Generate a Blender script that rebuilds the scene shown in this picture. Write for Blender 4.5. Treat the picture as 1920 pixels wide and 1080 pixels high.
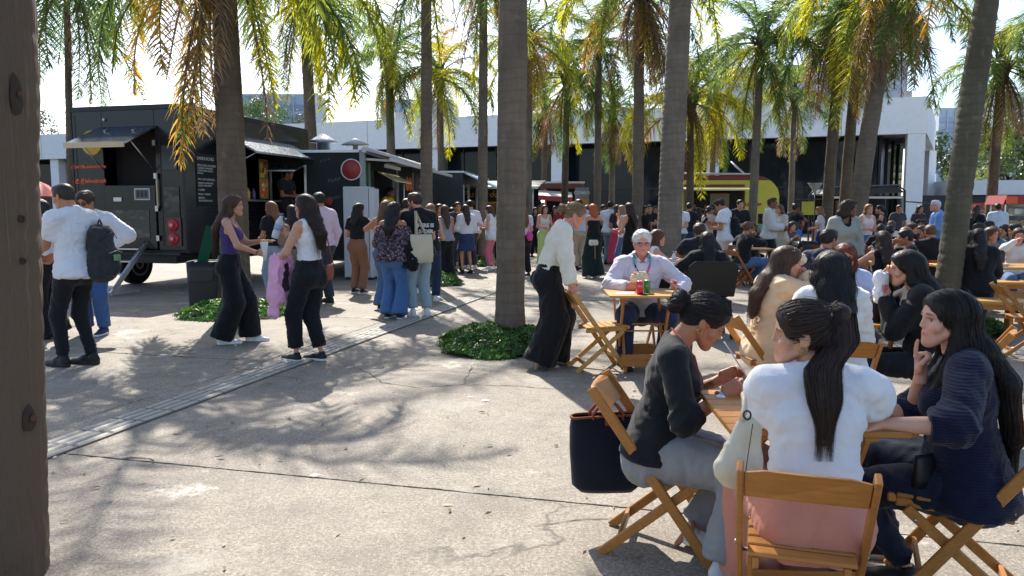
import bpy, bmesh, math, random, time
import numpy as np
from mathutils import Vector, Matrix, Euler
from mathutils.bvhtree import BVHTree
T0 = time.time()
random.seed(7); np.random.seed(7)
for o in list(bpy.data.objects): bpy.data.objects.remove(o)
SC = bpy.context.scene
COL = SC.collection
# ------------------------------------------------------------------ camera, sky, sun, exposure
FPX, CAMH, HZ = 1450.0, 1.5, 396.0          # focal length in photo pixels, eye height, horizon row
PITCH = math.atan((540 - HZ) / FPX)
cd = bpy.data.cameras.new('camera'); cam = bpy.data.objects.new('camera', cd); COL.objects.link(cam)
cam.location = (0, 0, CAMH); cam.rotation_euler = (math.pi / 2 - PITCH, 0, 0)
cd.sensor_width = 36.0; cd.lens = 36.0 * FPX / 1920.0; cd.clip_start = 0.05; cd.clip_end = 3000
SC.camera = cam
SUN_AZ = math.radians(-14.0)                 # measured from +Y (straight ahead) towards +X
SUN_EL = math.radians(44.0)
w = bpy.data.worlds.new('World'); SC.world = w; w.use_nodes = True
nt = w.node_tree; nt.nodes.clear()
out = nt.nodes.new('ShaderNodeOutputWorld'); bg = nt.nodes.new('ShaderNodeBackground'); sky = nt.nodes.new('ShaderNodeTexSky')
sky.sky_type = 'NISHITA'; sky.sun_disc = False; sky.sun_elevation = SUN_EL; sky.sun_rotation = SUN_AZ
sky.air_density = 1.0; sky.dust_density = 2.4; sky.ozone_density = 1.0; sky.altitude = 700
bg.inputs['Strength'].default_value = 0.145
nt.links.new(sky.outputs[0], bg.inputs[0]); nt.links.new(bg.outputs[0], out.inputs[0])
sl = bpy.data.lights.new('sun', 'SUN'); sl.energy = 4.6; sl.angle = math.radians(0.55); sl.color = (1.0, 0.945, 0.86)
so = bpy.data.objects.new('sun', sl); COL.objects.link(so)
_sd = Vector((math.sin(SUN_AZ) * math.cos(SUN_EL), math.cos(SUN_AZ) * math.cos(SUN_EL), math.sin(SUN_EL)))
so.rotation_euler = (-_sd).to_track_quat('-Z', 'Y').to_euler(); so.location = (0, 0, 30)
vs = SC.view_settings; vs.view_transform = 'Standard'; vs.look = 'None'; vs.exposure = 0.96; vs.gamma = 1.0; vs.use_curve_mapping = False
SC.render.engine = 'CYCLES'; SC.cycles.use_denoising = True
SC.cycles.max_bounces = 6; SC.cycles.diffuse_bounces = 3; SC.cycles.glossy_bounces = 3
SC.cycles.transmission_bounces = 4; SC.cycles.transparent_max_bounces = 8; SC.cycles.caustics_reflective = False; SC.cycles.caustics_refractive = False

# ------------------------------------------------------------------ pixel <-> world (photo pixels 1920x1080)
_cp, _sp = math.cos(PITCH), math.sin(PITCH)
def at(px, py, Y):
    a, b = (px - 960) / FPX, (540 - py) / FPX
    d = (a, _cp + b * _sp, -_sp + b * _cp); t = Y / d[1]
    return Vector((d[0] * t, Y, CAMH + d[2] * t))
def gp(px, py, z=0.0):
    a, b = (px - 960) / FPX, (540 - py) / FPX
    d = (a, _cp + b * _sp, -_sp + b * _cp); t = (z - CAMH) / d[2]
    return Vector((d[0] * t, d[1] * t, z))
def xat(px, Y): return (px - 960) / FPX * Y * (1.0) / (_cp) * _cp

# ------------------------------------------------------------------ object helpers
def tag(o, label=None, cat=None, group=None, kind=None):
    if label: o['label'] = label
    if cat: o['category'] = cat
    if group: o['group'] = group
    if kind: o['kind'] = kind
    return o
def link(o, parent=None):
    COL.objects.link(o)
    if parent: o.parent = parent
    return o
def empty(name, loc=(0, 0, 0), rz=0.0, label=None, cat=None, group=None, parent=None):
    o = bpy.data.objects.new(name, None); o.empty_display_size = 0.1
    o.location = loc; o.rotation_euler = (0, 0, rz); link(o, parent)
    return tag(o, label, cat, group)
def copy_tree(o, parent=None):
    c = o.copy(); COL.objects.link(c); c.parent = parent
    for ch in list(o.children): copy_tree(ch, c)
    return c
def set_mat(o, m, i=0):
    """object-level material so that meshes can be shared"""
    o.material_slots[i].link = 'OBJECT'; o.material_slots[i].material = m

class MB:
    """collects shapes, build() links them as one mesh object"""
    def __init__(s): s.v = []; s.f = []; s.m = []; s.sm = []
    def add(s, vs, fs, m=0, smooth=False):
        n = len(s.v); s.v += [tuple(x) for x in vs]
        for f in fs: s.f.append(tuple(i + n for i in f)); s.m.append(m); s.sm.append(smooth)
        return s
    def box(s, c, size, rz=0.0, m=0, M=None):
        hx, hy, hz = size[0] / 2, size[1] / 2, size[2] / 2
        pts = [Vector((x, y, z)) for z in (-hz, hz) for x, y in ((-hx, -hy), (hx, -hy), (hx, hy), (-hx, hy))]
        R = M if M is not None else Matrix.Rotation(rz, 3, 'Z')
        pts = [R @ p + Vector(c) for p in pts]
        return s.add(pts, [(3, 2, 1, 0), (4, 5, 6, 7), (0, 1, 5, 4), (1, 2, 6, 5), (2, 3, 7, 6), (3, 0, 4, 7)], m)
    def bbox(s, x0, x1, y0, y1, z0, z1, m=0): return s.box(((x0 + x1) / 2, (y0 + y1) / 2, (z0 + z1) / 2), (x1 - x0, y1 - y0, z1 - z0), m=m)
    def beam(s, a, b, w, h, up=(0, 0, 1), m=0):
        """rectangular bar from a to b; w across (side), h along 'up'"""
        a, b = Vector(a), Vector(b); d = (b - a).normalized(); side = d.cross(Vector(up))
        if side.length < 1e-4: side = d.cross(Vector((1, 0, 0)))
        side.normalize(); u = side.cross(d).normalized()
        pts = []
        for p in (a, b):
            for i, j in ((-1, -1), (1, -1), (1, 1), (-1, 1)): pts.append(p + side * (i * w / 2) + u * (j * h / 2))
        return s.add(pts, [(3, 2, 1, 0), (4, 5, 6, 7), (0, 1, 5, 4), (1, 2, 6, 5), (2, 3, 7, 6), (3, 0, 4, 7)], m)
    def tube(s, pts, r, n=8, m=0, caps=True, smooth=True):
        pts = [Vector(p) for p in pts]; k = len(pts)
        rr = r if isinstance(r, (list, tuple)) else [r] * k
        vs = []; prev = None
        for i, p in enumerate(pts):
            d = (pts[min(i + 1, k - 1)] - pts[max(i - 1, 0)]).normalized()
            if prev is None:
                side = d.cross(Vector((0, 0, 1)))
                if side.length < 1e-3: side = Vector((1, 0, 0))
            else: side = prev - d * prev.dot(d)
            side.normalize(); prev = side; u = d.cross(side)
            for j in range(n):
                t = 2 * math.pi * j / n; vs.append(p + (side * math.cos(t) + u * math.sin(t)) * rr[i])
        fs = [(i * n + j, i * n + (j + 1) % n, (i + 1) * n + (j + 1) % n, (i + 1) * n + j) for i in range(k - 1) for j in range(n)]
        s.add(vs, fs, m, smooth)
        if caps:
            b = len(s.v) - len(vs)
            s.f.append(tuple(b + j for j in reversed(range(n)))); s.m.append(m); s.sm.append(False)
            s.f.append(tuple(b + (k - 1) * n + j for j in range(n))); s.m.append(m); s.sm.append(False)
        return s
    def lathe(s, prof, c=(0, 0, 0), n=24, m=0, M=None, smooth=True):
        """prof: list of (r, z) about the z axis"""
        vs = []
        for r, z in prof:
            for j in range(n):
                t = 2 * math.pi * j / n; p = Vector((r * math.cos(t), r * math.sin(t), z))
                if M is not None: p = M @ p
                vs.append(p + Vector(c))
        k = len(prof)
        fs = [(i * n + j, i * n + (j + 1) % n, (i + 1) * n + (j + 1) % n, (i + 1) * n + j) for i in range(k - 1) for j in range(n)]
        s.add(vs, fs, m, smooth); b = len(s.v) - len(vs)
        s.f.append(tuple(b + j for j in reversed(range(n)))); s.m.append(m); s.sm.append(False)
        s.f.append(tuple(b + (k - 1) * n + j for j in range(n))); s.m.append(m); s.sm.append(False)
        return s
    def prism(s, poly, a, b, axis='y', m=0):
        """poly of 2d points; extruded from a to b along axis. axis y: poly in (x,z); x: (y,z); z: (x,y)"""
        def P(p, t): return {'y': (p[0], t, p[1]), 'x': (t, p[0], p[1]), 'z': (p[0], p[1], t)}[axis]
        n = len(poly); vs = [P(p, a) for p in poly] + [P(p, b) for p in poly]
        fs = [tuple(range(n)), tuple(reversed(range(n, 2 * n)))] + [(i, n + i, n + (i + 1) % n, (i + 1) % n) for i in range(n)]
        return s.add(vs, fs, m)
    def mesh(s, name):
        me = bpy.data.meshes.new(name); me.from_pydata(s.v, [], s.f)
        if s.m: me.polygons.foreach_set('material_index', s.m); me.polygons.foreach_set('use_smooth', s.sm)
        bm = bmesh.new(); bm.from_mesh(me); bmesh.ops.recalc_face_normals(bm, faces=bm.faces); bm.to_mesh(me); bm.free()
        me.update(); return me
    def build(s, name, mats, parent=None, bevel=0.0, loc=None, rz=0.0):
        me = s.mesh(name)
        if bevel > 0:
            bm = bmesh.new(); bm.from_mesh(me)
            es = [e for e in bm.edges if len(e.link_faces) == 2 and e.calc_face_angle(0) > 0.6]
            if es: bmesh.ops.bevel(bm, geom=es, offset=bevel, segments=1, affect='EDGES', clamp_overlap=True)
            bm.to_mesh(me); bm.free()
        for m in (mats if isinstance(mats, (list, tuple)) else [mats]): me.materials.append(m)
        o = bpy.data.objects.new(name, me); link(o, parent)
        if loc is not None: o.location = loc
        o.rotation_euler[2] = rz
        return o
def text_obj(body, name, size, mat, parent, M, extrude=0.002, align='CENTER', shear=0.0, bold=0.0, spacing=1.0):
    cu = bpy.data.curves.new(name, 'FONT'); cu.body = body; cu.size = size; cu.extrude = extrude; cu.align_x = align; cu.align_y = 'CENTER'
    cu.shear = shear; cu.offset = bold; cu.resolution_u = 2; cu.space_line = 1.0; cu.space_character = spacing
    t = bpy.data.objects.new('tmp_text', cu); me = bpy.data.meshes.new_from_object(t); bpy.data.objects.remove(t); me.name = name; me.materials.clear(); me.materials.append(mat)
    o = bpy.data.objects.new(name, me); link(o, parent); o.matrix_local = M
    return o
def frame(origin, right, up):
    """matrix whose local x = right, y = up, z = towards the reader"""
    r = Vector(right).normalized(); u = Vector(up).normalized(); n = r.cross(u)
    M = Matrix((r, u, n)).transposed().to_4x4(); M.translation = Vector(origin); return M

# ------------------------------------------------------------------ numpy noise
_H = np.random.RandomState(3).rand(64, 64, 64).astype(np.float32)
def vnoise(P):
    """value noise 0..1 on (N,3)"""
    i = np.floor(P).astype(np.int64); f = (P - i).astype(np.float32); f = f * f * (3 - 2 * f)
    i &= 63; j = (i + 1) & 63
    x0, y0, z0 = i.T; x1, y1, z1 = j.T; fx, fy, fz = f.T
    a = _H[x0, y0, z0] * (1 - fx) + _H[x1, y0, z0] * fx; b = _H[x0, y1, z0] * (1 - fx) + _H[x1, y1, z0] * fx
    c = _H[x0, y0, z1] * (1 - fx) + _H[x1, y0, z1] * fx; d = _H[x0, y1, z1] * (1 - fx) + _H[x1, y1, z1] * fx
    return (a * (1 - fy) + b * fy) * (1 - fz) + (c * (1 - fy) + d * fy) * fz
def fbm(P, o=3):
    s = 0; a = 1; t = 0
    for k in range(o): s = s + a * vnoise(P * (2 ** k) + 17.3 * k); t += a; a *= .5
    return s / t

# ------------------------------------------------------------------ materials
def srgb(*c):
    if len(c) == 1: c = c[0]
    f = lambda v: (v / 255) / 12.92 if v / 255 <= .04045 else (((v / 255) + .055) / 1.055) ** 2.4
    return tuple(f(v) for v in c)
class NT:
    def __init__(s, name):
        s.mat = bpy.data.materials.new(name); s.mat.use_nodes = True; s.t = s.mat.node_tree; s.t.nodes.clear()
        s.out = s.n('ShaderNodeOutputMaterial')
    def n(s, typ, **kw):
        x = s.t.nodes.new(typ)
        for k, v in kw.items():
            if k.startswith('_'): x.inputs[k[1:]].default_value = v
            else: setattr(x, k, v)
        return x
    def l(s, a, b): s.t.links.new(a, b); return s
    def coords(s, scale=(1, 1, 1), kind='Object'):
        tc = s.n('ShaderNodeTexCoord'); mp = s.n('ShaderNodeMapping'); mp.inputs['Scale'].default_value = scale
        s.l(tc.outputs[kind], mp.inputs[0]); return mp.outputs[0]
    def noise(s, vec, scale, detail=4, rough=.55):
        x = s.n('ShaderNodeTexNoise'); x.inputs['Scale'].default_value = scale; x.inputs['Detail'].default_value = detail; x.inputs['Roughness'].default_value = rough
        if vec is not None: s.l(vec, x.inputs['Vector'])
        return x.outputs['Fac']
    def ramp(s, fac, stops):
        x = s.n('ShaderNodeValToRGB'); e = x.color_ramp.elements
        while len(e) > 1: e.remove(e[-1])
        e[0].position = stops[0][0]; e[0].color = tuple(stops[0][1]) + (1,) if len(stops[0][1]) == 3 else stops[0][1]
        for p, c in stops[1:]:
            k = e.new(p); k.color = tuple(c) + (1,) if len(c) == 3 else c
        s.l(fac, x.inputs[0]); return x.outputs[0]
    def mix(s, fac, a, b, blend='MIX'):
        x = s.n('ShaderNodeMix', data_type='RGBA', blend_type=blend)
        for k, v in ((0, fac), (6, a), (7, b)):
            if hasattr(v, 'is_linked') or hasattr(v, 'links'): s.l(v, x.inputs[k])
            else: x.inputs[k].default_value = v if k == 0 else (tuple(v) + (1,) if len(v) == 3 else v)
        return x.outputs[2]
    def math(s, op, a, b=0.0):
        x = s.n('ShaderNodeMath', operation=op)
        for k, v in ((0, a), (1, b)):
            if hasattr(v, 'links'): s.l(v, x.inputs[k])
            else: x.inputs[k].default_value = v
        return x.outputs[0]
    def bsdf(s, color, rough=.6, metal=0.0, spec=.5, bump=None, bstr=.3, bdist=.01, **kw):
        b = s.n('ShaderNodeBsdfPrincipled')
        if hasattr(color, 'links'): s.l(color, b.inputs['Base Color'])
        else: b.inputs['Base Color'].default_value = tuple(color) + (1,)
        if hasattr(rough, 'links'): s.l(rough, b.inputs['Roughness'])
        else: b.inputs['Roughness'].default_value = rough
        b.inputs['Metallic'].default_value = metal; b.inputs['Specular IOR Level'].default_value = spec
        for k, v in kw.items(): b.inputs[k].default_value = v
        if bump is not None:
            bp = s.n('ShaderNodeBump'); bp.inputs['Strength'].default_value = bstr; bp.inputs['Distance'].default_value = bdist
            s.l(bump, bp.inputs['Height']); s.l(bp.outputs[0], b.inputs['Normal'])
        s.l(b.outputs[0], s.out.inputs[0]); s.b = b
        return s
_MC = {}
def memo(fn):
    def g(*a, **k):
        key = (fn.__name__, a, tuple(sorted(k.items())))
        if key not in _MC: _MC[key] = fn(*a, **k)
        return _MC[key]
    return g
def mulc(c, k): return tuple(min(1, x * k) for x in c)
@memo
def paint(c, rough=.35, metal=0.0, spec=.5, dirt=.25, name='paint'):
    t = NT(name); v = t.coords()
    n = t.noise(v, 3.0, 5); n2 = t.noise(v, 40, 3)
    col = t.mix(t.math('MULTIPLY', t.ramp(n, [(.45, (0, 0, 0)), (.75, (1, 1, 1))]), dirt), c, mulc(c, .62))
    r = t.math('ADD', t.math('MULTIPLY', n2, .14), rough - .05)
    return t.bsdf(col, r, metal, spec, bump=n2, bstr=.05, bdist=.002).mat
@memo
def plain(c, rough=.6, metal=0.0, spec=.4, name='plain'):
    t = NT(name); v = t.coords(); n = t.noise(v, 25, 4)
    return t.bsdf(t.mix(n, mulc(c, .86), mulc(c, 1.1)), rough, metal, spec, bump=n, bstr=.08, bdist=.003).mat
@memo
def metal(c=(.55, .56, .58), rough=.32, name='metal'):
    t = NT(name); v = t.coords((1, 1, 8)); n = t.noise(v, 12, 4)
    return t.bsdf(t.mix(n, mulc(c, .75), c), t.math('ADD', t.math('MULTIPLY', n, .25), rough - .1), .9, .5).mat
@memo
def glass_dark(c=(.01, .012, .015), rough=.06, name='glass_dark', wav=.0, spec=.6):
    t = NT(name); v = t.coords(); n = t.noise(v, 1.3, 3)
    return t.bsdf(c, rough, 0, spec, bump=n, bstr=wav, bdist=.05).mat
@memo
def glass_clear(name='glass_clear'):
    t = NT(name); a = t.n('ShaderNodeBsdfTransparent'); a.inputs[0].default_value = (.93, .96, .95, 1)
    g = t.n('ShaderNodeBsdfGlossy'); g.inputs['Roughness'].default_value = .03; fr = t.n('ShaderNodeFresnel'); fr.inputs[0].default_value = 1.4
    mx = t.n('ShaderNodeMixShader'); t.l(fr.outputs[0], mx.inputs[0]); t.l(a.outputs[0], mx.inputs[1]); t.l(g.outputs[0], mx.inputs[2]); t.l(mx.outputs[0], t.out.inputs[0])
    return t.mat
@memo
def emit(c, st, name='lamp_glow'):
    t = NT(name); e = t.n('ShaderNodeEmission'); e.inputs[0].default_value = tuple(c) + (1,); e.inputs[1].default_value = st
    t.l(e.outputs[0], t.out.inputs[0]); return t.mat
@memo
def cloth(c, kind='plain', name='cloth'):
    t = NT(name); v = t.coords()
    n = t.noise(v, 6, 4); f = t.noise(v, 180, 2)
    col = t.mix(n, mulc(c, .8), mulc(c, 1.12))
    h = f
    if kind == 'denim':
        f2 = t.noise(t.coords((1, 1, .25)), 60, 3); col = t.mix(t.math('MULTIPLY', f2, .7), mulc(c, .72), mulc(c, 1.45))
    elif kind == 'print':
        vo = t.n('ShaderNodeTexVoronoi'); vo.inputs['Scale'].default_value = 26; t.l(v, vo.inputs['Vector'])
        m2 = t.ramp(t.noise(v, 22, 3), [(.50, (0, 0, 0)), (.56, (1, 1, 1))]); m3 = t.ramp(t.noise(v, 35, 2), [(.56, (0, 0, 0)), (.62, (1, 1, 1))])
        col = t.mix(m2, c, srgb(92, 78, 96)); col = t.mix(m3, col, srgb(150, 120, 110))
    elif kind == 'knit':
        wv = t.n('ShaderNodeTexWave', bands_direction='Z'); wv.inputs['Scale'].default_value = 32; wv.inputs['Distortion'].default_value = 3; t.l(v, wv.inputs['Vector'])
        h = t.math('ADD', wv.outputs['Fac'], f); col = t.mix(wv.outputs['Fac'], mulc(c, .55), mulc(c, 1.25))
    rg = t.n('ShaderNodeTexNoise', noise_type='RIDGED_MULTIFRACTAL'); rg.inputs['Scale'].default_value = 7.5; rg.inputs['Detail'].default_value = 2; rg.inputs['Distortion'].default_value = .7; t.l(t.coords((1, 1, .75)), rg.inputs['Vector'])
    h = t.math('ADD', t.math('MULTIPLY', h, .12), t.math('MULTIPLY', rg.outputs['Fac'], .5))
    t.bsdf(col, .85, 0, .25, bump=h, bstr=.55, bdist=.02)
    t.b.inputs['Sheen Weight'].default_value = .12; t.b.inputs['Sheen Roughness'].default_value = .5
    return t.mat
@memo
def wood(c=srgb(196, 132, 66), name='wood'):
    t = NT(name); v = t.coords((1, 1, 1)); 
    rnd = t.n('ShaderNodeObjectInfo'); g = t.n('ShaderNodeTexNoise'); g.noise_dimensions = '4D'
    mp = t.coords((26, 26, 26)); t.l(mp, g.inputs['Vector']); t.l(rnd.outputs['Random'], g.inputs['W']); g.inputs['Scale'].default_value = 1.0; g.inputs['Detail'].default_value = 3
    st = t.n('ShaderNodeTexNoise'); t.l(t.coords((3, 60, 60)), st.inputs['Vector']); st.inputs['Scale'].default_value = 1; st.inputs['Detail'].default_value = 4; st.inputs['Distortion'].default_value = .6
    col = t.mix(st.outputs['Fac'], mulc(c, .55), mulc(c, 1.2)); col = t.mix(t.math('MULTIPLY', g.outputs['Fac'], .35), col, mulc(c, .6))
    vr = t.math('ADD', t.math('MULTIPLY', rnd.outputs['Random'], .35), .8); hs = t.n('ShaderNodeHueSaturation'); t.l(vr, hs.inputs['Value']); t.l(col, hs.inputs['Color'])
    return t.bsdf(hs.outputs[0], .38, 0, .4, bump=st.outputs['Fac'], bstr=.12, bdist=.002).mat
@memo
def concrete():
    t = NT('concrete'); v = t.coords(kind='Generated') if False else None
    tc = t.n('ShaderNodeNewGeometry'); P = tc.outputs['Position']
    big = t.noise(P, .35, 5, .6); mid = t.noise(P, 2.2, 6, .65); fine = t.noise(P, 55, 3, .6); spk = t.noise(P, 130, 2, .5)
    base = t.mix(big, srgb(146, 136, 122), srgb(172, 162, 147))
    base = t.mix(t.math('MULTIPLY', t.ramp(mid, [(.36, (1, 1, 1)), (.56, (0, 0, 0))]), .6), base, srgb(118, 110, 100))
    worn = t.ramp(t.noise(P, 1.15, 8, .72), [(.56, (0, 0, 0)), (.62, (1, 1, 1))])
    worn2 = t.math('MULTIPLY', worn, t.ramp(fine, [(.40, (0, 0, 0)), (.58, (1, 1, 1))]))
    base = t.mix(t.math('MULTIPLY', worn2, .75), base, srgb(208, 202, 190))
    base = t.mix(t.math('MULTIPLY', t.ramp(fine, [(.35, (0, 0, 0)), (.64, (1, 1, 1))]), .75), base, srgb(98, 90, 79)); f3 = t.noise(P, 20, 4, .7); base = t.mix(t.math('MULTIPLY', t.ramp(f3, [(.5, (0, 0, 0)), (.62, (1, 1, 1))]), .35), base, srgb(112, 104, 93))
    base = t.mix(t.ramp(spk, [(.63, (0, 0, 0)), (.72, (1, 1, 1))]), base, srgb(208, 200, 186))
    base = t.mix(t.ramp(spk, [(.26, (1, 1, 1)), (.35, (0, 0, 0))]), base, srgb(72, 67, 61))
    vo = t.n('ShaderNodeTexVoronoi', feature='DISTANCE_TO_EDGE'); vo.inputs['Scale'].default_value = .16
    dist = t.n('ShaderNodeMix', data_type='VECTOR'); dist.inputs[0].default_value = .16
    nz = t.n('ShaderNodeTexNoise'); nz.inputs['Scale'].default_value = 1.6; nz.inputs['Detail'].default_value = 6; t.l(P, nz.inputs['Vector'])
    t.l(P, dist.inputs[4]); vm = t.n('ShaderNodeVectorMath', operation='MULTIPLY_ADD'); t.l(nz.outputs['Color'], vm.inputs[0]); vm.inputs[1].default_value = (1.3, 1.3, 1.3); t.l(P, vm.inputs[2])
    t.l(vm.outputs[0], vo.inputs['Vector'])
    crk = t.ramp(vo.outputs['Distance'], [(.0015, (1, 1, 1)), (.004, (0, 0, 0))])
    base = t.mix(t.math('MULTIPLY', t.math('MULTIPLY', crk, t.ramp(t.noise(P, .5, 2), [(.45, (0, 0, 0)), (.55, (1, 1, 1))])), .75), base, srgb(62, 57, 50))
    h = t.math('ADD', t.math('MULTIPLY', mid, .5), t.math('ADD', t.math('MULTIPLY', fine, .35), t.math('MULTIPLY', spk, .25)))
    f4 = t.noise(P, 8, 6, .75); base = t.mix(t.ramp(f4, [(.38, (.62, .62, .62)), (.5, (1, 1, 1)), (.66, (1, 1, 1)), (.74, (1.12, 1.12, 1.12))]), (0, 0, 0), base) if False else t.mix(t.math('MULTIPLY', t.ramp(f4, [(.34, (1, 1, 1)), (.5, (0, 0, 0))]), .5), base, srgb(108, 99, 88)); base = t.mix(t.math('MULTIPLY', t.ramp(t.noise(P, .9, 7, .7), [(.6, (0, 0, 0)), (.66, (1, 1, 1))]), t.math('MULTIPLY', t.ramp(f4, [(.42, (0, 0, 0)), (.6, (1, 1, 1))]), .8)), base, srgb(214, 208, 196))
    vg = t.n('ShaderNodeTexVoronoi'); vg.inputs['Scale'].default_value = 2.3; vg.inputs['Randomness'].default_value = 1; t.l(P, vg.inputs['Vector']); base = t.mix(t.math('MULTIPLY', t.ramp(vg.outputs['Distance'], [(.045, (1, 1, 1)), (.065, (0, 0, 0))]), t.math('MULTIPLY', t.ramp(t.noise(P, 3.1, 2), [(.5, (0, 0, 0)), (.56, (1, 1, 1))]), .6)), base, srgb(74, 69, 63))
    return t.bsdf(base, .78, 0, .35, bump=h, bstr=.6, bdist=.012).mat
@memo
def bark(c=srgb(118, 106, 92), green=.0, ring=1.0, name='bark', fib=0):
    t = NT(name); v = t.coords(); 
    vert = t.noise(t.coords((22, 22, 1.6)), 1.0, 5, .65); blot = t.noise(v, 2.6, 5, .6); fine = t.noise(t.coords((60, 60, 14)), 1.0, 3)
    col = t.mix(vert, mulc(c, .55), mulc(c, 1.15)); col = t.mix(t.math('MULTIPLY', t.ramp(blot, [(.42, (0, 0, 0)), (.62, (1, 1, 1))]), .6), col, mulc(c, .5))
    if fib: col = t.mix(t.math('MULTIPLY', t.ramp(t.noise(v, 3.5, 6, .7), [(.5, (0, 0, 0)), (.6, (1, 1, 1))]), .55), col, srgb(84, 76, 58))
    col = t.mix(t.math('MULTIPLY', t.ramp(t.noise(v, 7, 5), [(.60, (0, 0, 0)), (.70, (1, 1, 1))]), .2), col, srgb(165, 160, 148))
    if green: col = t.mix(t.math('MULTIPLY', t.noise(v, 1.5, 3), green), col, srgb(86, 92, 58))
    wv = t.n('ShaderNodeTexWave', bands_direction='Z'); wv.inputs['Scale'].default_value = 2.6; wv.inputs['Distortion'].default_value = 4.5; wv.inputs['Detail'].default_value = 3; t.l(t.coords((.35, .35, 1)), wv.inputs['Vector'])
    if not fib: col = t.mix(t.math('MULTIPLY', t.ramp(wv.outputs['Fac'], [(.0, (1, 1, 1)), (.22, (0, 0, 0))]), .25), col, mulc(c, .42))
    h = t.math('ADD', vert, t.math('MULTIPLY', fine, .5))
    if fib:
        f2 = t.n('ShaderNodeTexNoise', noise_type='RIDGED_MULTIFRACTAL'); f2.inputs['Scale'].default_value = 1.0; f2.inputs['Detail'].default_value = 4; f2.inputs['Distortion'].default_value = .5; t.l(t.coords((34, 34, 1.1)), f2.inputs['Vector']); h = t.math('ADD', h, f2.outputs['Fac']); col = t.mix(t.ramp(f2.outputs['Fac'], [(.1, (0, 0, 0)), (.6, (1, 1, 1))]), mulc(c, .5), col)
    return t.bsdf(col, .88, 0, .2, bump=h, bstr=.9 if fib else .7, bdist=.02).mat
@memo
def leaf(c, trans=.5, var=.35, name='leaf'):
    t = NT(name); g = t.n('ShaderNodeNewGeometry'); oi = t.n('ShaderNodeObjectInfo')
    r = t.math('ADD', t.math('MULTIPLY', g.outputs['Random Per Island'], .65), t.math('MULTIPLY', oi.outputs['Random'], .35))
    col = t.mix(r, mulc(c, 1 - var), tuple(min(1, x * (1 + var) + .01) for x in c))
    b = t.n('ShaderNodeBsdfPrincipled'); t.l(col, b.inputs['Base Color']); b.inputs['Roughness'].default_value = .42; b.inputs['Specular IOR Level'].default_value = .4
    tr = t.n('ShaderNodeBsdfTranslucent'); hs = t.n('ShaderNodeHueSaturation'); hs.inputs['Value'].default_value = 2.2; hs.inputs['Saturation'].default_value = 1.12; hs.inputs['Hue'].default_value = .498; t.l(col, hs.inputs['Color']); t.l(hs.outputs[0], tr.inputs[0])
    mx = t.n('ShaderNodeMixShader'); mx.inputs[0].default_value = trans; t.l(b.outputs[0], mx.inputs[1]); t.l(tr.outputs[0], mx.inputs[2]); t.l(mx.outputs[0], t.out.inputs[0])
    return t.mat
# ================================================================== GROUND
U = Vector((.967, -.254, 0)).normalized(); Vv = Vector((.254, .967, 0)).normalized()
def uv(u, v, z=0.0): return U * u + Vv * v + Vector((0, 0, z))
MCON = concrete()
gm = MB(); gm.add([(-900, -200, -.03), (900, -200, -.03), (900, 1500, -.03), (-900, 1500, -.03)], [(0, 1, 2, 3)])
t = NT('ground_soil'); g_ = t.n('ShaderNodeNewGeometry'); n_ = t.noise(g_.outputs['Position'], 1.5, 5)
ground = gm.build('ground', t.bsdf(t.mix(n_, srgb(58, 53, 46), srgb(92, 86, 76)), .9, bump=n_).mat); tag(ground, kind='structure')
pav = empty('pavement'); tag(pav, kind='structure')
def jag(a, b, n, amp, rs):
    out = []
    for i in range(n):
        t = i / n; p = a.lerp(b, t); d = (b - a).normalized(); nn = Vector((-d.y, d.x, 0))
        out.append(p + nn * (amp * (rs.rand() - .5) * 2 * (1 if rs.rand() > .08 else 3.0)) * (1 if 0 < i else 0))
    return out
vlines = [-5.2, -2.2, .8, 3.82, 6.78, 9.9, 12.9, 16, 19, 22, 25, 28, 31, 34, 38, 42, 47, 54]
ulines = [-40, -34, -28, -22, -16, -10.2, -4.36, 1.65 + .35, 8.0, 14.2, 20.4, 26.6, 33, 40]
rs = np.random.RandomState(11)
for i in range(len(ulines) - 1):
    for j in range(len(vlines) - 1):
        near = vlines[j] < 14 and -12 < ulines[i] < 14
        gpw = .008 if near else .012
        vg0, vg1 = (.017, .017)
        c = [uv(ulines[i] + gpw / 2, vlines[j] + vg0 / 2), uv(ulines[i + 1] - gpw / 2, vlines[j] + vg0 / 2), uv(ulines[i + 1] - gpw / 2, vlines[j + 1] - vg1 / 2), uv(ulines[i] + gpw / 2, vlines[j + 1] - vg1 / 2)]
        if max(p.y for p in c) < .3: continue
        poly = []
        for k in range(4):
            ln = (c[(k + 1) % 4] - c[k]).length
            poly += jag(c[k], c[(k + 1) % 4], int(ln / (.05 if near else .8)) + 1, .0035 if near else .003, rs)
        z = rs.uniform(-.003, .003)
        b = MB(); n = len(poly); b.add([(p.x, p.y, z) for p in poly] + [(p.x, p.y, -.028) for p in poly], [tuple(range(n))] + [(q, n + q, n + (q + 1) % n, (q + 1) % n) for q in range(n)])
        b.build('slab', MCON, pav)
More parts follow.
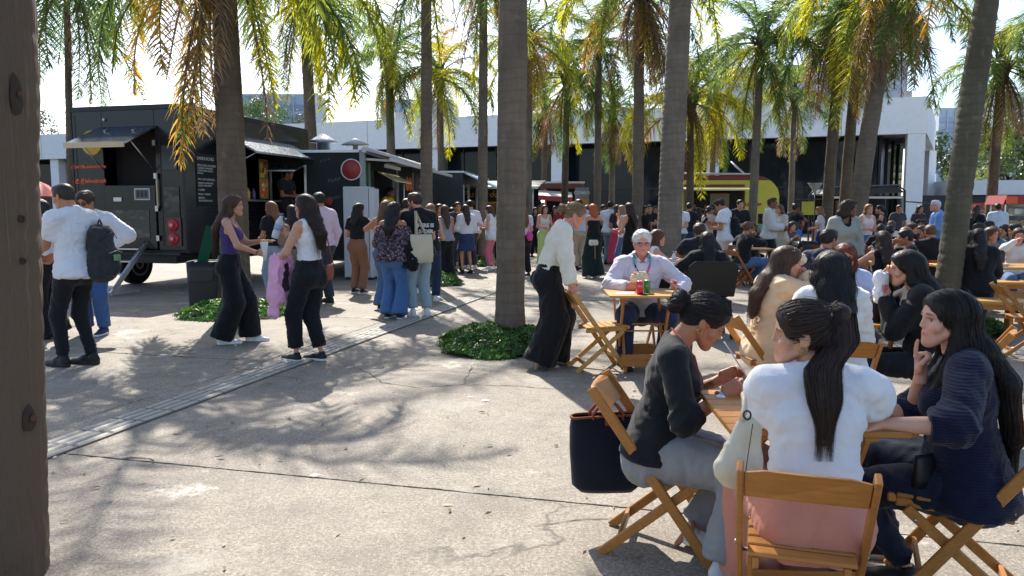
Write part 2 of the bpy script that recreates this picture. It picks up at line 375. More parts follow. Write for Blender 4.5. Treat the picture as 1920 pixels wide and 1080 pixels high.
# tactile guide strip: one mesh per ribbed tile
t = NT('tactile_tile'); P = t.n('ShaderNodeNewGeometry').outputs['Position']; a_ = t.noise(P, 5, 5); b_ = t.noise(P, 90, 3)
MTAC = t.bsdf(t.mix(b_, srgb(100, 94, 85), srgb(124, 117, 106)), .8, bump=b_, bstr=.3).mat
t = NT('tactile_rib'); P = t.n('ShaderNodeNewGeometry').outputs['Position']; a_ = t.noise(P, 5, 5); b_ = t.noise(P, 90, 3)
MRIB = t.bsdf(t.mix(t.math('MULTIPLY', b_, .5), t.mix(a_, srgb(146, 141, 130), srgb(190, 184, 172)), srgb(140, 134, 123)), .7, bump=b_, bstr=.3).mat
tb = MB(); tw, tl = .30, .298
tb.bbox(-tw / 2, tw / 2, 0, tl, -.004, .008)
for k in range(4):
    x = -tw / 2 + .0375 + k * .075; hw = .024
    tb.add([(x - hw, .008, .008), (x + hw, .008, .008), (x + hw, tl - .008, .008), (x - hw, tl - .008, .008),
            (x - hw * .6, .016, .0145), (x + hw * .6, .016, .0145), (x + hw * .6, tl - .016, .0145), (x - hw * .6, tl - .016, .0145)],
           [(4, 5, 6, 7), (0, 1, 5, 4), (1, 2, 6, 5), (2, 3, 7, 6), (3, 0, 4, 7)], 1)
tme = tb.mesh('tactile_tile'); tme.materials.append(MTAC); tme.materials.append(MRIB)
ang = math.atan2(-Vv.x, Vv.y)
for k in range(62):
    o = bpy.data.objects.new('tactile_tile', tme); link(o, pav)
    o.location = uv(-4.03 + rs.uniform(-.003, .003), 1.2 + k * .304, .004 + rs.uniform(0, .0025)); o.rotation_euler = (rs.uniform(-.006, .006), 0, ang + rs.uniform(-.006, .006))
# irregular cracks, thin dark ribbons pressed in the slab surface
def crack(pix, wdt, name='crack'):
    pts = [gp(*p) for p in pix]; fine = []
    for a, b in zip(pts, pts[1:]):
        k = max(2, int((b - a).length / .05))
        for i in range(k):
            p = a.lerp(b, i / k); p += Vector((rs.normal(0, .009), rs.normal(0, .012), 0)); fine.append(p)
    m = MB(); vs_ = []
    for i, p in enumerate(fine):
        d = (fine[min(i + 1, len(fine) - 1)] - fine[max(i - 1, 0)]).normalized(); nn = Vector((-d.y, d.x, 0)); w_ = wdt * (.25 + 1.0 * rs.rand()) * min(1, 4 * min(i + 1, len(fine) - i) / len(fine))
        vs_ += [p + nn * w_ / 2 + Vector((0, 0, .0045)), p - nn * w_ / 2 + Vector((0, 0, .0045))]
    m.add(vs_, [(2 * i, 2 * i + 1, 2 * i + 3, 2 * i + 2) for i in range(len(fine) - 1)])
    return m.build(name, plain(srgb(66, 60, 52), .95, name='crack_dirt'), pav)
crack([(655, 682), (690, 700), (715, 718), (780, 727), (870, 722), (960, 724), (1060, 731), (1150, 738)], .012)
crack([(868, 722), (880, 700), (885, 690), (880, 683)], .008)
crack([(215, 862), (250, 858), (285, 864), (292, 872), (250, 878)], .014)
crack([(100, 800), (240, 758), (360, 722), (480, 690), (560, 668)], .008)
crack([(1000, 990), (1080, 975), (1180, 970)], .01)

# ================================================================== MAIN BUILDING
MWH = paint(srgb(236, 236, 236), .6, 0, .3, .18, name='white_concrete'); MSOF = paint(srgb(170, 168, 166), .7, name='soffit')
MGL = glass_dark((.012, .016, .024), .05, wav=.10, spec=.22); MMUL = paint(srgb(30, 32, 36), .4, name='mullion')
bd = Vector((-.944, .329, 0)).normalized(); bB = Vector((25.9, 49, 0)); bA = bB + bd * 84; bn = Vector((-bd.y, bd.x, 0))
if bn.y < 0: bn = -bn
sC = Vector((.50, .866, 0)).normalized(); bC = bB + sC * 17; bD = bA + Vector((6, 20, 0))
bld = empty('exhibition_building', (0, 0, 0), 0, 'long low white building with deep fascia and dark glass behind the palms', 'building')
def prismz(poly, z0, z1):
    m = MB(); m.prism([(p.x, p.y) for p in poly], z0, z1, 'z'); return m
# fascia: four bands butted end to end, roof deck inside
def wallbox(a, b, thick, z0, z1, inside):
    d = (b - a).normalized(); n = Vector((-d.y, d.x, 0)); 
    if n.dot(inside) < 0: n = -n
    m = MB(); m.prism([(p.x, p.y) for p in (a, b, b + n * thick, a + n * thick)], z0, z1, 'z'); return m
wallbox(bA, bB, .5, 6.35, 8.62, bn).build('fascia', MWH, bld)
wallbox(bB + sC * .55, bC, .5, 6.35, 8.62, -Vector((1, 0, 0))).build('fascia', MWH, bld)
prismz([bA + bn * .52, bB + bn * .52 + Vector((-.7, 0, 0)), bC + Vector((-1.0, -.3, 0)), bD], 6.55, 8.2).build('roof_deck', MSOF, bld)
gA, gB = bA + bn * 3.2, bB + bn * 3.2 + Vector((-2.6, 0, 0)); gC = bC + Vector((-3.4, -1.5, 0))
prismz([gA + bn * .3, gB + bn * .3, gC, bD + Vector((0, -3, 0))], 0, 6.5).build('core_wall', MMUL, bld)
def glazing(a, b, step, h0, h1):
    L = (b - a).length; d = (b - a) / L; n = Vector((-d.y, d.x, 0)); k = int(L / step)
    if n.y > 0: n = -n
    for i in range(k):
        p, q = a + d * (L * i / k), a + d * (L * (i + 1) / k)
        for z0, z1 in ((h0, 3.1), (3.16, h1)):
            m = MB(); t_ = rs.uniform(-.012, .012)
            P_ = [p + d * .06 + n * (.08 + t_), q - d * .06 + n * (.08 - t_)]
            m.add([(P_[0].x, P_[0].y, z0), (P_[1].x, P_[1].y, z0), (P_[1].x, P_[1].y, z1), (P_[0].x, P_[0].y, z1)], [(0, 1, 2, 3)])
            m.build('pane', MGL, bld)
        m = MB(); m.beam(p + n * .11, p + n * .11 + Vector((0, 0, h1 + .1)), .11, .16, up=(n.x, n.y, 0)); m.build('mullion', MMUL, bld)
glazing(gA, gB, 2.7, .1, 6.45); glazing(gB, gC, 2.6, .1, 6.45)
wallbox(gA - bn * .14, gB - bn * .14, .1, 3.09, 3.17, -bn).build('transom', MMUL, bld)
def facade_pt(px, off):
    r = (px - 960) / FPX; o = bB + bn * off   # solve o + bd*t with x = r*y
    t_ = (r * o.y - o.x) / (bd.x - r * bd.y); return o + bd * t_
for px, wd in ((118, 1.0), (440, .9), (817, .85), (1047, .95), (1333, .8)):
    p = facade_pt(px, .75); m = MB(); m.box((p.x, p.y, 3.2), (wd, .8, 6.36), math.atan2(bd.y, bd.x)); m.build('column', MWH, bld)
p = bB + bd * .55 + bn * .55; m = MB(); m.box((p.x, p.y, 3.17), (1.0, 1.0, 6.35), math.atan2(bd.y, bd.x)); m.build('column', MWH, bld)
p = bC + Vector((-.8, -.6, 0)); m = MB(); m.box((p.x, p.y, 3.17), (.8, .8, 6.35), .4); m.build('column', MWH, bld)
p0 = bB + sC * 8 + Vector((-1.0, 0, 0)); m = MB(); m.box((p0.x, p0.y, 3.2), (.3, 6.5, 6.3), -.5236); m.build('side_wall', MWH, bld)
a_, b_ = at(1325, 118, 66), at(1703, 118, 62)
m = MB(); m.prism([(a_.x, a_.y), (b_.x, b_.y), (b_.x + 3, b_.y + 9), (a_.x + 3, a_.y + 9)], 8.0, 13.3, 'z'); m.build('upper_block', paint(srgb(186, 190, 198), .6, name='upper_white'), bld)
f_ = at(1722, 172, 50); m = MB(); m.box((f_.x - .4, f_.y + .8, 8.95), (.7, .35, .45), .3); m.beam((f_.x - .4, f_.y + .8, 8.55), (f_.x - .4, f_.y + .8, 8.9), .06, .06); m.build('floodlight', plain(srgb(150, 152, 150)), bld)
for k in range(1, 17):
    q_ = bB + bd * (84 * k / 17); m = MB(); m.box((q_.x - bn.x * .004, q_.y - bn.y * .004, 7.48), (.035, .012, 2.2), math.atan2(bd.y, bd.x)); m.build('fascia_joint', paint(srgb(150, 150, 150), .7, name='joint_grey'), bld)
for k, (t_, w_, h_) in enumerate(((9, 2.6, 1.1), (24, 3.4, .8), (38, 1.8, 1.3), (52, 2.8, .9))):
    q_ = bB + bd * t_ + bn * 3.5; m = MB(); m.box((q_.x, q_.y, 8.2 + h_ / 2), (w_, 1.8, h_), .3); m.build('roof_unit', paint(srgb(176, 178, 180), .6, name='roof_unit'), bld)
# low annexe at the right
ann = empty('annexe_building', (0, 0, 0), 0, 'low white canopy building with dark front at the far right', 'building')
a_ = at(1742, 340, 60); b_ = at(2080, 340, 58)
m = MB(); m.prism([(a_.x + 2, a_.y), (b_.x, b_.y), (b_.x, b_.y + 6), (a_.x + 2, a_.y + 6)], 2.75, 3.85, 'z'); m.build('fascia', MWH, ann)
m = MB(); m.prism([(a_.x - .8, a_.y + 1), (b_.x, b_.y + 1), (b_.x, b_.y + 6), (a_.x - .8, a_.y + 6)], 0, 2.72, 'z'); m.build('front_wall', paint(srgb(34, 38, 46), .5, name='annexe_dark'), ann)
for i in range(6):
    p = Vector((a_.x + 3 + i * 2.5, a_.y + .55 - i * .1, 1.35)); m = MB(); m.box(p, (.18, .18, 2.7)); m.build('post', MWH, ann)
# far towers: body, window bands
def tower(px0, px1, py, Y, dep, label, body, band, nb, vert=0):
    a_, b_ = at(px0, py, Y), at(px1, py, Y); h = a_.z; e = empty('office_tower', ((a_.x + b_.x) / 2, Y, 0), 0, label, 'building')
    wd = b_.x - a_.x; m = MB(); m.bbox(-wd / 2, wd / 2, 0, dep, 0, h); m.build('wall', body, e)
    for k in range(nb):
        z0 = h * (.12 + .84 * k / nb); m = MB(); m.bbox(-wd / 2 + wd * .02, wd / 2 - wd * .02, -.25, -.02, z0, z0 + h * .84 / nb * .5); m.build('window_band', band, e)
    for k in range(vert):
        x = -wd / 2 + wd * (k + 1) / (vert + 1); m = MB(); m.bbox(x - .2, x + .2, -.5, -.27, h * .1, h * .98); m.build('fin', body, e)
    return e
hz1 = paint(srgb(170, 180, 192), .5, name='tower_grey'); hz2 = paint(srgb(206, 216, 226), .5, name='tower_pale'); bnd1 = plain(srgb(128, 146, 166), .25, name='tower_glass'); bnd2 = plain(srgb(186, 202, 216), .25, name='tower_glass_pale')  # distance haze is mixed into these pale tower and window colours
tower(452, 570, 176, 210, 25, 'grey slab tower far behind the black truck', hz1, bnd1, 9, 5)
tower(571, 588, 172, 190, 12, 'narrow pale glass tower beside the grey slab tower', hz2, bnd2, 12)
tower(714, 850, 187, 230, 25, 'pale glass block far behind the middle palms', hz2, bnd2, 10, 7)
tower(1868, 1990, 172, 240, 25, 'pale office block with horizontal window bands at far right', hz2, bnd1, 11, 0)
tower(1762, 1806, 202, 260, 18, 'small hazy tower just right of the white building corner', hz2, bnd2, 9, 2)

# ================================================================== BROAD TREES
def broad_tree(px, Y, ztop, rad, col, label, seed, nleaf=2600, trunk_h=None):
    r_ = np.random.RandomState(seed); p = Vector(((px - 960) / FPX * Y, Y, 0)); e = empty('broadleaf_tree', p, 0, label, 'tree', 'broadleaf trees beyond the plaza')
    zc = ztop - rad * .8; tb = MB(); tb.tube([(0, 0, -.05), (.1, 0, zc * .5), (.05, .1, zc)], [.28, .2, .12], 10)
    tips = []
    for k in range(9):
        a = r_.rand() * 6.28; e2 = r_.uniform(.1, 1.2); d = Vector((math.cos(a) * math.cos(e2), math.sin(a) * math.cos(e2), math.sin(e2) * .8)); z0 = zc * r_.uniform(.55, 1)
        q = Vector((0, 0, z0)) + d * rad * .7; tb.tube([(0.05, 0, z0), (Vector((0, 0, z0)) + d * rad * .35) + Vector((0, 0, .1)), q], [.09, .06, .03], 6); tips.append(q)
    tb.build('trunk', bark(srgb(92, 82, 70)), e)
    nc = 34; cs = []
    for k in range(nc):
        d = r_.normal(size=3); d /= np.linalg.norm(d); rr = rad * r_.uniform(.35, .95); cs.append((np.array([d[0] * rr, d[1] * rr, d[2] * rr * .75 + zc + rad * .1]), rad * r_.uniform(.18, .36)))
    vs_ = []; fs_ = []
    for k in range(nleaf):
        c_, cr = cs[r_.randint(nc)]; d = r_.normal(size=3); d /= np.linalg.norm(d); q = c_ + d * cr * r_.uniform(.6, 1.05); s_ = rad * .05 * r_.uniform(.7, 1.5)
        t1 = np.cross(d, r_.normal(size=3)); t1 /= np.linalg.norm(t1) + 1e-6; t2 = np.cross(d, t1) * .7 + d * r_.uniform(-.4, .4)
        b = len(vs_); vs_ += [q - t1 * s_, q + t2 * s_ * .5, q + t1 * s_, q - t2 * s_ * .5]; fs_.append((b, b + 1, b + 2, b + 3))
    g_ = sum(col) / 3; col = tuple(.62 * (x * .7 + g_ * .3) for x in col); m = MB(); m.add(vs_, fs_); m.build('crown', leaf(col, .2, .5, name='tree_leaf'), e)  # crown colour greyed to carry the haze, and darkened
    return e
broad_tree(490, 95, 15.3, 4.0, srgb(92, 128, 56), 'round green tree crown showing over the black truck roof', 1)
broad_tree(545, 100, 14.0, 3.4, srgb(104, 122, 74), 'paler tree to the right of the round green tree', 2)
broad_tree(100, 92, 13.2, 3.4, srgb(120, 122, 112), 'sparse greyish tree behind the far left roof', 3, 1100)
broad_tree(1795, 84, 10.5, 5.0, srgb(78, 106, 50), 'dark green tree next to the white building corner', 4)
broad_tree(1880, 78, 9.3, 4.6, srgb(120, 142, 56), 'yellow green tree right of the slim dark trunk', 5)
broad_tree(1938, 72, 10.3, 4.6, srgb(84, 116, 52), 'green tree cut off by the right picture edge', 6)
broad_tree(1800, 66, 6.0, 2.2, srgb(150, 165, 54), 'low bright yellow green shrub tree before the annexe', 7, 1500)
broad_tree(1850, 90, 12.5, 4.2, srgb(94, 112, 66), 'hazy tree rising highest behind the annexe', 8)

# ================================================================== PALMS
def frond_mesh(name, L, e0, droop, seed, npair=92, ll=.54, lw=.0185, dead=False, plum=.6):
    r_ = np.random.RandomState(seed); N = 18; pts = [np.zeros(3)]; dirs = []
    for i in range(N):
        s = (i + .5) / N; e = e0 - droop * s ** 1.25; e = max(e, -1.5); d = np.array([0, math.cos(e), math.sin(e)]); d[0] += .10 * math.sin(s * 2.5 + seed); d /= np.linalg.norm(d)
        dirs.append(d); pts.append(pts[-1] + d * L / N)
    pts = np.array(pts); m = MB()
    m.tube([tuple(p) for p in pts[::2]], [.028 * (1 - .9 * i / 9) + .003 for i in range(len(pts[::2]))], 5, m=1)
    def P(s): 
        x = s * N; i = min(int(x), N - 1); f = x - i; return pts[i] * (1 - f) + pts[i + 1] * f, dirs[i]
    vs_ = []; fs_ = []
    for k in range(npair):
        s = .13 + .86 * (k + r_.rand() * .6) / npair; p, d = P(min(s, .995)); side = np.cross(d, [0, 0, 1.0]); side /= np.linalg.norm(side) + 1e-6; upv = np.cross(side, d)
        for sg in (-1, 1):
            if dead and r_.rand() < .25: continue
            ln = ll * (math.sin(math.pi * min(1, .18 + .80 * s)) ** .7) * r_.uniform(.8, 1.15) + .06
            v_ = side * sg * r_.uniform(.55, 1.0) + d * r_.uniform(.35, .75) + upv * r_.uniform(-plum, plum); v_ /= np.linalg.norm(v_)
            g = r_.uniform(.35, .75) * (1.6 if dead else 1); q = p.copy(); row = []
            wv = np.cross(v_, r_.normal(size=3)); wv /= np.linalg.norm(wv) + 1e-6; K = 4
            for j in range(K + 1):
                t_ = j / K; wj = lw * (1.0, 1.25, 1.0, .65, .08)[j] * r_.uniform(.85, 1.15); row.append((q - wv * wj / 2, q + wv * wj / 2))
                v_ = v_ + np.array([0, 0, -g * (.25 + t_) * .8]); v_ /= np.linalg.norm(v_); q = q + v_ * ln / K
            b = len(vs_)
            for a_, b2 in row: vs_ += [a_, b2]
            fs_ += [(b + 2 * j, b + 2 * j + 1, b + 2 * j + 3, b + 2 * j + 2) for j in range(K)]
    m.add(vs_, fs_, 0); me = bpy.data.meshes.new(name); me.from_pydata(m.v, [], m.f); me.polygons.foreach_set('material_index', m.m)
    me.materials.append(leaf(srgb(90, 108, 50))); me.materials.append(leaf(srgb(110, 112, 60))); me.update(); return me
FR_UP = [frond_mesh('frond', 2.9, 1.15, 1.5, 20 + i) for i in range(3)]
FR_MID = [frond_mesh('frond', 3.1, .75, 1.9, 30 + i) for i in range(4)]
FR_LOW = [frond_mesh('frond', 3.1, .25, 1.95, 40 + i) for i in range(4)]
FR_HANG = [frond_mesh('frond', 3.0, -.35, 1.35, 50 + i, plum=.8) for i in range(3)]
FR_DEAD = [frond_mesh('dead_frond', 2.7, (-.75, -1.15, -1.3)[i], (.95, .4, .2)[i], 60 + i, npair=56, ll=.40, lw=.014, dead=True, plum=.9) for i in range(3)]
FR_DROP = [frond_mesh('frond', 3.0, -1.12 - .08 * i, .35, 70 + i, npair=84, ll=.46, plum=.9) for i in range(3)]
LG = [leaf(srgb(86, 104, 54), .5, name='frond_green'), leaf(srgb(74, 96, 52), .5, name='frond_deep'), leaf(srgb(112, 122, 52), .5, name='frond_olive')]
LY = [leaf(srgb(150, 148, 52), .5, name='frond_yellow'), leaf(srgb(158, 128, 62), .45, name='frond_orange')]
LD = [leaf(srgb(138, 110, 82), .25, name='frond_dead'), leaf(srgb(116, 92, 72), .25, name='frond_dead_dark'), leaf(srgb(162, 134, 98), .25, name='frond_straw')]
def trunk_mesh(pts, rads, n, dz, seed, rough=.010, ringamp=.009):
    r_ = np.random.RandomState(seed); P = np.array([tuple(p) for p in pts], float); zs = np.arange(P[0, 2], P[-1, 2], dz)
    cx = np.interp(zs, P[:, 2], P[:, 0]); cy = np.interp(zs, P[:, 2], P[:, 1]); rr = np.interp(zs, P[:, 2], rads)
    ring = np.zeros_like(zs); z = 0
    while z < zs[-1] + .3:
        w_ = r_.uniform(.015, .03); ring -= np.exp(-((zs - z) / w_) ** 2) * r_.uniform(.5, 1.2); z += r_.uniform(.07, .16)
    th = np.linspace(0, 2 * math.pi, n, endpoint=False); TH, ZI = np.meshgrid(th, np.arange(len(zs))); 
    tilt = .02 * np.sin(TH + 1.3)
    Q = np.stack([np.cos(TH) * 2.2, np.sin(TH) * 2.2, zs[ZI] * 2.5], -1).reshape(-1, 3); nz = (fbm(Q + seed * 3.1, 4) - .5).reshape(TH.shape)
    R = rr[ZI] + ring[ZI] * ringamp + nz * rough * 2
    X = cx[ZI] + R * np.cos(TH); Y = cy[ZI] + R * np.sin(TH); Z = zs[ZI] + tilt
    V_ = np.stack([X, Y, Z], -1).reshape(-1, 3); k = len(zs); i = np.arange(k - 1)[:, None]; j = np.arange(n)[None]; a = i * n + j; b = i * n + (j + 1) % n
    F_ = np.stack([a, b, b + n, a + n], -1).reshape(-1, 4)
    return mesh_np('trunk', V_, F_)
def mesh_np(name, V_, F_, smooth=True):
    me = bpy.data.meshes.new(name); V_ = np.ascontiguousarray(V_, np.float32); F_ = np.ascontiguousarray(F_, np.int32)
    me.vertices.add(len(V_)); me.vertices.foreach_set('co', V_.ravel()); me.loops.add(F_.size); me.loops.foreach_set('vertex_index', F_.ravel())
    me.polygons.add(len(F_)); me.polygons.foreach_set('loop_start', np.arange(0, F_.size, F_.shape[1], dtype=np.int32))
    if smooth: me.polygons.foreach_set('use_smooth', np.ones(len(F_), bool))
    me.update(calc_edges=True); me.validate(); return me
BK = [bark(srgb(126, 113, 98)), bark(srgb(134, 124, 112), name='bark_grey'), bark(srgb(112, 98, 84), name='bark_brown'), bark(srgb(104, 97, 84), .3, name='bark_mossy'), bark(srgb(134, 116, 99), name='bark_fibrous', fib=1)]
def palm(px, Y, dia, cz, label, seed, top=(0, 0), nf=20, ndead=5, sc=1.0, yel=.2, bk=0, n=15, dz=.045, low=.65, flare=1.18, arcs=None, ring=.008):
    """px: photo column of the base, Y: distance, cz: height of the crown, top: lean of the crown"""
    r_ = np.random.RandomState(seed); x = (px - 960) / FPX * Y
    e = empty('palm_tree', (x, Y, 0), 0, label, 'palm', 'queen palms on the plaza')
    pts = [(0, 0, -.05), (top[0] * .03, top[1] * .03, .5), (top[0] * .35, top[1] * .35, cz * .45), (top[0], top[1], cz + .15)]
    me = trunk_mesh(pts, [dia / 2 * flare, dia / 2 * 1.03, dia / 2, dia / 2 * .8], n, dz, seed, ringamp=ring); me.materials.append(BK[bk])
    link(bpy.data.objects.new('trunk', me), e)
    m = MB(); m.lathe([(dia * .40, -.15), (dia * .62, .1), (dia * .72, .35), (dia * .5, .75), (dia * .18, 1.15), (.02, 1.4)], (top[0], top[1], cz), 12)
    for k in range(14):
        a = k * 2.4; m.tube([(top[0] + math.cos(a) * dia * .45, top[1] + math.sin(a) * dia * .45, cz + r_.uniform(0, .3)), (top[0] + math.cos(a) * dia * .75, top[1] + math.sin(a) * dia * .75, cz + r_.uniform(.35, .6)), (top[0] + math.cos(a) * dia * 1.3, top[1] + math.sin(a) * dia * 1.3, cz + r_.uniform(.6, .9))], [.05, .04, .02], 5)
    m.build('crown_base', BK[2], e)
    def put(mesh, a, s, lm, rm, z):
        o = bpy.data.objects.new(mesh.name.split('.')[0], mesh); link(o, e); o.location = (top[0] + math.sin(-a) * dia * .3, top[1] + math.cos(a) * dia * .3, z)
        o.rotation_euler = (r_.normal(0, .06), r_.normal(0, .10), a); o.scale = (s * r_.uniform(.9, 1.1), s, s * r_.uniform(.92, 1.08)); set_mat(o, lm, 0); set_mat(o, rm, 1)
    nf = nf if Y < 17 and dia > .2 else int(nf * 1.35)
    for k in range(nf):
        a = k * 2.39996 + r_.uniform(-.25, .25); f = k / nf
        pool = FR_UP if f < .25 else FR_MID if f < 1 - low else FR_LOW if f < 1 - low * .4 else FR_HANG + FR_DROP
        y_ = r_.rand() < yel * (.2 + 1.0 * f); lm = LY[int(r_.rand() < .22)] if y_ else LG[r_.randint(3)]
        put(pool[r_.randint(len(pool))], a, sc * r_.uniform(.9, 1.1), lm, LG[2], cz + .75 - .45 * f)
    for k in range(ndead):
        put(FR_DEAD[r_.randint(3)], r_.rand() * 6.28, sc * r_.uniform(.75, 1.1), LD[r_.randint(3)], LD[1], cz + .25)
    if arcs:
        for a, s, kind, lm in arcs: put({'dead': FR_DEAD, 'low': FR_LOW, 'hang': FR_HANG, 'mid': FR_MID, 'drop': FR_DROP}[kind][r_.randint(3)], a, s, lm, LD[0] if kind == 'dead' else LG[2], cz + .3)
    return e
P0 = palm(-66, 3.05, .45, 7.6, 'massive scarred trunk filling the left picture edge', 101, (.22, .2), 14, 2, 1.0, n=80, dz=.016, bk=4, flare=1.0, ring=.004)
palm(441, 11.2, .40, 5.05, 'thick palm with orange hanging fronds beside the black truck', 102, (-.12, .25), 20, 4, 1.0, .18, bk=2, n=32, dz=.025, low=.75, ring=.004,
     arcs=[(1.45, .95, 'hang', LY[1]), (1.2, 1.0, 'dead', LD[2]), (1.75, 1.08, 'drop', LY[1]), (1.3, .95, 'drop', LY[1]), (2.2, 1.0, 'drop', LD[2]), (.9, .8, 'drop', LY[0]), (-1.9, .8, 'drop', LY[0]), (-.6, .75, 'drop', LG[0]), (-1.2, 1.05, 'hang', LY[0]), (-1.5, 1.0, 'hang', LG[0]), (-1.0, 1.1, 'low', LG[2])])
palm(136, 19, .17, 6.7, 'slender palm behind the left end of the black truck', 103, (.55, -.6), 20, 3, 1.1, .04, low=.9, bk=2)
palm(592, 24.5, .38, 7.6, 'palm rising just behind the right end of the black truck', 104, (-.15, 0), 22, 6, 1.05, .3, bk=0, low=.7)
palm(737, 30, .35, 6.9, 'palm with its full crown showing over the trailer awning', 105, (-.05, 0), 20, 3, .9, .05, bk=1)
palm(800, 15.9, .245, 6.9, 'slim straight trunk behind the tote bag man', 106, (.05, .1), 13, 4, .85, .2, bk=0, low=.8, n=22, dz=.03)
palm(828, 31, .28, 6.3, 'short yellow fronded palm right of the slim straight trunk', 107, (0, 0), 20, 5, 1.0, .65, bk=1, low=.7)
palm(905, 21.5, .27, 7.6, 'palm with a leafy foot behind the woman in pink trousers', 108, (.05, 0), 16, 6, .9, .2, bk=0, low=.8)
palm(956, 8.55, .315, 7.9, 'big smooth trunk in the centre of the picture', 109, (.1, .2), 13, 2, .85, .2, bk=0, n=52, dz=.018, low=.5, ring=.0028, flare=1.22)
palm(990, 29, .26, 7.2, 'thin trunk half hidden by the central palm', 110, (.05, 0), 20, 14, 1.0, .5, bk=1, low=.7)
palm(1018, 37, .28, 6.0, 'low palm with straw fronds between central trunk and cream stall', 111, (.1, 0), 18, 14, .95, .5, bk=1)
palm(1057, 33, .30, 6.6, 'palm rising behind the stall with pink awning', 112, (.1, 0), 20, 5, 1.0, .35, bk=2)
palm(1119, 32, .30, 7.7, 'straight palm with a dark collar left of the straw skirted palm', 113, (.0, 0), 20, 4, 1.0, .1, bk=1)
palm(1146, 36, .28, 5.6, 'small ringed palm before the dark glass', 114, (0, 0), 18, 16, .9, .35, bk=1)
palm(1195, 23.5, .34, 7.6, 'palm with a curtain of straw coloured dead fronds', 115, (-.05, 0), 22, 24, 1.1, .35, bk=0, low=.8)
palm(1252, 14.5, .45, 7.0, 'stout ringed trunk behind the grey haired man', 116, (.22, .1), 15, 4, .9, .2, bk=1, n=40, dz=.02)
palm(1292, 28, .28, 5.0, 'low golden palm right of the stout ringed trunk', 117, (-.05, 0), 22, 3, 1.05, .75, bk=2, arcs=[(-.9, 1.0, 'dead', LD[1]), (-1.4, .9, 'dead', LD[1])])
palm(1330, 36, .28, 6.0, 'palm half hidden behind the low golden palm', 118, (.1, 0), 18, 6, 1.0, .4, bk=1)
palm(1408, 25, .27, 6.3, 'slender palm standing in front of the yellow trailer', 119, (.12, 0), 22, 3, .95, .12, bk=1)
palm(1480, 37, .28, 6.4, 'palm far behind the black kiosk canopy', 120, (0, 0), 18, 5, 1.0, .2, bk=1)
palm(1546, 24, .34, 6.9, 'left palm of the close trio on the right', 121, (.25, 0), 22, 14, 1.05, .45, bk=2, low=.7)
palm(1577, 26, .36, 7.2, 'middle palm of the close trio on the right', 122, (.30, 0), 20, 8, 1.0, .25, bk=2, low=.7)
palm(1597, 20.5, .46, 7.0, 'leaning thick palm at the right of the close trio', 123, (.75, 0), 24, 24, 1.1, .3, bk=0, low=.75)
palm(1778, 9.7, .295, 6.0, 'greenish ringed trunk leaning right behind the navy sweater woman', 124, (.55, .1), 15, 2, .95, .3, bk=3, n=44, dz=.018, low=.5, arcs=[(1.5, .95, 'low', LY[0]), (1.2, .9, 'low', LG[0])])
palm(1852, 25, .32, 5.6, 'shaggy palm beside the red roofed carts', 125, (.1, 0), 20, 16, .85, .1, bk=2)
palm(1965, 23, .30, 6.4, 'palm whose fronds enter from the right picture edge', 126, (0, 0), 20, 3, .95, .1, bk=1)
# knots and wounds on the big left trunk
KN = plain(srgb(62, 51, 43), .95, name='knot_dark'); KR = plain(srgb(92, 58, 42), .9, name='knot_red')
def knot(px, py, w_, h_, red=False):
    Yk = 2.86; p = at(px, py, Yk); ax = P0.location; z = p.z; cx = ax.x + .22 * .35 * min(1, z / 3.4); cy = ax.y
    dx = p.x - cx; r_ = .228; dx = max(-r_ * .985, min(r_ * .985, dx)); dy = -math.sqrt(r_ * r_ - dx * dx); nn = Vector((dx, dy, 0)).normalized()
    M = Matrix((Vector((-nn.y, nn.x, 0)), nn, Vector((0, 0, 1)))).transposed(); m = MB(); k = 14; vs_ = []; 
    for ri, (f, dep) in enumerate(((1.3, -.010), (1.0, .0035), (.7, .001), (.35, -.003))):
        for j in range(k):
            a = 2 * math.pi * j / k; wob = 1 + .10 * math.sin(3 * a + px) + .08 * math.sin(5 * a + py); vs_.append(M @ Vector((math.cos(a) * w_ * f * wob, dep, math.sin(a) * h_ * f * wob)))
    fs_ = [(r0 * k + j, r0 * k + (j + 1) % k, (r0 + 1) * k + (j + 1) % k, (r0 + 1) * k + j) for r0 in range(3) for j in range(k)] + [tuple(3 * k + j for j in range(k))]
    m.add(vs_, fs_, 0, True); o = m.build('knot', [KN], P0); o.location = Vector((cx, cy, z)) + Vector((dx, dy, 0)) - ax + nn * .004
    if red:
        m = MB(); m.lathe([(.001, 0), (w_ * .6, .001), (w_ * .5, .003), (.002, .004)], (0, 0, 0), 9, M=Matrix.Rotation(0, 3, 'X')); 
        o2 = m.build('knot_core', [KR], P0); o2.location = o.location + nn * .001 + Vector((w_ * .3, 0, h_ * .1)); o2.rotation_euler = (math.pi / 2, 0, math.atan2(nn.x, -nn.y))
knot(60, 168, .019, .062, True); knot(66, 806, .024, .042, True); knot(56, 411, .008, .012); knot(26, 494, .007, .010)

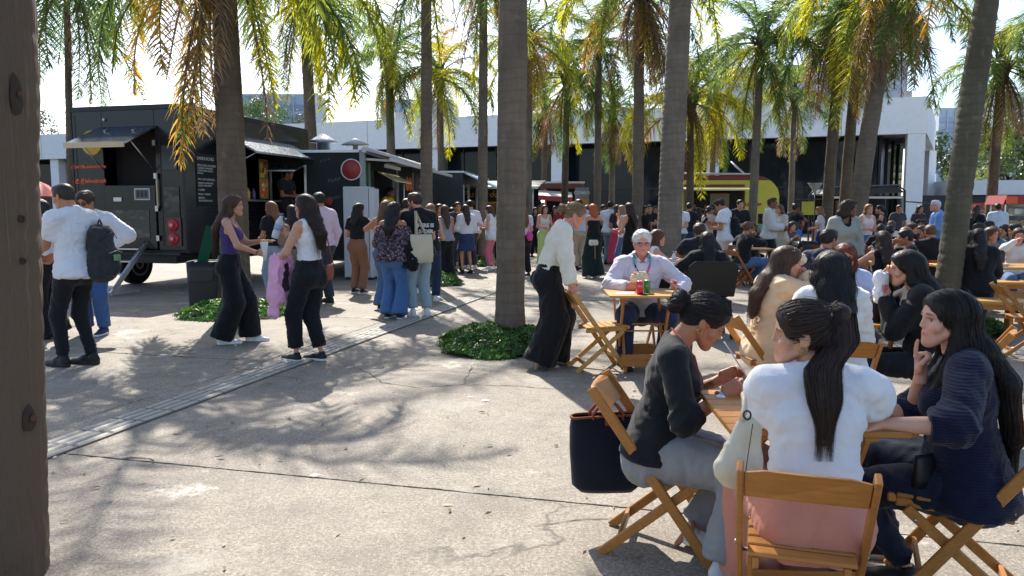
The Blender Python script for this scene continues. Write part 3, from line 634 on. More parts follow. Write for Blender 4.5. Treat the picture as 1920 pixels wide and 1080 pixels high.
# ================================================================== GROUND COVER MOUNDS
MLF = [leaf(srgb(54, 92, 32), .3, .55, name='cover_leaf'), leaf(srgb(84, 124, 42), .35, .5, name='cover_leaf_bright')]
def mound(px, Y, rx, ry, h, label, seed, nl=5200, off=(0, 0)):
    r_ = np.random.RandomState(seed); x = (px - 960) / FPX * Y + off[0]; e = empty('ground_cover', (x, Y + off[1], 0), 0, label, 'plant', 'leafy mounds at palm feet')
    m = MB(); prof = []
    ring = 28; vs_ = []
    for i, f in enumerate((1.0, .85, .6, .3, .02)):
        for j in range(ring):
            a = 2 * math.pi * j / ring; w_ = 1 + .06 * math.sin(3 * a + seed) + .04 * math.sin(7 * a); vs_.append((rx * f * w_ * math.cos(a), ry * f * w_ * math.sin(a), h * (1 - f ** 2.2) * .85 + .004))
    m.add(vs_, [(i * ring + j, i * ring + (j + 1) % ring, (i + 1) * ring + (j + 1) % ring, (i + 1) * ring + j) for i in range(4) for j in range(ring)], 0, True); m.build('soil', plain(srgb(46, 42, 26), .95, name='soil'), e)
    f = np.sqrt(r_.rand(nl)) * 1.03; a = r_.rand(nl) * 6.283; w_ = 1 + .06 * np.sin(3 * a + seed) + .04 * np.sin(7 * a) + r_.normal(0, .03, nl)
    lump = fbm(np.stack([f * np.cos(a) * 4 + seed, f * np.sin(a) * 4, np.zeros(nl)], 1), 3)
    c = np.stack([rx * f * w_ * np.cos(a), ry * f * w_ * np.sin(a), h * np.clip(1 - f ** 2.2, 0, 1) * .9 + .012 + (lump - .42) * .16 + r_.rand(nl) * .03], 1)
    nrm = np.stack([np.cos(a) * f, np.sin(a) * f, np.full(nl, .75)], 1) + r_.normal(0, .45, (nl, 3)); nrm /= np.linalg.norm(nrm, axis=1)[:, None]
    t1 = np.cross(nrm, r_.normal(size=(nl, 3))); t1 /= np.linalg.norm(t1, axis=1)[:, None]; t2 = np.cross(nrm, t1); s_ = (.013 + .013 * r_.rand(nl))[:, None] * (1 + max(0, Y - 9) * .05)
    V_ = np.stack([c - t1 * s_, c + t2 * s_ * .55 + nrm * .004, c + t1 * s_, c - t2 * s_ * .55 + nrm * .004], 1).reshape(-1, 3); F_ = np.arange(nl * 4).reshape(-1, 4)
    me = mesh_np('leaves', V_, F_, False); me.materials.append(MLF[0]); me.materials.append(MLF[1]); me.polygons.foreach_set('material_index', (r_.rand(nl) < .4).astype(np.int32))
    o = bpy.data.objects.new('leaves', me); link(o, e); tag(o, kind='stuff'); return e
mound(956, 8.55, .66, .72, .23, 'round leafy mound at the foot of the central palm', 1, 15000, (-.13, -.05))
mound(437, 11.2, .74, .75, .19, 'leafy mound at the palm beside the black truck', 2, 9000)
mound(1778, 9.7, .70, .72, .25, 'leafy mound at the greenish leaning trunk', 3, 6000)
mound(812, 15.9, .50, .6, .20, 'leafy mound at the slim trunk behind the tote bag man', 4, 3000, (.1, 0))
mound(905, 21.5, .5, .6, .22, 'leafy mound behind the woman in pink trousers', 5, 2500)
mound(1252, 14.5, .7, .7, .2, 'leafy mound at the stout ringed trunk', 6, 2500)
# fallen leaf scraps and grit on the pavement
r_ = np.random.RandomState(5); nl = 900; c = np.stack([r_.uniform(-6, 5, nl), 2.4 + 14 * r_.rand(nl) ** 1.6, np.full(nl, .009)], 1); a = r_.rand(nl) * 6.28; L_ = r_.uniform(.006, .035, nl); wd = L_ * r_.uniform(.1, .5, nl); tl = r_.uniform(0, .012, nl)
d_ = np.stack([np.cos(a), np.sin(a), np.zeros(nl)], 1); n_ = np.stack([-np.sin(a), np.cos(a), np.zeros(nl)], 1); up = np.array([0, 0, 1.0])
me = mesh_np('leaf_litter', np.stack([c - d_ * L_[:, None], c + n_ * wd[:, None] + up * tl[:, None], c + d_ * L_[:, None] + up * tl[:, None] * .5, c - n_ * wd[:, None]], 1).reshape(-1, 3), np.arange(nl * 4).reshape(-1, 4), False); me.materials.append(leaf(srgb(120, 98, 70), .1, .6, name='litter')); o = link(bpy.data.objects.new('leaf_litter', me)); tag(o, 'scattered dry leaf scraps on the concrete', 'litter', kind='stuff')
print('env', time.time() - T0)
# ================================================================== FOOD TRUCKS AND STALLS
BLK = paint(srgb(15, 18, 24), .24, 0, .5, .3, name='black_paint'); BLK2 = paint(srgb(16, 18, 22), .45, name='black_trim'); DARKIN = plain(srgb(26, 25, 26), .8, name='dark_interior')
STL = metal(); ALU = metal((.72, .73, .75), .38, name='aluminium'); RUB = plain(srgb(18, 18, 19), .9, name='rubber'); WHT = paint(srgb(214, 214, 216), .45, name='white_paint')
REDP = paint(srgb(178, 34, 38), .4, name='red_paint'); YELP = paint(srgb(204, 196, 58), .35, name='yellow_paint'); CREAM = paint(srgb(206, 190, 150), .5, name='cream_paint')
ORG = plain(srgb(220, 96, 50), .6, name='orange_print'); YLO = plain(srgb(206, 166, 60), .6, name='yellow_print'); WPR = plain(srgb(208, 208, 206), .6, name='white_print'); GRN = plain(srgb(30, 140, 70), .5, name='green_print')
def wheel(parent, x, y, r=.42, wd=.24, side=1):
    M = Matrix.Rotation(math.pi / 2, 3, 'Y')
    wh = MB().lathe([(r * .62, -wd / 2), (r * .93, -wd / 2), (r, -wd / 2 + .03), (r, wd / 2 - .03), (r * .93, wd / 2), (r * .62, wd / 2)], (x, y, r), 28, M=M).build('wheel', RUB, parent)
    MB().lathe([(.03, -.02), (r * .2, .01), (r * .45, -.02), (r * .6, .03), (r * .615, -.03)], (x + side * (wd / 2 - .0), y, r), 24, M=M).build('rim', STL, wh)
    return wh
def poster(parent, M, w_, h_, base, blobs, seed, name='poster'):
    """printed food picture: flat board with raised printed patches"""
    r_ = random.Random(seed); m = MB(); m.box((0, 0, 0), (w_, h_, .012)); o = m.build(name, base, parent); o.matrix_local = M
    for k, (c, n_, sz) in enumerate(blobs):
        m = MB()
        for q in range(n_):
            cx, cy = r_.uniform(-w_ * .36, w_ * .36), r_.uniform(-h_ * .36, h_ * .36); rr = sz * r_.uniform(.6, 1.2); nn = 9
            pts = [(cx + rr * math.cos(6.283 * i / nn) * r_.uniform(.8, 1.2), cy + rr * .7 * math.sin(6.283 * i / nn) * r_.uniform(.8, 1.2), .0085 + .0012 * k + .0003 * q) for i in range(nn)]
            pts = [(max(-w_ / 2 + .01, min(w_ / 2 - .01, a)), max(-h_ / 2 + .01, min(h_ / 2 - .01, b)), c_) for a, b, c_ in pts]
            m.add(pts, [tuple(range(nn))])
        m.build('print', c, o)
    return o
# ---- black truck -------------------------------------------------------------------------------------------
a1 = .243; cR = Vector((-6.0, 14.3, 0)); d1 = Vector((math.sin(a1), math.cos(a1), 0)); d2 = Vector((-d1.y, d1.x, 0)); HW = 1.22; LEN = 4.6
tr = empty('food_truck', cR + d2 * HW, -a1, 'big black food truck with open hatches and steps at the left', 'food truck')
zb, zt = .78, 3.42
def pnl(x0, x1, y0, y1, z0, z1, mat=None, name='panel', parent=None, bevel=.006): return MB().bbox(x0, x1, y0, y1, z0, z1).build(name, mat or BLK, parent or tr, bevel)
# rear wall in panels round the door opening (local x: -1.22 left .. 1.22 right, rear plane y=0)
pnl(-HW, -.52, 0, .05, zb, zt, name='rear_panel'); pnl(.62, HW, 0, .05, zb, zt, name='rear_panel'); pnl(-.518, .618, 0, .05, 3.02, zt, name='rear_panel')
pnl(-HW, -HW + .05, .052, LEN, zb, zt, name='side_panel'); pnl(-HW, HW, LEN + .002, LEN + .05, zb, zt, name='front_panel'); pnl(-HW + .02, HW - .02, .03, LEN, zt - .05, zt + .02, name='roof')
pnl(-HW, HW, .052, LEN, zb - .06, zb - .002, BLK2, name='floor')
# right side with window opening and glazed door
pnl(HW - .05, HW, .052, 1.45, zb, zt, name='side_panel'); pnl(HW - .05, HW, 1.452, 3.4, zb, 1.74, name='side_panel'); pnl(HW - .05, HW, 1.452, 3.4, 2.72, zt, name='side_panel'); pnl(HW - .05, HW, 3.402, LEN, 2.62, zt, name='side_panel')
pnl(HW - .05, HW, 3.402, LEN, zb, 1.1, name='side_panel'); pnl(HW - .05, HW, 3.402, 3.55, 1.102, 2.618, name='side_panel'); pnl(HW - .05, HW, LEN - .12, LEN, 1.102, 2.618, name='side_panel')
gl = pnl(HW - .035, HW - .02, 3.552, LEN - .122, 1.102, 2.618, glass_dark((.03, .035, .04), .04, name='door_glass'), 'door_glass')
for y in (3.552, LEN - .16): pnl(HW - .018, HW + .006, y, y + .035, 1.11, 2.61, ALU, 'door_frame')
for z in (1.11, 2.57): pnl(HW - .018, HW + .006, 3.59, LEN - .162, z, z + .035, ALU, 'door_frame')
# edges / trim
for x in (-HW - .004, HW - .036):
    pnl(x, x + .04, -.012, -.002, zb - .02, zt + .02, BLK2, 'corner_trim')
pnl(HW + .002, HW + .014, .0, LEN, zt - .07, zt + .025, BLK2, 'top_trim'); pnl(-HW, HW, -.016, -.004, zt - .06, zt + .03, BLK2, 'top_trim'); pnl(HW + .002, HW + .014, .0, LEN, zb - .03, zb + .06, BLK2, 'sill_trim')
# rear hatch flap
fl = MB(); hz0, hz1 = 3.03, 2.66; fy = -.86
fl.add([(-.56, -.02, hz0), (.68, -.02, hz0), (.68, fy, hz1), (-.56, fy, hz1), (-.56, -.02, hz0 + .035), (.68, -.02, hz0 + .035), (.68, fy, hz1 + .035), (-.56, fy, hz1 + .035)], [(3, 2, 1, 0), (4, 5, 6, 7), (0, 1, 5, 4), (1, 2, 6, 5), (2, 3, 7, 6), (3, 0, 4, 7)])
hat = fl.build('rear_hatch', metal((.34, .38, .44), .16, name='dark_steel'), tr)
MB().bbox(-.57, .69, fy - .02, fy - .004, hz1 - .05, hz1 + .045).build('hatch_edge', CREAM, hat)
for x in (-.2, .4): MB().beam((x, -.3, 2.96), (x, -.22, 2.985), .05, .02).build('hinge', STL, hat)
for x in (-.48, .6): MB().tube([(x, -.02, 2.25), (x, -.60, 2.74)], .011, 6).build('gas_strut', STL, tr)
# door opening: dark inside, half door with glass
pnl(-.5, .6, .30, .34, 1.9, 3.0, DARKIN, 'inner_wall'); dr = pnl(-.5, .6, -.03, .03, zb + .02, 1.98, BLK, 'rear_door'); pnl(-.36, .46, -.042, -.032, 1.0, 1.52, glass_dark((.06, .07, .065), .10, name='door_window', wav=.5), 'window', dr)
pnl(-.30, -.12, -.055, -.033, 1.68, 1.76, STL, 'handle', dr)
for z0, z1 in ((1.705, 1.73), (1.90, 1.925)): pnl(.16, .50, -.05, -.033, z0, z1, WPR, 'plate_frame', dr)
for x0 in (.16, .475): pnl(x0, x0 + .025, -.048, -.033, 1.732, 1.898, WPR, 'plate_frame', dr)
pnl(.19, .47, -.040, -.033, 1.735, 1.895, plain(srgb(92, 98, 104), .4, name='plate'), 'plate', dr)
for q in range(3): pnl(.21 + q * .085, .27 + q * .085, -.043, -.0405, 1.76, 1.87, BLK2, 'plate_slot', dr)
pnl(.645, .675, -.06, -.03, 1.55, 2.2, plain(srgb(196, 180, 150), .5, name='bar_paint'), 'grab_bar'); pnl(.78, 1.1, -.022, -.004, 1.15, 1.95, glass_dark((.03, .034, .038), .12, name='side_gloss', wav=.4), 'gloss_panel'); pnl(.76, 1.08, -.022, -.004, 2.25, 2.7, paint(srgb(58, 66, 76), .4, name='grey_sticker'), 'vent_panel')
tl_ = pnl(.80, 1.12, -.03, -.004, .86, 1.38, plain(srgb(96, 66, 66), .5, name='lamp_housing'), 'tail_light')
for z in (.99, 1.24): MB().lathe([(.11, 0), (.11, .018), (.1, .024), (.02, .026)], (.96, -.03, z), 18, M=Matrix.Rotation(math.pi / 2, 3, 'X')).build('lens', plain(srgb(176, 30, 44), .2, name='lamp_red'), tl_); MB().lathe([(.04, 0), (.03, .02), (.01, .024)], (.96, -.078, z), 12, M=Matrix.Rotation(math.pi / 2, 3, 'X')).build('bulb', plain(srgb(230, 160, 160), .2, name='lamp_pink'), tl_)
FX = lambda x, z: frame((x, -.006, z), (1, 0, 0), (0, 0, 1))
MB().lathe([(.235, 0), (.235, .006), (.16, .0065), (.16, .0005)], (-.75, -.006, 2.78), 30, M=Matrix.Rotation(math.pi / 2, 3, 'X')).build('round_logo', YLO, tr)
text_obj('@parrilla.sulamericana', 'lettering', .085, ORG, tr, FX(-.86, 2.34), shear=.2, bold=.003); text_obj('f @ @lafoodtruck', 'lettering', .1, ORG, tr, FX(-.86, 2.07), shear=.15, bold=.004)
MB().lathe([(.03, 0), (.025, .03), (.005, .035)], (-.45, -.006, 3.2), 10, M=Matrix.Rotation(math.pi / 2, 3, 'X')).build('marker_lamp', WPR, tr)
# menu board on the side
SX = lambda y, z, e=.008: frame((HW + e, y, z), (0, 1, 0), (0, 0, 1))
mbrd = pnl(HW + .001, HW + .016, .33, 1.0, 1.6, 2.58, plain(srgb(20, 21, 23), .7, name='chalkboard'), 'menu_board')
for k, (s_, z, sz) in enumerate((('SANDUICHES', 2.49, .085), ('PÃO COM CHORIZO', 2.36, .06), ('CHORIZO, VINAGRETE,\nCHIMICHURRI, QUEIJO\nMOLHO', 2.25, .046), ('PÃO COM LINGUIÇA', 2.10, .055), ('LINGUIÇA ARTESANAL,\nQUEIJO, VINAGRETE', 2.0, .046), ('COMBO', 1.9, .055), ('FRITAS + BEBIDA', 1.82, .05), ('BEBIDAS\nÁGUA REFRI SUCO', 1.72, .05))):
    for q, ln in enumerate(s_.split('\n')): text_obj(ln, 'lettering', sz, WPR, tr, SX(.36, z + .03 * s_.count('\n') - q * sz * 1.05, .019), align='LEFT', extrude=.001)
pnl(HW + .001, HW + .03, 1.08, 1.18, 1.95, 2.35, WPR, 'notice')
# side hatch awning with printed underside
def flap(parent, x0, y0, y1, z0, out, drop, th, mat, name='side_hatch'):
    m = MB(); m.add([(x0, y0, z0), (x0, y1, z0), (x0 + out, y1, z0 - drop), (x0 + out, y0, z0 - drop), (x0, y0, z0 + th), (x0, y1, z0 + th), (x0 + out, y1, z0 - drop + th), (x0 + out, y0, z0 - drop + th)], [(3, 2, 1, 0), (4, 5, 6, 7), (0, 1, 5, 4), (1, 2, 6, 5), (2, 3, 7, 6), (3, 0, 4, 7)])
    return m.build(name, mat, parent)
sh = flap(tr, HW + .02, 1.2, 3.75, 2.98, .75, .35, .04, metal((.42, .45, .5), .22, name='hatch_steel'))
r_ = random.Random(4)
for k in range(16):
    f_ = r_.uniform(.15, .85); y = r_.uniform(1.4, 3.5); c = Vector((HW + .02 + .75 * f_, y, 2.98 - .35 * f_ - .006)); m = MB(); nn = 8; s_ = r_.uniform(.06, .16)
    m.add([(c.x + .5 * s_ * math.cos(6.28 * i / nn) * .9, c.y + s_ * math.sin(6.28 * i / nn), c.z - .35 / .75 * .5 * s_ * math.cos(6.28 * i / nn) * .9) for i in range(nn)], [tuple(range(nn))]); m.build('print', [YLO, ORG, WPR, REDP][k % 4], sh)
for y in (1.3, 3.6): MB().tube([(HW + .01, y, 2.35), (HW + .7, y, 2.66)], .012, 6).build('gas_strut', STL, tr)
pnl(HW - .3, HW + .28, 1.42, 3.38, 1.70, 1.738, STL, 'counter'); pnl(-.4, -.36, .4, LEN - .1, zb, 3.3, DARKIN, 'inner_wall')
poster(tr, SX(2.62, 2.40, .012), .34, .42, plain(srgb(120, 96, 66), .6, name='poster_board'), [(YLO, 7, .08), (ORG, 5, .05), (plain(srgb(90, 56, 34), .6), 5, .05)], 3)
poster(tr, SX(2.62, 1.98, .012), .34, .42, plain(srgb(170, 120, 66), .6, name='poster_board2'), [(ORG, 6, .09), (YLO, 6, .06), (WPR, 2, .05)], 5)
for k, (y, z, c) in enumerate(((1.75, 1.95, srgb(150, 60, 50)), (1.95, 1.9, srgb(196, 150, 60)), (2.15, 1.88, srgb(90, 60, 110)))):
    MB().lathe([(.04, 0), (.045, .02), (.045, .16), (.02, .2), (.018, .24)], (HW + .05, y, 1.74), 12).build('sauce_bottle', plain(c, .3), tr)
wheel(tr, .98, 1.25); wheel(tr, -.98, 1.25); wheel(tr, .98, 3.9); wheel(tr, -.98, 3.9)
pnl(-.9, .9, .1, LEN - .1, .52, .7, BLK2, 'chassis'); pnl(-1.1, 1.1, -.06, -.02, .68, .74, BLK2, 'bumper')
for s_ in (-1, 1): m = MB(); m.prism([(.75, .76), (1.75, .76), (1.7, .9), (1.45, 1.0), (1.05, 1.0), (.8, .9)], s_ * (HW + .002), s_ * (HW + .03), 'x'); m.build('wheel_arch', BLK2, tr)
for y in (1.15,): pnl(HW + .0015, HW + .006, y, y + .02, zb, zt - .08, BLK2, 'panel_seam')
for z in (1.5, 2.9): pnl(HW + .0015, HW + .005, .02, 1.14, z, z + .012, BLK2, 'panel_seam')
for x, z0, z1 in ((-1.12, .85, 3.3), (.72, .85, 2.95)): pnl(x, x + .014, -.007, -.0015, z0, z1, BLK2, 'panel_seam')
for z in (.95, 1.5, 2.1, 2.7): MB().bbox(.60, .66, -.05, -.031, z, z + .1).build('hinge', STL, tr)
# folding steps behind the rear door
st = empty('folding_steps', cR + d2 * (HW + .15) - d1 * .02, -a1, 'aluminium folding steps at the rear door of the black truck', 'steps')
for x in (-.5, .5): MB().beam((x, -.05, .86), (x, -.95, .04), .04, .08).build('stringer', ALU, st); MB().beam((x, -.95, .04), (x, -.25, .04), .03, .04).build('foot_rail', ALU, st); 
for k in range(4): MB().box((0, -.12 - k * .235, .80 - k * .215), (1.02, .17, .025)).build('tread', STL, st)
for x in (-.52, .52): MB().tube([(x, -.05, .95), (x, -.42, .62), (x, -.9, .16)], .014, 6).build('hand_rail', STL, st)
# ---- trailer with round red sign -------------------------------------------------------------------------------
CHK = plain(srgb(28, 36, 38), .7, name='chalk_wall'); MAR = paint(srgb(92, 70, 86), .7, name='plum_fabric')
a2 = .086; c2 = Vector((-3.34, 17.4, 0)); e1 = Vector((math.sin(a2), math.cos(a2), 0)); e2 = Vector((-e1.y, e1.x, 0))
t2 = empty('food_trailer', c2 + e2 * 1.15, -a2, 'dark chalkboard trailer with round red sign and plum awning', 'food trailer')
def p2(*a, mat=CHK, name='panel', bevel=.004): return MB().bbox(*a).build(name, mat, t2, bevel)
p2(-1.15, -.95, 0, .05, .45, 2.8, name='end_panel'); p2(-.948, -.15, 0, .05, .45, 1.15, name='end_panel'); p2(-.948, -.15, 0, .05, 2.5, 2.8, name='end_panel'); p2(-.148, 1.1, 0, .05, .45, 2.8, name='end_panel')
for x0, x1, z0, z1 in ((-.95, -.15, 1.1, 1.15), (-.95, -.15, 2.48, 2.53), (-.97, -.92, .5, 2.53), (-.17, -.12, .5, 2.53)): p2(x0, x1, -.035, -.003, z0, z1, mat=ALU, name='window_frame')
m = MB(); m.add([(-.95, -.03, 2.5), (-.15, -.03, 2.5), (-.15, -.62, 2.36), (-.95, -.62, 2.36), (-.95, -.03, 2.53), (-.15, -.03, 2.53), (-.15, -.62, 2.39), (-.95, -.62, 2.39)], [(3, 2, 1, 0), (4, 5, 6, 7), (0, 1, 5, 4), (1, 2, 6, 5), (2, 3, 7, 6), (3, 0, 4, 7)]); m.build('end_hatch', metal((.5, .52, .56), .25, name='hatch_alu'), t2)
p2(1.1, 1.22, -.03, .09, .45, 2.86, mat=paint(srgb(150, 152, 156), .5, name='grey_post'), name='corner_post'); p2(-1.15, 1.09, -.02, 8.3, 2.8, 2.86, mat=ALU, name='roof')
sgn = MB().lathe([(.24, 0), (.24, .05), (.215, .055), (.215, .03)], (.92, -.012, 2.42), 36, M=Matrix.Rotation(math.pi / 2, 3, 'X')).build('round_sign', WPR, t2); MB().lathe([(.213, 0), (.213, .048), (.01, .05)], (.92, -.012, 2.42), 36, M=Matrix.Rotation(math.pi / 2, 3, 'X')).build('sign_face', paint(srgb(158, 52, 50), .5, name='sign_red'), sgn)
for k, (x, z, s_) in enumerate(((.3, 2.2, 'Pastel'), (.5, 1.85, 'Caldo de cana'), (.1, 2.6, '* * *'))): text_obj(s_, 'chalk_text', .13, plain(srgb(96, 110, 108), .8, name='faded_chalk'), t2, frame((x + .2, -.008, z), (1, 0, .25), (-.25, 0, 1)), shear=.3, extrude=.001)
for k, (x, z, c, rr) in enumerate(((.22, .95, ORG, .15), (.26, 1.45, paint(srgb(140, 44, 36), .5, name='brick_print'), .13), (.24, 1.2, YLO, .09), (.2, .65, ORG, .12), (.38, 1.72, paint(srgb(140, 44, 36), .5, name='brick_print'), .11))): MB().lathe([(rr, 0), (rr * .8, .012 + .002 * k), (.01, .014 + .002 * k)], (x, -.006, z), 11, M=Matrix.Rotation(math.pi / 2, 3, 'X')).build('food_print', c, t2)
p2(1.1, 1.15, .092, 1.0, .45, 2.8, name='side_panel'); p2(1.1, 1.15, 1.002, 5.2, .45, 1.25, name='side_panel'); p2(1.1, 1.15, 1.002, 5.2, 2.45, 2.8, name='side_panel'); p2(1.1, 1.15, 5.202, 8.3, .45, 2.8, mat=paint(srgb(72, 70, 72), .5, name='grey_panel'), name='side_panel')
p2(-1.15, -1.1, .06, 8.3, .45, 2.8, name='side_panel'); p2(-1.15, 1.1, .06, 8.3, .38, .45, name='floor', mat=BLK2); p2(-.2, -.15, .3, 8.2, .5, 2.7, mat=plain(srgb(70, 82, 92), .6, name='inner_blue'), name='inner_wall'); p2(.8, 1.45, 1.0, 5.2, 1.22, 1.26, mat=STL, name='counter')
for y in (.45, 3.2, 5.15): MB().bbox(1.16, 1.2, y, y + .05, .5, 2.6).build('window_post', ALU, t2)
MB().bbox(1.16, 1.19, .35, .40, .9, 2.7).build('green_strip', GRN, t2)
m = MB(); m.add([(1.2, 1.2, 2.42), (1.2, 3.0, 2.42), (1.62, 3.0, 2.2), (1.62, 1.2, 2.2), (1.2, 1.2, 2.45), (1.2, 3.0, 2.45), (1.62, 3.0, 2.23), (1.62, 1.2, 2.23)], [(3, 2, 1, 0), (4, 5, 6, 7), (0, 1, 5, 4), (1, 2, 6, 5), (2, 3, 7, 6), (3, 0, 4, 7)]); m.build('inner_hatch', CREAM, t2)
MB().tube([(1.5, 2.6, 1.26), (1.5, 2.6, 2.2)], .018, 6).build('prop', WPR, t2)
aw = flap(t2, 1.18, -.05, 8.2, 2.82, .62, .16, .03, MAR, 'awning'); MB().tube([(1.22, -.06, 2.86), (1.22, 8.2, 2.86)], .07, 10).build('roller', WPR, aw); MB().bbox(1.78, 1.84, -.05, 8.2, 2.6, 2.68).build('front_bar', WPR, aw)
for y in (.1, 2.0): MB().beam((1.2, y, 2.66), (1.78, y, 2.62), .05, .05).build('awning_arm', WPR, aw)
MB().bbox(1.5, 1.56, .6, 2.0, 2.5, 2.58).build('lamp_tube', WPR, aw)
MB().lathe([(.06, 0), (.06, .16), (.34, .18), (.02, .34)], (.75, .9, 2.86), 20).build('roof_vent', WPR, t2); MB().lathe([(.16, 0), (.16, .24), (.34, .26), (.30, .3), (.05, .46)], (-.05, 1.0, 2.86), 16).build('roof_vent', STL, t2)
sg2 = p2(1.16, 1.19, 5.5, 6.9, 1.62, 2.1, mat=REDP, name='red_banner'); SB = lambda y, z: frame((1.196, y, z), (0, 1, 0), (0, 0, 1))
p2(1.16, 1.18, 5.5, 6.9, 2.14, 2.62, mat=paint(srgb(84, 82, 84), .5, name='grey_sign'), name='grey_sign')
text_obj('BROTO', 'lettering', .25, WPR, t2, SB(6.3, 1.98), bold=.004); text_obj('4 FATIAS', 'lettering', .3, YLO, t2, SB(6.05, 1.77), bold=.006); text_obj('PIZZA', 'lettering', .17, WPR, t2, SB(6.3, 2.4)); text_obj('DA PRAÇA', 'lettering', .13, WPR, t2, SB(6.3, 2.24))
for y, z in ((4.6, 2.25), (4.2, 2.25)): MB().lathe([(.2, 0), (.2, .02), (.15, .03), (.01, .035)], (1.22, y, z), 16, M=Matrix.Rotation(math.pi / 2, 3, 'Y')).build('food_sign', [ORG, REDP][int(y * 10) % 2], t2)
for y in (2.0, 6.0): wheel(t2, 1.0, y, .33, .2); wheel(t2, -1.0, y, .33, .2)
# white board standing at the corner
wb = empty('white_panel', (-3.35, 16.85, 0), -.12, 'tall plain white cabinet standing beside the chalkboard trailer', 'cabinet')
MB().bbox(-.32, .24, 0, .5, .06, 2.03).build('body', paint(srgb(190, 193, 198), .4, name='cabinet_white'), wb, .01); MB().bbox(.252, .34, .02, .48, .06, 1.99).build('door_edge', paint(srgb(204, 206, 210), .4, name='cabinet_edge'), wb, .006); MB().bbox(-.3, .3, .03, .47, 0, .058).build('plinth', BLK2, wb)
# ---- trailer with pale awning, black and orange sign -----------------------------------------------------------
t3 = empty('food_trailer', (-2.75, 26.4, 0), -.10, 'dark trailer with pale blue raised hatch behind the slim trunk', 'food trailer')
def p3(*a, mat=BLK2, name='panel'): return MB().bbox(*a).build(name, mat, t3, .004)
p3(-1.1, 1.1, 0, .06, .45, 2.78, name='end_panel', mat=paint(srgb(60, 62, 66), .5, name='charcoal')); p3(-1.1, -1.05, .062, 6.5, .45, 2.78, name='side_panel'); p3(1.05, 1.1, .062, 6.5, .45, 1.2, name='side_panel'); p3(1.05, 1.1, .062, 6.5, 2.4, 2.78, name='side_panel'); p3(-1.15, 1.15, -.05, 6.5, 2.782, 2.85, name='roof', mat=ALU); p3(-1.1, 1.05, .07, 6.5, .38, .448, name='floor'); p3(-.1, -.05, .2, 6.4, .5, 2.6, mat=DARKIN, name='inner_wall'); p3(.9, 1.5, .1, 6.4, 1.2, 1.24, name='counter', mat=ALU)
for y in (.07, 1.2, 3.2): p3(1.06, 1.13, y, y + .08, 1.24, 2.4, name='window_post', mat=ALU)
flap(t3, 1.14, .1, 3.3, 2.76, 1.35, .62, .05, paint(srgb(196, 212, 224), .35, name='pale_blue_panel'), 'raised_hatch')
p3(.2, 2.35, 3.5, 3.55, 1.9, 2.35, mat=BLK2, name='sign_board'); text_obj('Pastéis do Big', 'lettering', .34, YLO, t3, frame((1.45, 3.49, 2.14), (1, 0, 0), (0, 0, 1)), shear=.25, bold=.006)
p3(.3, 2.3, 3.49, 3.52, 1.78, 1.86, mat=YLO, name='light_strip'); p3(.3, 2.3, 3.6, 3.66, .5, 1.75, mat=plain(srgb(120, 86, 50), .7, name='wood_front'), name='front_panel')
for y in (1.6, 4.6): wheel(t3, .95, y, .33, .2); wheel(t3, -.95, y, .33, .2)
# ---- dark stall behind the central palm -------------------------------------------------------------------------
t3b = empty('food_stall', (-.35, 31.5, 0), -.15, 'dark stall with thin white canopy edge beside the central trunk', 'food stall')
MB().bbox(-1.3, 1.2, 0, 2.0, 0, 1.1).build('counter', BLK2, t3b); MB().bbox(-1.3, 1.2, 1.9, 2.0, 1.102, 2.5).build('back_wall', DARKIN, t3b)
for x in (-1.27, 1.17): MB().bbox(x, x + .06, .02, .08, 1.102, 2.5).build('post', ALU, t3b)
m = MB(); m.add([(-1.5, 2.1, 2.75), (1.5, 2.1, 2.75), (1.5, -.7, 2.4), (-1.5, -.7, 2.4), (-1.5, 2.1, 2.8), (1.5, 2.1, 2.8), (1.5, -.7, 2.45), (-1.5, -.7, 2.45)], [(3, 2, 1, 0), (4, 5, 6, 7), (0, 1, 5, 4), (1, 2, 6, 5), (2, 3, 7, 6), (3, 0, 4, 7)]); m.build('canopy', BLK2, t3b); MB().bbox(-1.5, 1.5, -.74, -.702, 2.37, 2.47).build('canopy_edge', WHT, t3b)
# ---- stall with pink awning -------------------------------------------------------------------------------------
t4 = empty('food_stall', (2.0, 36.5, 0), -.05, 'small stall with pink awning and lit lamps behind the crowd', 'food stall')
def p4(*a, mat=BLK2, name='panel'): return MB().bbox(*a).build(name, mat, t4, .003)
p4(-1.6, 1.35, 0, 2, 0, 1.1, name='counter'); p4(-1.6, 1.35, 1.9, 2, 1.102, 2.8, name='back_wall', mat=DARKIN)
for x in (-1.6, -.5, .5, 1.3): p4(x, x + .06, 0, .06, 1.102, 2.8, name='post', mat=plain(srgb(190, 130, 120), .5, name='pink_post'))
p4(-1.65, 1.4, -.02, 2.05, 2.802, 2.88, name='roof', mat=ALU); p4(-1.6, 1.35, -.015, .0, 2.55, 2.78, name='top_board', mat=plain(srgb(120, 70, 66), .5, name='top_board'))
m = MB(); m.add([(-1.9, -.03, 2.52), (.8, -.03, 2.36), (.8, -1.1, 2.1), (-1.9, -1.1, 2.26), (-1.9, -.03, 2.55), (.8, -.03, 2.39), (.8, -1.1, 2.13), (-1.9, -1.1, 2.29)], [(3, 2, 1, 0), (4, 5, 6, 7), (0, 1, 5, 4), (1, 2, 6, 5), (2, 3, 7, 6), (3, 0, 4, 7)]); m.build('awning', paint(srgb(226, 214, 214), .6, name='awning_pale'), t4)
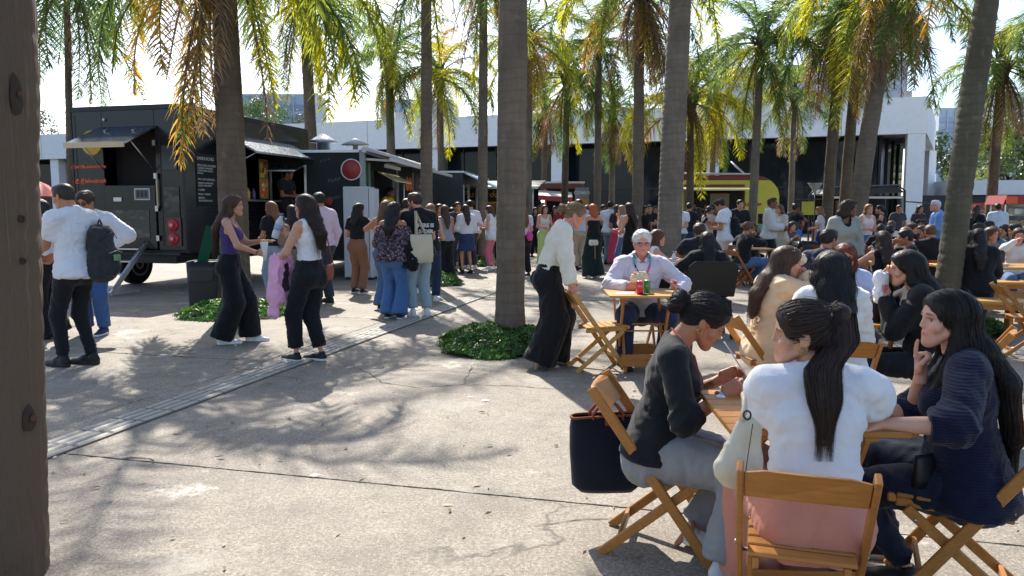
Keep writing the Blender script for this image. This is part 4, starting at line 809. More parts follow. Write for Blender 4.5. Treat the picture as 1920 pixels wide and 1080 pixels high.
MB().add([(-1.0, -1.12, 2.24), (.8, -1.12, 2.12), (.8, -1.12, 1.9), (-1.0, -1.12, 2.02), (-1.0, -1.15, 2.24), (.8, -1.15, 2.12), (.8, -1.15, 1.9), (-1.0, -1.15, 2.02)], [(0, 1, 2, 3), (7, 6, 5, 4), (0, 4, 5, 1), (1, 5, 6, 2), (2, 6, 7, 3), (3, 7, 4, 0)]).build('valance', plain(srgb(190, 82, 92), .7, name='pink_valance'), t4)
p4(.95, 1.6, -.1, -.06, 1.0, 2.1, name='poster', mat=plain(srgb(170, 130, 84), .6, name='poster_tan')); p4(.95, 1.6, -.1, -.06, 2.12, 2.6, name='poster', mat=plain(srgb(120, 132, 150), .6, name='poster_blue')); text_obj('COMBO', 'lettering', .2, WPR, t4, frame((1.27, -.105, 2.35), (1, 0, 0), (0, 0, 1)), bold=.004)
for x in (-.55, .62): MB().lathe([(.0, -.08), (.06, -.05), (.08, 0), (.05, .06), (.02, .09)], (x, -.3, 1.98), 12).build('lamp', emit((1, .93, .8), 6.0), t4)
# ---- yellow trailer ----------------------------------------------------------------------------------------------
t5 = empty('food_trailer', (8.75, 31.0, 0), -.06, 'bright yellow caravan trailer with rounded end and red stripe', 'food trailer')
prof = [(1.86, .55), (1.86, 2.1), (1.78, 2.42), (1.58, 2.68), (1.25, 2.86), (.9, 2.92), (-1.9, 2.92), (-1.9, .55)]
def p5(*a, mat=YELP, name='panel', bevel=.004): return MB().bbox(*a).build(name, mat, t5, bevel)
m = MB(); m.prism([(-1.9, .55), (.52, .55), (.52, 1.35), (-1.9, 1.35)], 0, .05, 'y'); m.build('lower_panel', YELP, t5)
m = MB(); m.prism([(-1.9, 2.35), (.52, 2.35), (.52, 2.72), (-1.9, 2.72)], 0, .05, 'y'); m.build('upper_panel', YELP, t5)
m = MB(); m.prism([(.522, .55), (1.86, .55), (1.86, 2.1), (1.80, 2.36), (1.66, 2.56), (1.45, 2.72), (.522, 2.72)], 0, .05, 'y'); m.build('end_panel', YELP, t5)
m = MB(); m.prism([(-1.9, 2.722), (1.448, 2.722), (1.25, 2.85), (.95, 2.92), (-1.9, 2.92)], 0, .05, 'y'); m.build('roof_stripe', paint(srgb(120, 36, 44), .4, name='maroon'), t5)
m = MB(); m.prism(prof, .052, 2.1, 'y'); m.prism([(-1.85, 1.36), (.5, 1.36), (.5, 2.34), (-1.85, 2.34)], .03, .0525, 'y'); m.build('shell', [paint(srgb(150, 140, 60), .5, name='dull_yellow')], t5)
p5(-1.82, .48, .012, .028, 1.37, 2.33, mat=DARKIN, name='dark_window_plate', bevel=0); p5(-.85, -.1, -.0, .011, 1.42, 2.2, mat=plain(srgb(128, 112, 92), .6, name='menu_tan'), name='menu_wall', bevel=0)  # closed dark plate stands for the shaded inside; menu wall is plain tan
p5(-1.95, .55, -.35, -.01, 1.33, 1.37, mat=ALU, name='counter'); m = MB(); m.add([(-1.95, -.02, 2.42), (.56, -.02, 2.42), (.56, -.85, 2.34), (-1.95, -.85, 2.34), (-1.95, -.02, 2.45), (.56, -.02, 2.45), (.56, -.85, 2.37), (-1.95, -.85, 2.37)], [(3, 2, 1, 0), (4, 5, 6, 7), (0, 1, 5, 4), (1, 2, 6, 5), (2, 3, 7, 6), (3, 0, 4, 7)]); m.build('hatch', paint(srgb(226, 220, 150), .4, name='hatch_yellow'), t5)
p5(-1.95, .56, -.88, -.852, 2.30, 2.36, mat=plain(srgb(238, 234, 190), .4, name='hatch_lip'), name='hatch_edge'); p5(-1.9, .5, -.02, -.003, 2.46, 2.56, mat=paint(srgb(130, 40, 44), .4, name='maroon2'), name='stripe')
p5(-1.9, 1.8, -.012, -.002, .6, .95, mat=paint(srgb(120, 36, 44), .4, name='maroon'), name='low_stripe'); p5(1.05, 1.7, -.014, -.002, 1.0, 1.4, mat=glass_dark(), name='window'); text_obj('Lanches', 'lettering', .2, REDP, t5, frame((.85, -.006, 1.78), (1, 0, 0), (0, 0, 1)), bold=.012)
MB().lathe([(.2, 0), (.2, .02), (.01, .025)], (1.2, -.01, .8), 20, M=Matrix.Rotation(math.pi / 2, 3, 'X')).build('round_sticker', plain(srgb(130, 170, 160), .5, name='mint_print'), t5)
MB().tube([(.6, .4, 2.95), (.1, .8, 3.5)], .04, 6).build('roof_pole', ALU, t5); MB().tube([(-1.9, -.1, 2.98), (.9, -.1, 2.96)], .045, 6).build('awning_roll', STL, t5)
for x in (-.6, 1.2): MB().lathe([(.2, -.09), (.31, -.09), (.31, .09), (.2, .09)], (x, .12, .31), 20, M=Matrix.Rotation(math.pi / 2, 3, 'X')).build('wheel', RUB, t5)
MB().tube([(-1.7, .5, .0), (-1.7, .5, .56)], .03, 6).build('jack', STL, t5)
# ---- black framed kiosk -------------------------------------------------------------------------------------------
t6 = empty('food_kiosk', (14.55, 32.0, 0), -.05, 'black open kiosk with tubular arched frame beside the palm trio', 'kiosk')
BT = paint(srgb(40, 44, 52), .35, name='kiosk_tube')
for y in (0, 1.9):
    MB().tube([(-1.65, y, 0), (-1.65, y, 2.2), (-1.45, y, 2.45), (1.25, y, 2.55), (1.55, y, 2.35), (1.62, y, 0)], .045, 8).build('frame', BT, t6)
MB().prism([(-1.62, 2.22), (-1.42, 2.42), (1.22, 2.51), (1.5, 2.32), (1.5, 2.26), (-1.62, 2.16)], .05, 1.85, 'y').build('canopy', paint(srgb(26, 28, 34), .5, name='kiosk_black'), t6)
MB().bbox(-1.5, 1.45, -.06, .0, 2.02, 2.10).build('light_bar', WPR, t6); MB().bbox(-1.55, 1.5, .3, 1.8, 0, 1.0).build('counter', paint(srgb(70, 34, 34), .5, name='kiosk_counter'), t6, .01); MB().bbox(-1.55, 1.5, 1.82, 1.86, 1.0, 2.15).build('back_wall', DARKIN, t6); MB().bbox(-.6, .3, 1.5, 1.8, 1.02, 1.95).build('fridge', paint(srgb(140, 130, 126), .4, name='fridge'), t6, .01)
MB().tube([(1.6, 0, 1.9), (2.9, -.2, 1.78)], .03, 6).build('side_arm', BT, t6); MB().tube([(-1.65, 0, 2.0), (-2.9, -.2, 1.95)], .03, 6).build('side_arm', BT, t6); MB().lathe([(.04, 0), (.05, .1), (.28, .42), (.3, .46)], (-2.0, .2, 2.2), 14).build('horn_lamp', paint(srgb(150, 156, 160), .5, name='lamp_grey'), t6)
MB().tube([(-2.0, .2, 0), (-2.0, .2, 2.25)], .025, 6).build('lamp_pole', BT, t6); MB().bbox(-2.55, -2.05, .05, .08, 1.35, 1.9).build('yellow_banner', plain(srgb(176, 172, 60), .6, name='yellow_banner'), t6)
# ---- popcorn carts --------------------------------------------------------------------------------------------------
def cart(x, y, rz, label, s=1.0, tagtxt='PIPOCA'):
    e = empty('popcorn_cart', (x, y, 0), rz, label, 'cart', 'red roofed snack carts'); e.scale = (s, s, s)
    MB().bbox(-.62, .62, -.35, .35, .35, .95).build('body', paint(srgb(186, 164, 140), .5, name='cart_beige'), e, .01); MB().bbox(-.66, .66, -.39, .39, .952, 1.0).build('shelf', WHT, e)
    for x_ in (-.6, .57):
        for y_ in (-.33, .3): MB().bbox(x_, x_ + .035, y_, y_ + .035, 1.002, 1.62).build('post', ALU, e)
    MB().bbox(-.565, .568, -.325, -.318, 1.01, 1.62).build('pane', glass_clear(), e); MB().bbox(-.565, .568, .31, .317, 1.01, 1.62).build('pane', glass_clear(), e); MB().bbox(-.2, .25, -.1, .15, 1.3, 1.55).build('kettle', STL, e, .05)
    m = MB(); r_ = random.Random(3)
    for k in range(160): m.box((r_.uniform(-.5, .5), r_.uniform(-.26, .26), 1.02 + r_.random() * .14), (.035, .035, .03), r_.random() * 3)
    tag(m.build('popcorn', plain(srgb(216, 190, 140), .8, name='popcorn'), e), kind='stuff')
    MB().prism([(-.72, 1.622), (.72, 1.622), (.62, 1.88), (-.62, 1.88)], -.42, .42, 'y').build('roof', paint(srgb(150, 24, 34), .45, name='cart_red'), e); MB().bbox(-.66, -.34, -.47, -.44, 1.64, 1.84).build('roof_badge', ORG, e)
    text_obj(tagtxt, 'lettering', .16, YLO, e, frame((.18, -.432, 1.74), (1, 0, 0), (0, .0, 1)), bold=.004)
    for x_ in (-.45,): MB().lathe([(.17, -.03), (.27, -.03), (.29, 0), (.27, .03), (.17, .03)], (x_, -.40, .29), 22, M=Matrix.Rotation(math.pi / 2, 3, 'X')).build('wheel', RUB, e); MB().lathe([(.02, -.02), (.17, -.02), (.17, .02), (.02, .02)], (x_, -.40, .29), 22, M=Matrix.Rotation(math.pi / 2, 3, 'X')).build('wheel_disc', YLO, e)
    MB().bbox(.3, .4, -.05, .05, 0, .35).build('leg', STL, e); return e
cart(15.35, 23.6, .03, 'glass popcorn cart with red roof at the right picture edge', 1.05); cart(16.25, 27.0, .1, 'second red roofed cart behind the shaggy palm', .95, 'CHURROS')
# ---- litter bins, parasol -------------------------------------------------------------------------------------------
BAG = paint(srgb(16, 17, 20), .32, name='bin_liner')
def bin_(x, y, w_, d_, h_, label, green=False):
    e = empty('litter_bin', (x, y, 0), .1, label, 'bin'); m = MB(); m.prism([(-w_ / 2 * .88, 0), (w_ / 2 * .88, 0), (w_ / 2, h_), (-w_ / 2, h_)], -d_ / 2, d_ / 2, 'y'); m.build('body', paint(srgb(22, 23, 27), .5, name='bin_plastic'), e, .02)
    k = 28; vs_ = []; 
    for i, (f, z) in enumerate(((1.0, h_ + .015), (1.07, h_ + .02), (1.06, h_ - .1), (1.05, h_ - .24))):
        for j in range(k):
            a = 6.283 * j / k; sx = abs(math.cos(a)) ** .35 * (1 if math.cos(a) > 0 else -1); sy = abs(math.sin(a)) ** .35 * (1 if math.sin(a) > 0 else -1); wob = random.uniform(-.01, .01) * i
            vs_.append((sx * w_ / 2 * f + wob, sy * d_ / 2 * f + wob, z + (random.uniform(-.04, .02) if i == 3 else 0)))
    MB().add(vs_, [(i * k + j, i * k + (j + 1) % k, (i + 1) * k + (j + 1) % k, (i + 1) * k + j) for i in range(3) for j in range(k)], 0, True).build('liner', BAG, e)
    if green:
        m = MB(); pts = [(-.05, -.1, h_ - .1), (-.02, -.12, h_ + .18), (.02, -.05, h_ + .42), (.05, .02, h_ + .62)]; m.beam((-.06, -.16, h_ - .2), (.10, .02, h_ + .55), .02, .16, up=(1, 0, 0)); m.build('bag', cloth(srgb(14, 74, 52)), e)
    return e
bin_(-4.72, 11.9, .46, .46, .72, 'black bin with a green bag beside the black truck', True)
p_ = gp(1506, 520); bin_(p_.x, p_.y, .42, .42, .80, 'black lined bin standing left of the navy shirt man')
pr = empty('parasol', (-7.75, 11.6, 0), 0, 'red parasol peeking out behind the big left trunk', 'parasol')
MB().tube([(0, 0, 0), (0, 0, 2.25)], .02, 8).build('pole', STL, pr); m = MB(); k = 8; vs_ = [(0, 0, 2.15)]
for f, z in ((.45, 2.06), (.8, 1.90), (1.0, 1.72)):
    for j in range(k * 2): a = math.pi * j / k; q = 1 - (.05 if j % 2 else 0); vs_.append((math.cos(a) * .95 * f * q, math.sin(a) * .95 * f * q, z))
n2 = k * 2; m.add(vs_, [(0, 1 + j, 1 + (j + 1) % n2) for j in range(n2)] + [(1 + i * n2 + j, 1 + (i + 1) * n2 + j, 1 + (i + 1) * n2 + (j + 1) % n2, 1 + i * n2 + (j + 1) % n2) for i in range(2) for j in range(n2)], 0, True); m.build('canopy', plain(srgb(176, 26, 36), .6, name='parasol_red'), pr)
MB().lathe([(.25, 0), (.25, .05), (.05, .08), (.03, .3)], (0, 0, 0), 16).build('base', BLK2, pr)
print('trucks', time.time() - T0)
# ================================================================== WOODEN FURNITURE
WD = wood(srgb(190, 128, 62)); WDD = wood(srgb(168, 100, 52), name='wood_red'); WDL = wood(srgb(206, 156, 86), name='wood_light'); BOLT = metal((.5, .5, .5), .4, name='bolt')
def make_chair(W=.40, mat=WD, seat_mat=None):
    """wooden folding chair, front towards +y. back posts run from the top rear down to the front feet, the other legs cross them"""
    e = empty('folding_chair'); hw = W / 2
    for s_ in (-1, 1):
        MB().beam((s_ * (hw - .011), -.30, .80), (s_ * (hw - .011), .225, .0), .020, .045, up=(0, 1, .6)).build('back_post', mat, e, .004)
        MB().beam((s_ * (hw - .043), .19, .41), (s_ * (hw - .043), -.26, .0), .020, .042, up=(0, 1, -.6)).build('cross_leg', mat, e, .004)
        MB().beam((s_ * (hw - .064), -.165, .415), (s_ * (hw - .064), .225, .430), .020, .040).build('seat_rail', mat, e, .004)
        for y, z in ((-.063, .444), (.16, .385)): MB().lathe([(.008, 0), (.008, .004), (.003, .006)], (s_ * (hw - .0005), y, z - .005), 8, M=Matrix.Rotation(s_ * math.pi / 2, 3, 'Y')).build('bolt', BOLT, e)
    for k in range(6):
        y = -.135 + k * .066; MB().box((0, y, .445 + k * .003), (W - .075, .058, .016)).build('seat_slat', seat_mat or mat, e, .004)
    MB().box((0, .240, .446), (W - .075, .030, .034)).build('front_rail', mat, e, .006)
    k = 12; top = [(-hw + .022, .775)] + [(-hw + .022 + (W - .044) * i / k, .775 + (.018 if 1 < i < k - 1 else (.009 if i in (1, k - 1) else 0))) for i in range(1, k)] + [(hw - .022, .775)]
    prof = top + [(hw - .022, .672)] + [(hw - .022 - (W - .044) * i / k, .672 + .006 * math.sin(math.pi * i / k)) for i in range(1, k)] + [(-hw + .022, .672)]
    m = MB(); n = len(prof); f = lambda x, z, o: (x, -.30 + (.80 - z) * .525 / .80 + o - .018 * (1 - (x / hw) ** 2), z)
    m.add([f(x, z, -.009) for x, z in prof] + [f(x, z, .009) for x, z in prof], [tuple(range(n)), tuple(reversed(range(n, 2 * n)))] + [(i, n + i, n + (i + 1) % n, (i + 1) % n) for i in range(n)]); m.build('backrest', mat, e, .003)
    MB().beam((-hw + .03, .132, .142), (hw - .03, .132, .142), .018, .04).build('stretcher', mat, e, .003); MB().beam((-hw + .053, -.175, .085), (hw - .053, -.175, .085), .018, .04).build('stretcher', mat, e, .003)
    MB().tube([(-hw + .02, -.038, .402), (hw - .02, -.038, .402)], .006, 6).build('pivot_rod', BOLT, e)
    return e
CH0 = make_chair(); CH1 = make_chair(mat=WDD, seat_mat=WDL); CH2 = make_chair(mat=WDL)
_used = set()
def chair(x, y, yaw, label, proto=None, group='wooden folding chairs', pitch=0.0):
    proto = proto or CH0
    o = proto if id(proto) not in _used else copy_tree(proto); _used.add(id(proto))
    o.location = (x, y, 0); o.rotation_euler = (0, 0, -math.radians(yaw)); o.scale = (1, 1, .93); tag(o, label, 'chair', group); return o
def make_table(L=.70, D=.70, H=.74, mat=WD, top_mat=None):
    e = empty('folding_table'); n = 7; w_ = D / n
    for k in range(n): MB().box((0, -D / 2 + w_ * (k + .5), H - .011), (L, w_ - .003, .022)).build('top_plank', top_mat or mat, e, .003)
    for x in (-L * .3, L * .3): MB().box((x, 0, H - .034), (.05, D * .9, .022)).build('batten', mat, e, .003)
    for s_ in (-1, 1):
        x = s_ * L * .30; x2 = s_ * (L * .30 - .028)
        MB().beam((x, -D * .36, H - .046), (x, D * .30, 0), .022, .045, up=(0, 1, .5)).build('leg', mat, e, .004); MB().beam((x2, D * .36, H - .046), (x2, -D * .30, 0), .022, .045, up=(0, 1, -.5)).build('leg', mat, e, .004)
    MB().beam((-L * .3 + .012, -D * .275, .115), (L * .3 - .012, -D * .275, .115), .02, .10).build('stretcher', mat, e, .003); MB().beam((-L * .3 - .011, -D * .305, .12), (L * .3 + .011, -D * .305, .12), .012, .115).build('front_board', mat, e, .003); MB().beam((-L * .3, D * .26, .15), (L * .3, D * .26, .15), .02, .08).build('stretcher', mat, e, .003)
    MB().beam((-L * .3, -.02, .37), (L * .3, -.02, .37), .014, .014).build('rod', mat, e); MB().beam((-L * .3, .03, .43), (L * .3, .03, .43), .014, .014).build('rod', mat, e)
    return e
TB0 = make_table(top_mat=WDL); TB1 = make_table(.62, .62)
def table(x, y, yaw, label, proto=None, group='wooden folding tables', s=1.0):
    proto = proto or TB0; o = proto if id(proto) not in _used else copy_tree(proto); _used.add(id(proto))
    o.location = (x, y, 0); o.rotation_euler = (0, 0, -math.radians(yaw)); tag(o, label, 'table', group); return o
# --- near table with three women
TA = table(1.09, 2.93, 3, 'wooden folding table between the three women in the foreground', TB1)
c_ = chair(.68, 3.36, 106, 'chair carrying the woman in the black top')
chair(.955, 2.475, 18, 'chair seen from behind under the white blouse woman')
chair(1.73, 2.90, -66, 'chair under the woman in the navy sweater')
# --- grey haired man's table
TG = table(1.24, 7.28, 2, 'small table with two drink cans before the grey haired man', TB0); text_obj('food park', 'printed_mark', .022, BLK2, TG, frame((.05, -.70 * .305 - .0065, .13), (1, 0, 0), (0, 0, 1)), extrude=.0005)
chair(.83, 7.30, 80, 'chair gripped by the blonde woman', CH2); chair(1.27, 7.95, 180, 'chair under the grey haired man', CH1)
# --- table of the trench coat woman
table(2.45, 5.45, 10, 'table hidden between trench coat and white shirt women', TB1)
chair(2.02, 4.80, 8, 'chair under the long haired woman in the white shirt'); chair(1.90, 5.75, 85, 'chair under the woman in the trench coat'); chair(2.95, 5.05, -55, 'chair under the woman eating from a white bag'); chair(2.75, 6.35, 190, 'chair under the woman with tinted glasses')
# --- table behind grey man
table(2.05, 10.4, 0, 'table between two long haired women behind the grey haired man', TB0); chair(1.95, 11.1, 90, 'chair under the brown haired woman in white vest'); chair(3.1, 12.6, 0, 'chair under the curly haired man in dark shirt', CH1)
bc = empty('plastic_chair', (2.36, 9.25, 0), -.05, 'black plastic chair under the dark haired woman in black', 'chair')
BPL = plain(srgb(24, 25, 28), .35, name='black_plastic'); MB().box((0, .02, .44), (.48, .46, .03)).build('seat', BPL, bc, .01); m = MB(); m.add([(-.26, -.22, .50), (.26, -.22, .50), (.29, -.30, .86), (.22, -.32, .92), (-.22, -.32, .92), (-.29, -.30, .86), (-.26, -.19, .50), (.26, -.19, .50), (.29, -.27, .86), (.22, -.29, .92), (-.22, -.29, .92), (-.29, -.27, .86)], [(0, 1, 2, 3, 4, 5), (11, 10, 9, 8, 7, 6)] + [(i, 6 + i, 6 + (i + 1) % 6, (i + 1) % 6) for i in range(6)]); m.build('backrest', BPL, bc, .01)
for x in (-.22, .22):
    for y in (-.2, .22): MB().beam((x * .95, y * .95, .43), (x * 1.12, y * 1.12, 0), .04, .03).build('leg', BPL, bc)
    MB().beam((x * 1.1, -.24, .68), (x * 1.1, .2, .66), .045, .03).build('armrest', BPL, bc, .008)
# --- middle right tables
chair(3.62, 8.95, 60, 'chair under the man in the navy t-shirt', CH1); chair(4.72, 9.75, 5, 'chair under the woman in black vest with wavy hair'); table(4.35, 10.6, 12, 'table among the seated crowd beside the grey jacket woman', TB0)
chair(5.95, 10.6, 10, 'chair under the black clad person left of the leaning trunk', CH2); table(5.6, 12.0, -5, 'table behind the seated woman in black with bare arms', TB0)
chair(5.3, 13.6, -60, 'chair facing the crowd table from behind', CH2); table(5.0, 16.0, 0, 'small table with a water bottle left of the man with tie', TB0); chair(4.55, 15.6, 60, 'chair with red brown legs left of the bottle table', CH1); chair(5.75, 16.2, -70, 'chair with red brown legs right of the bottle table', CH1)
chair(5.0, 17.2, 175, 'chair behind the bottle table', CH1); table(8.3, 15.6, 10, 'far table in the seated crowd under the palm trio', TB0); table(9.4, 18.5, 0, 'far table in front of the kiosk counter', TB1); chair(7.6, 15.2, 60, 'chair left of the far crowd table', CH0); chair(9.1, 15.4, -60, 'chair right of the far crowd table', CH0)
chair(6.9, 17.6, 20, 'empty chair before the black kiosk', CH1)
# --- long picnic table with bench at the right
pt = empty('picnic_table', (6.85, 10.55, 0), math.radians(-4), 'long wooden picnic table cut by the right picture edge', 'table')
for k in range(6): MB().box((0, -.33 + k * .132, .745), (1.9, .125, .035)).build('top_plank', WDL, pt, .005)
for x in (-.75, .75):
    MB().beam((x, -.28, .725), (x, .28, .03), .05, .09, up=(0, 1, .3)).build('leg', WD, pt, .004); MB().beam((x + .055, .28, .725), (x + .055, -.28, .03), .05, .09, up=(0, 1, -.3)).build('leg', WD, pt, .004)
MB().beam((-.75, 0, .36), (.75, 0, .36), .06, .09).build('stretcher', WD, pt)
def bench(x, y, rz, L, label, D=.42):
    e = empty('wooden_bench', (x, y, 0), rz, label, 'bench', 'picnic benches')
    for k in range(3): MB().box((0, -D / 2 + D / 3 * (k + .5), .45), (L, D / 3 - .006, .04)).build('seat_plank', WDL, e, .005)
    MB().box((0, -D / 2 + .02, .40), (L - .1, .03, .06)).build('apron', WD, e); MB().box((0, D / 2 - .02, .40), (L - .1, .03, .06)).build('apron', WD, e)
    for x_ in (-L / 2 + .22, L / 2 - .22):
        m = MB(); m.prism([(-D / 2 + .05, .365), (D / 2 - .05, .365), (D / 2, 0), (D / 2 - .12, 0), (0, .14), (-D / 2 + .12, 0), (-D / 2, 0)], x_ - .02, x_ + .02, 'x'); m.build('leg', WD, e, .003)
    return e
bench(5.45, 9.1, math.radians(-24), 1.2, 'pale wooden bench in front of the picnic table'); bench(7.0, 11.45, math.radians(-4), 1.9, 'bench on the far side of the picnic table')
chair(5.62, 7.55, 60, 'empty looking folding chair at the right edge beside the bench', CH1); chair(5.35, 7.95, 105, 'folding chair behind the denim legs at right', CH0)
table(8.9, 12.8, 8, 'table with drinks right of the leaning trunk', TB0)
# --- cans, cups, bottles, bags on tables
def can(x, y, z, c, label, txt=None, tc=None):
    e = empty('drink_can', (x, y, z), 0, label, 'can', 'drink cans'); MB().lathe([(.024, 0), (.031, .008), (.0325, .012), (.0325, .106), (.026, .119), (.0265, .1215)], (0, 0, 0), 20).build('body', c, e); MB().lathe([(.0255, .1216), (.0255, .1225), (.008, .1226)], (0, 0, 0), 16).build('lid', ALU, e)
    if txt:
        for k, ch in enumerate(txt):
            a = -math.pi / 2 + (k - (len(txt) - 1) / 2) * .30; o = text_obj(ch, 'lettering', .028, tc, e, frame((math.cos(a) * .0335, math.sin(a) * .0335, .075), (-math.sin(a), math.cos(a), 0), (0, 0, 1)), extrude=.0004)
    return e
c1 = can(1.175, 7.08, .7405, paint(srgb(206, 28, 50), .25, name='can_red'), 'red drink can with a white straw', 'Cola', WPR); MB().tube([(.0, 0, .11), (-.035, .02, .24)], .003, 6).build('straw', WPR, c1)
can(1.255, 7.16, .7405, paint(srgb(40, 128, 50), .25, name='can_green'), 'green drink can behind the red one', 'gua', YLO)
ns = MB(); ns.add([(-.13, -.06, 0), (.02, -.1, .002), (.06, .05, .004), (-.1, .09, .001), (-.02, -.01, .008)], [(0, 1, 4), (1, 2, 4), (2, 3, 4), (3, 0, 4)]); o = ns.build('napkin', plain(srgb(226, 222, 222), .9, name='paper')); o.location = (1.09, 7.15, .7415); tag(o, 'crumpled white napkin beside the drink cans', 'napkin')
ph = MB().bbox(-.035, .035, -.07, .07, 0, .009).build('phone', BLK2, None, .002); ph.location = (1.23, 7.05, .7405); ph.rotation_euler[2] = 1.2; tag(ph, 'black phone lying by the green can', 'phone')
def bottle(x, y, z, label, c=None):
    e = empty('water_bottle', (x, y, z), 0, label, 'bottle', 'plastic bottles'); MB().lathe([(.028, 0), (.032, .01), (.032, .06), (.029, .065), (.032, .07), (.032, .14), (.014, .185), (.013, .20)], (0, 0, 0), 16).build('body', plain(srgb(188, 200, 210), .15, name='clear_plastic'), e); MB().lathe([(.015, .198), (.015, .215), (.005, .218)], (0, 0, 0), 12).build('cap', plain(srgb(60, 100, 170), .4, name='blue_cap'), e); MB().lathe([(.0325, .075), (.0325, .125)], (0, 0, 0), 16).build('label_band', c or plain(srgb(150, 170, 200), .5, name='bottle_label'), e); return e
bottle(4.92, 15.9, .7405, 'water bottle on the table left of the man with tie'); bottle(5.55, 11.9, .7405, 'water bottle among the crowd table things'); bottle(8.85, 12.7, .7405, 'bottle on the table right of the leaning trunk'); bottle(2.2, 10.5, .7405, 'bottle on the table behind the grey haired man')
def tray(x, y, z, label):
    e = empty('food_tray', (x, y, z), random.uniform(-.5, .5), label, 'tray', 'paper food trays'); MB().add([(-.07, -.05, 0), (.07, -.05, 0), (.07, .05, 0), (-.07, .05, 0), (-.09, -.07, .04), (.09, -.07, .04), (.09, .07, .04), (-.09, .07, .04)], [(0, 1, 2, 3), (0, 1, 5, 4), (1, 2, 6, 5), (2, 3, 7, 6), (3, 0, 4, 7)]).build('tray', plain(srgb(222, 216, 206), .8, name='tray_paper'), e)
    m = MB(); r_ = random.Random(x)
    for k in range(14): a = Vector((r_.uniform(-.05, .05), r_.uniform(-.035, .035), .02 + .02 * r_.random())); m.beam(a, a + Vector((r_.uniform(-.04, .04), r_.uniform(-.04, .04), r_.uniform(-.01, .03))), .009, .009)
    m.build('food', plain(srgb(214, 160, 70), .7, name='fries'), e); return e
tray(6.55, 10.35, .763, 'food tray on the picnic table beside the dark bag'); tray(4.4, 10.5, .741, 'food tray among the seated crowd near the grey jacket'); tray(9.0, 12.95, .741, 'food tray right of the leaning trunk'); tray(2.45, 5.4, .741, 'food tray between the trench coat and white shirt women')
# --- dark tote hanging on the black-top woman's chair, black bag on picnic table
tt = empty('tote_bag', (.44, 3.52, 0), math.radians(8), 'large navy tote with brown leather trim hung on the chair', 'bag'); NVY = cloth(srgb(20, 24, 38)); LEA = plain(srgb(140, 72, 44), .5, name='brown_leather')
m = MB(); k = 20; vs_ = []
for z, hw_, hd in ((.20, .125, .055), (.23, .16, .075), (.40, .175, .075), (.50, .172, .06), (.555, .17, .035)):
    for j in range(k): a = 6.283 * j / k; vs_.append((math.copysign(abs(math.cos(a)) ** .5, math.cos(a)) * hw_, math.copysign(abs(math.sin(a)) ** .7, math.sin(a)) * hd + .012 * math.sin(z * 30 + a * 2), z))
m.add(vs_, [(i * k + j, i * k + (j + 1) % k, (i + 1) * k + (j + 1) % k, (i + 1) * k + j) for i in range(4) for j in range(k)] + [tuple(reversed(range(k)))], 0, True); m.build('body', NVY, tt)
rim = vs_[-k:]; MB().tube([(p[0] * 1.01, p[1] * 1.05, .556) for p in rim] + [(rim[0][0] * 1.01, rim[0][1] * 1.05, .556)], .006, 6, caps=False).build('trim', LEA, tt)
for y in (-.03, .03): MB().tube([(-.07, y, .52), (-.072, y, .57), (-.04, y * .8, .61), (.0, y * .6, .625), (.04, y * .8, .61), (.072, y, .57), (.07, y, .52)], .0075, 6).build('handle', LEA, tt)
MB().bbox(-.02, .012, -.052, -.045, .47, .56).build('strap_tab', LEA, tt)
bb = MB().bbox(-.17, .17, -.1, .1, 0, .2).build('handbag', plain(srgb(22, 24, 28), .4, name='black_bag'), None, .03); bb.location = (6.65, 10.75, .763); tag(bb, 'black bag standing on the picnic table', 'bag')
print('furniture', time.time() - T0)
# ================================================================== PEOPLE: implicit-surface body builder
A = lambda *v: np.array(v, np.float64)
F32 = np.float32
def nrm(v): v = np.asarray(v, float); return v / (np.linalg.norm(v) + 1e-12)
def rotx(a): c, s = math.cos(a), math.sin(a); return np.array([[1, 0, 0], [0, c, -s], [0, s, c]])
def roty(a): c, s = math.cos(a), math.sin(a); return np.array([[c, 0, s], [0, 1, 0], [-s, 0, c]])
def rotz(a): c, s = math.cos(a), math.sin(a); return np.array([[c, -s, 0], [s, c, 0], [0, 0, 1]])
def cap(a, b, ra, rb=None, w=None, kw=1.0, cuts=(), op='u', k=None):
    return dict(t='c', a=np.asarray(a, F32), b=np.asarray(b, F32), ra=ra, rb=ra if rb is None else rb, w=None if w is None else nrm(w).astype(F32), kw=kw, cuts=[(np.asarray(p, F32), np.asarray(n, F32)) for p, n in cuts], op=op, k=k)
def ell(c, r, R=None, op='u', k=None, cuts=()): return dict(t='e', c=np.asarray(c, F32), r=np.asarray(r, F32), R=np.eye(3, dtype=F32) if R is None else np.asarray(R, F32), op=op, k=k, cuts=list(cuts))
def half(p, n): return dict(t='h', p=np.asarray(p, F32), n=nrm(n).astype(F32), op='i', k=None, cuts=[])
def vlen(q): return np.sqrt(np.einsum('ij,ij->i', q, q))
def pd(pr, P):
    if pr['t'] == 'h': return (P - pr['p']) @ pr['n']
    if pr['t'] == 'e':
        q = (P - pr['c']) @ pr['R']; k0 = vlen(q / pr['r']); k1 = vlen(q / pr['r'] ** 2); d = k0 * (k0 - 1) / np.maximum(k1, 1e-6)
    else:
        pa = P - pr['a']; ba = pr['b'] - pr['a']
        if pr['w'] is not None and pr['kw'] != 1:
            w_ = pr['w']; f = 1 - 1 / pr['kw']; pa = pa - np.outer(pa @ w_, w_ * f); ba = ba - (ba @ w_) * w_ * f
        h = np.clip(pa @ ba / max(ba @ ba, 1e-9), 0, 1); d = vlen(pa - h[:, None] * ba) - (pr['ra'] + (pr['rb'] - pr['ra']) * h)
    for p, n in pr['cuts']: d = np.maximum(d, (P - p) @ n)
    return d
def smin(a, b, k):
    h = np.maximum(k - np.abs(a - b), 0) / k; return np.minimum(a, b) - h * h * k * .25
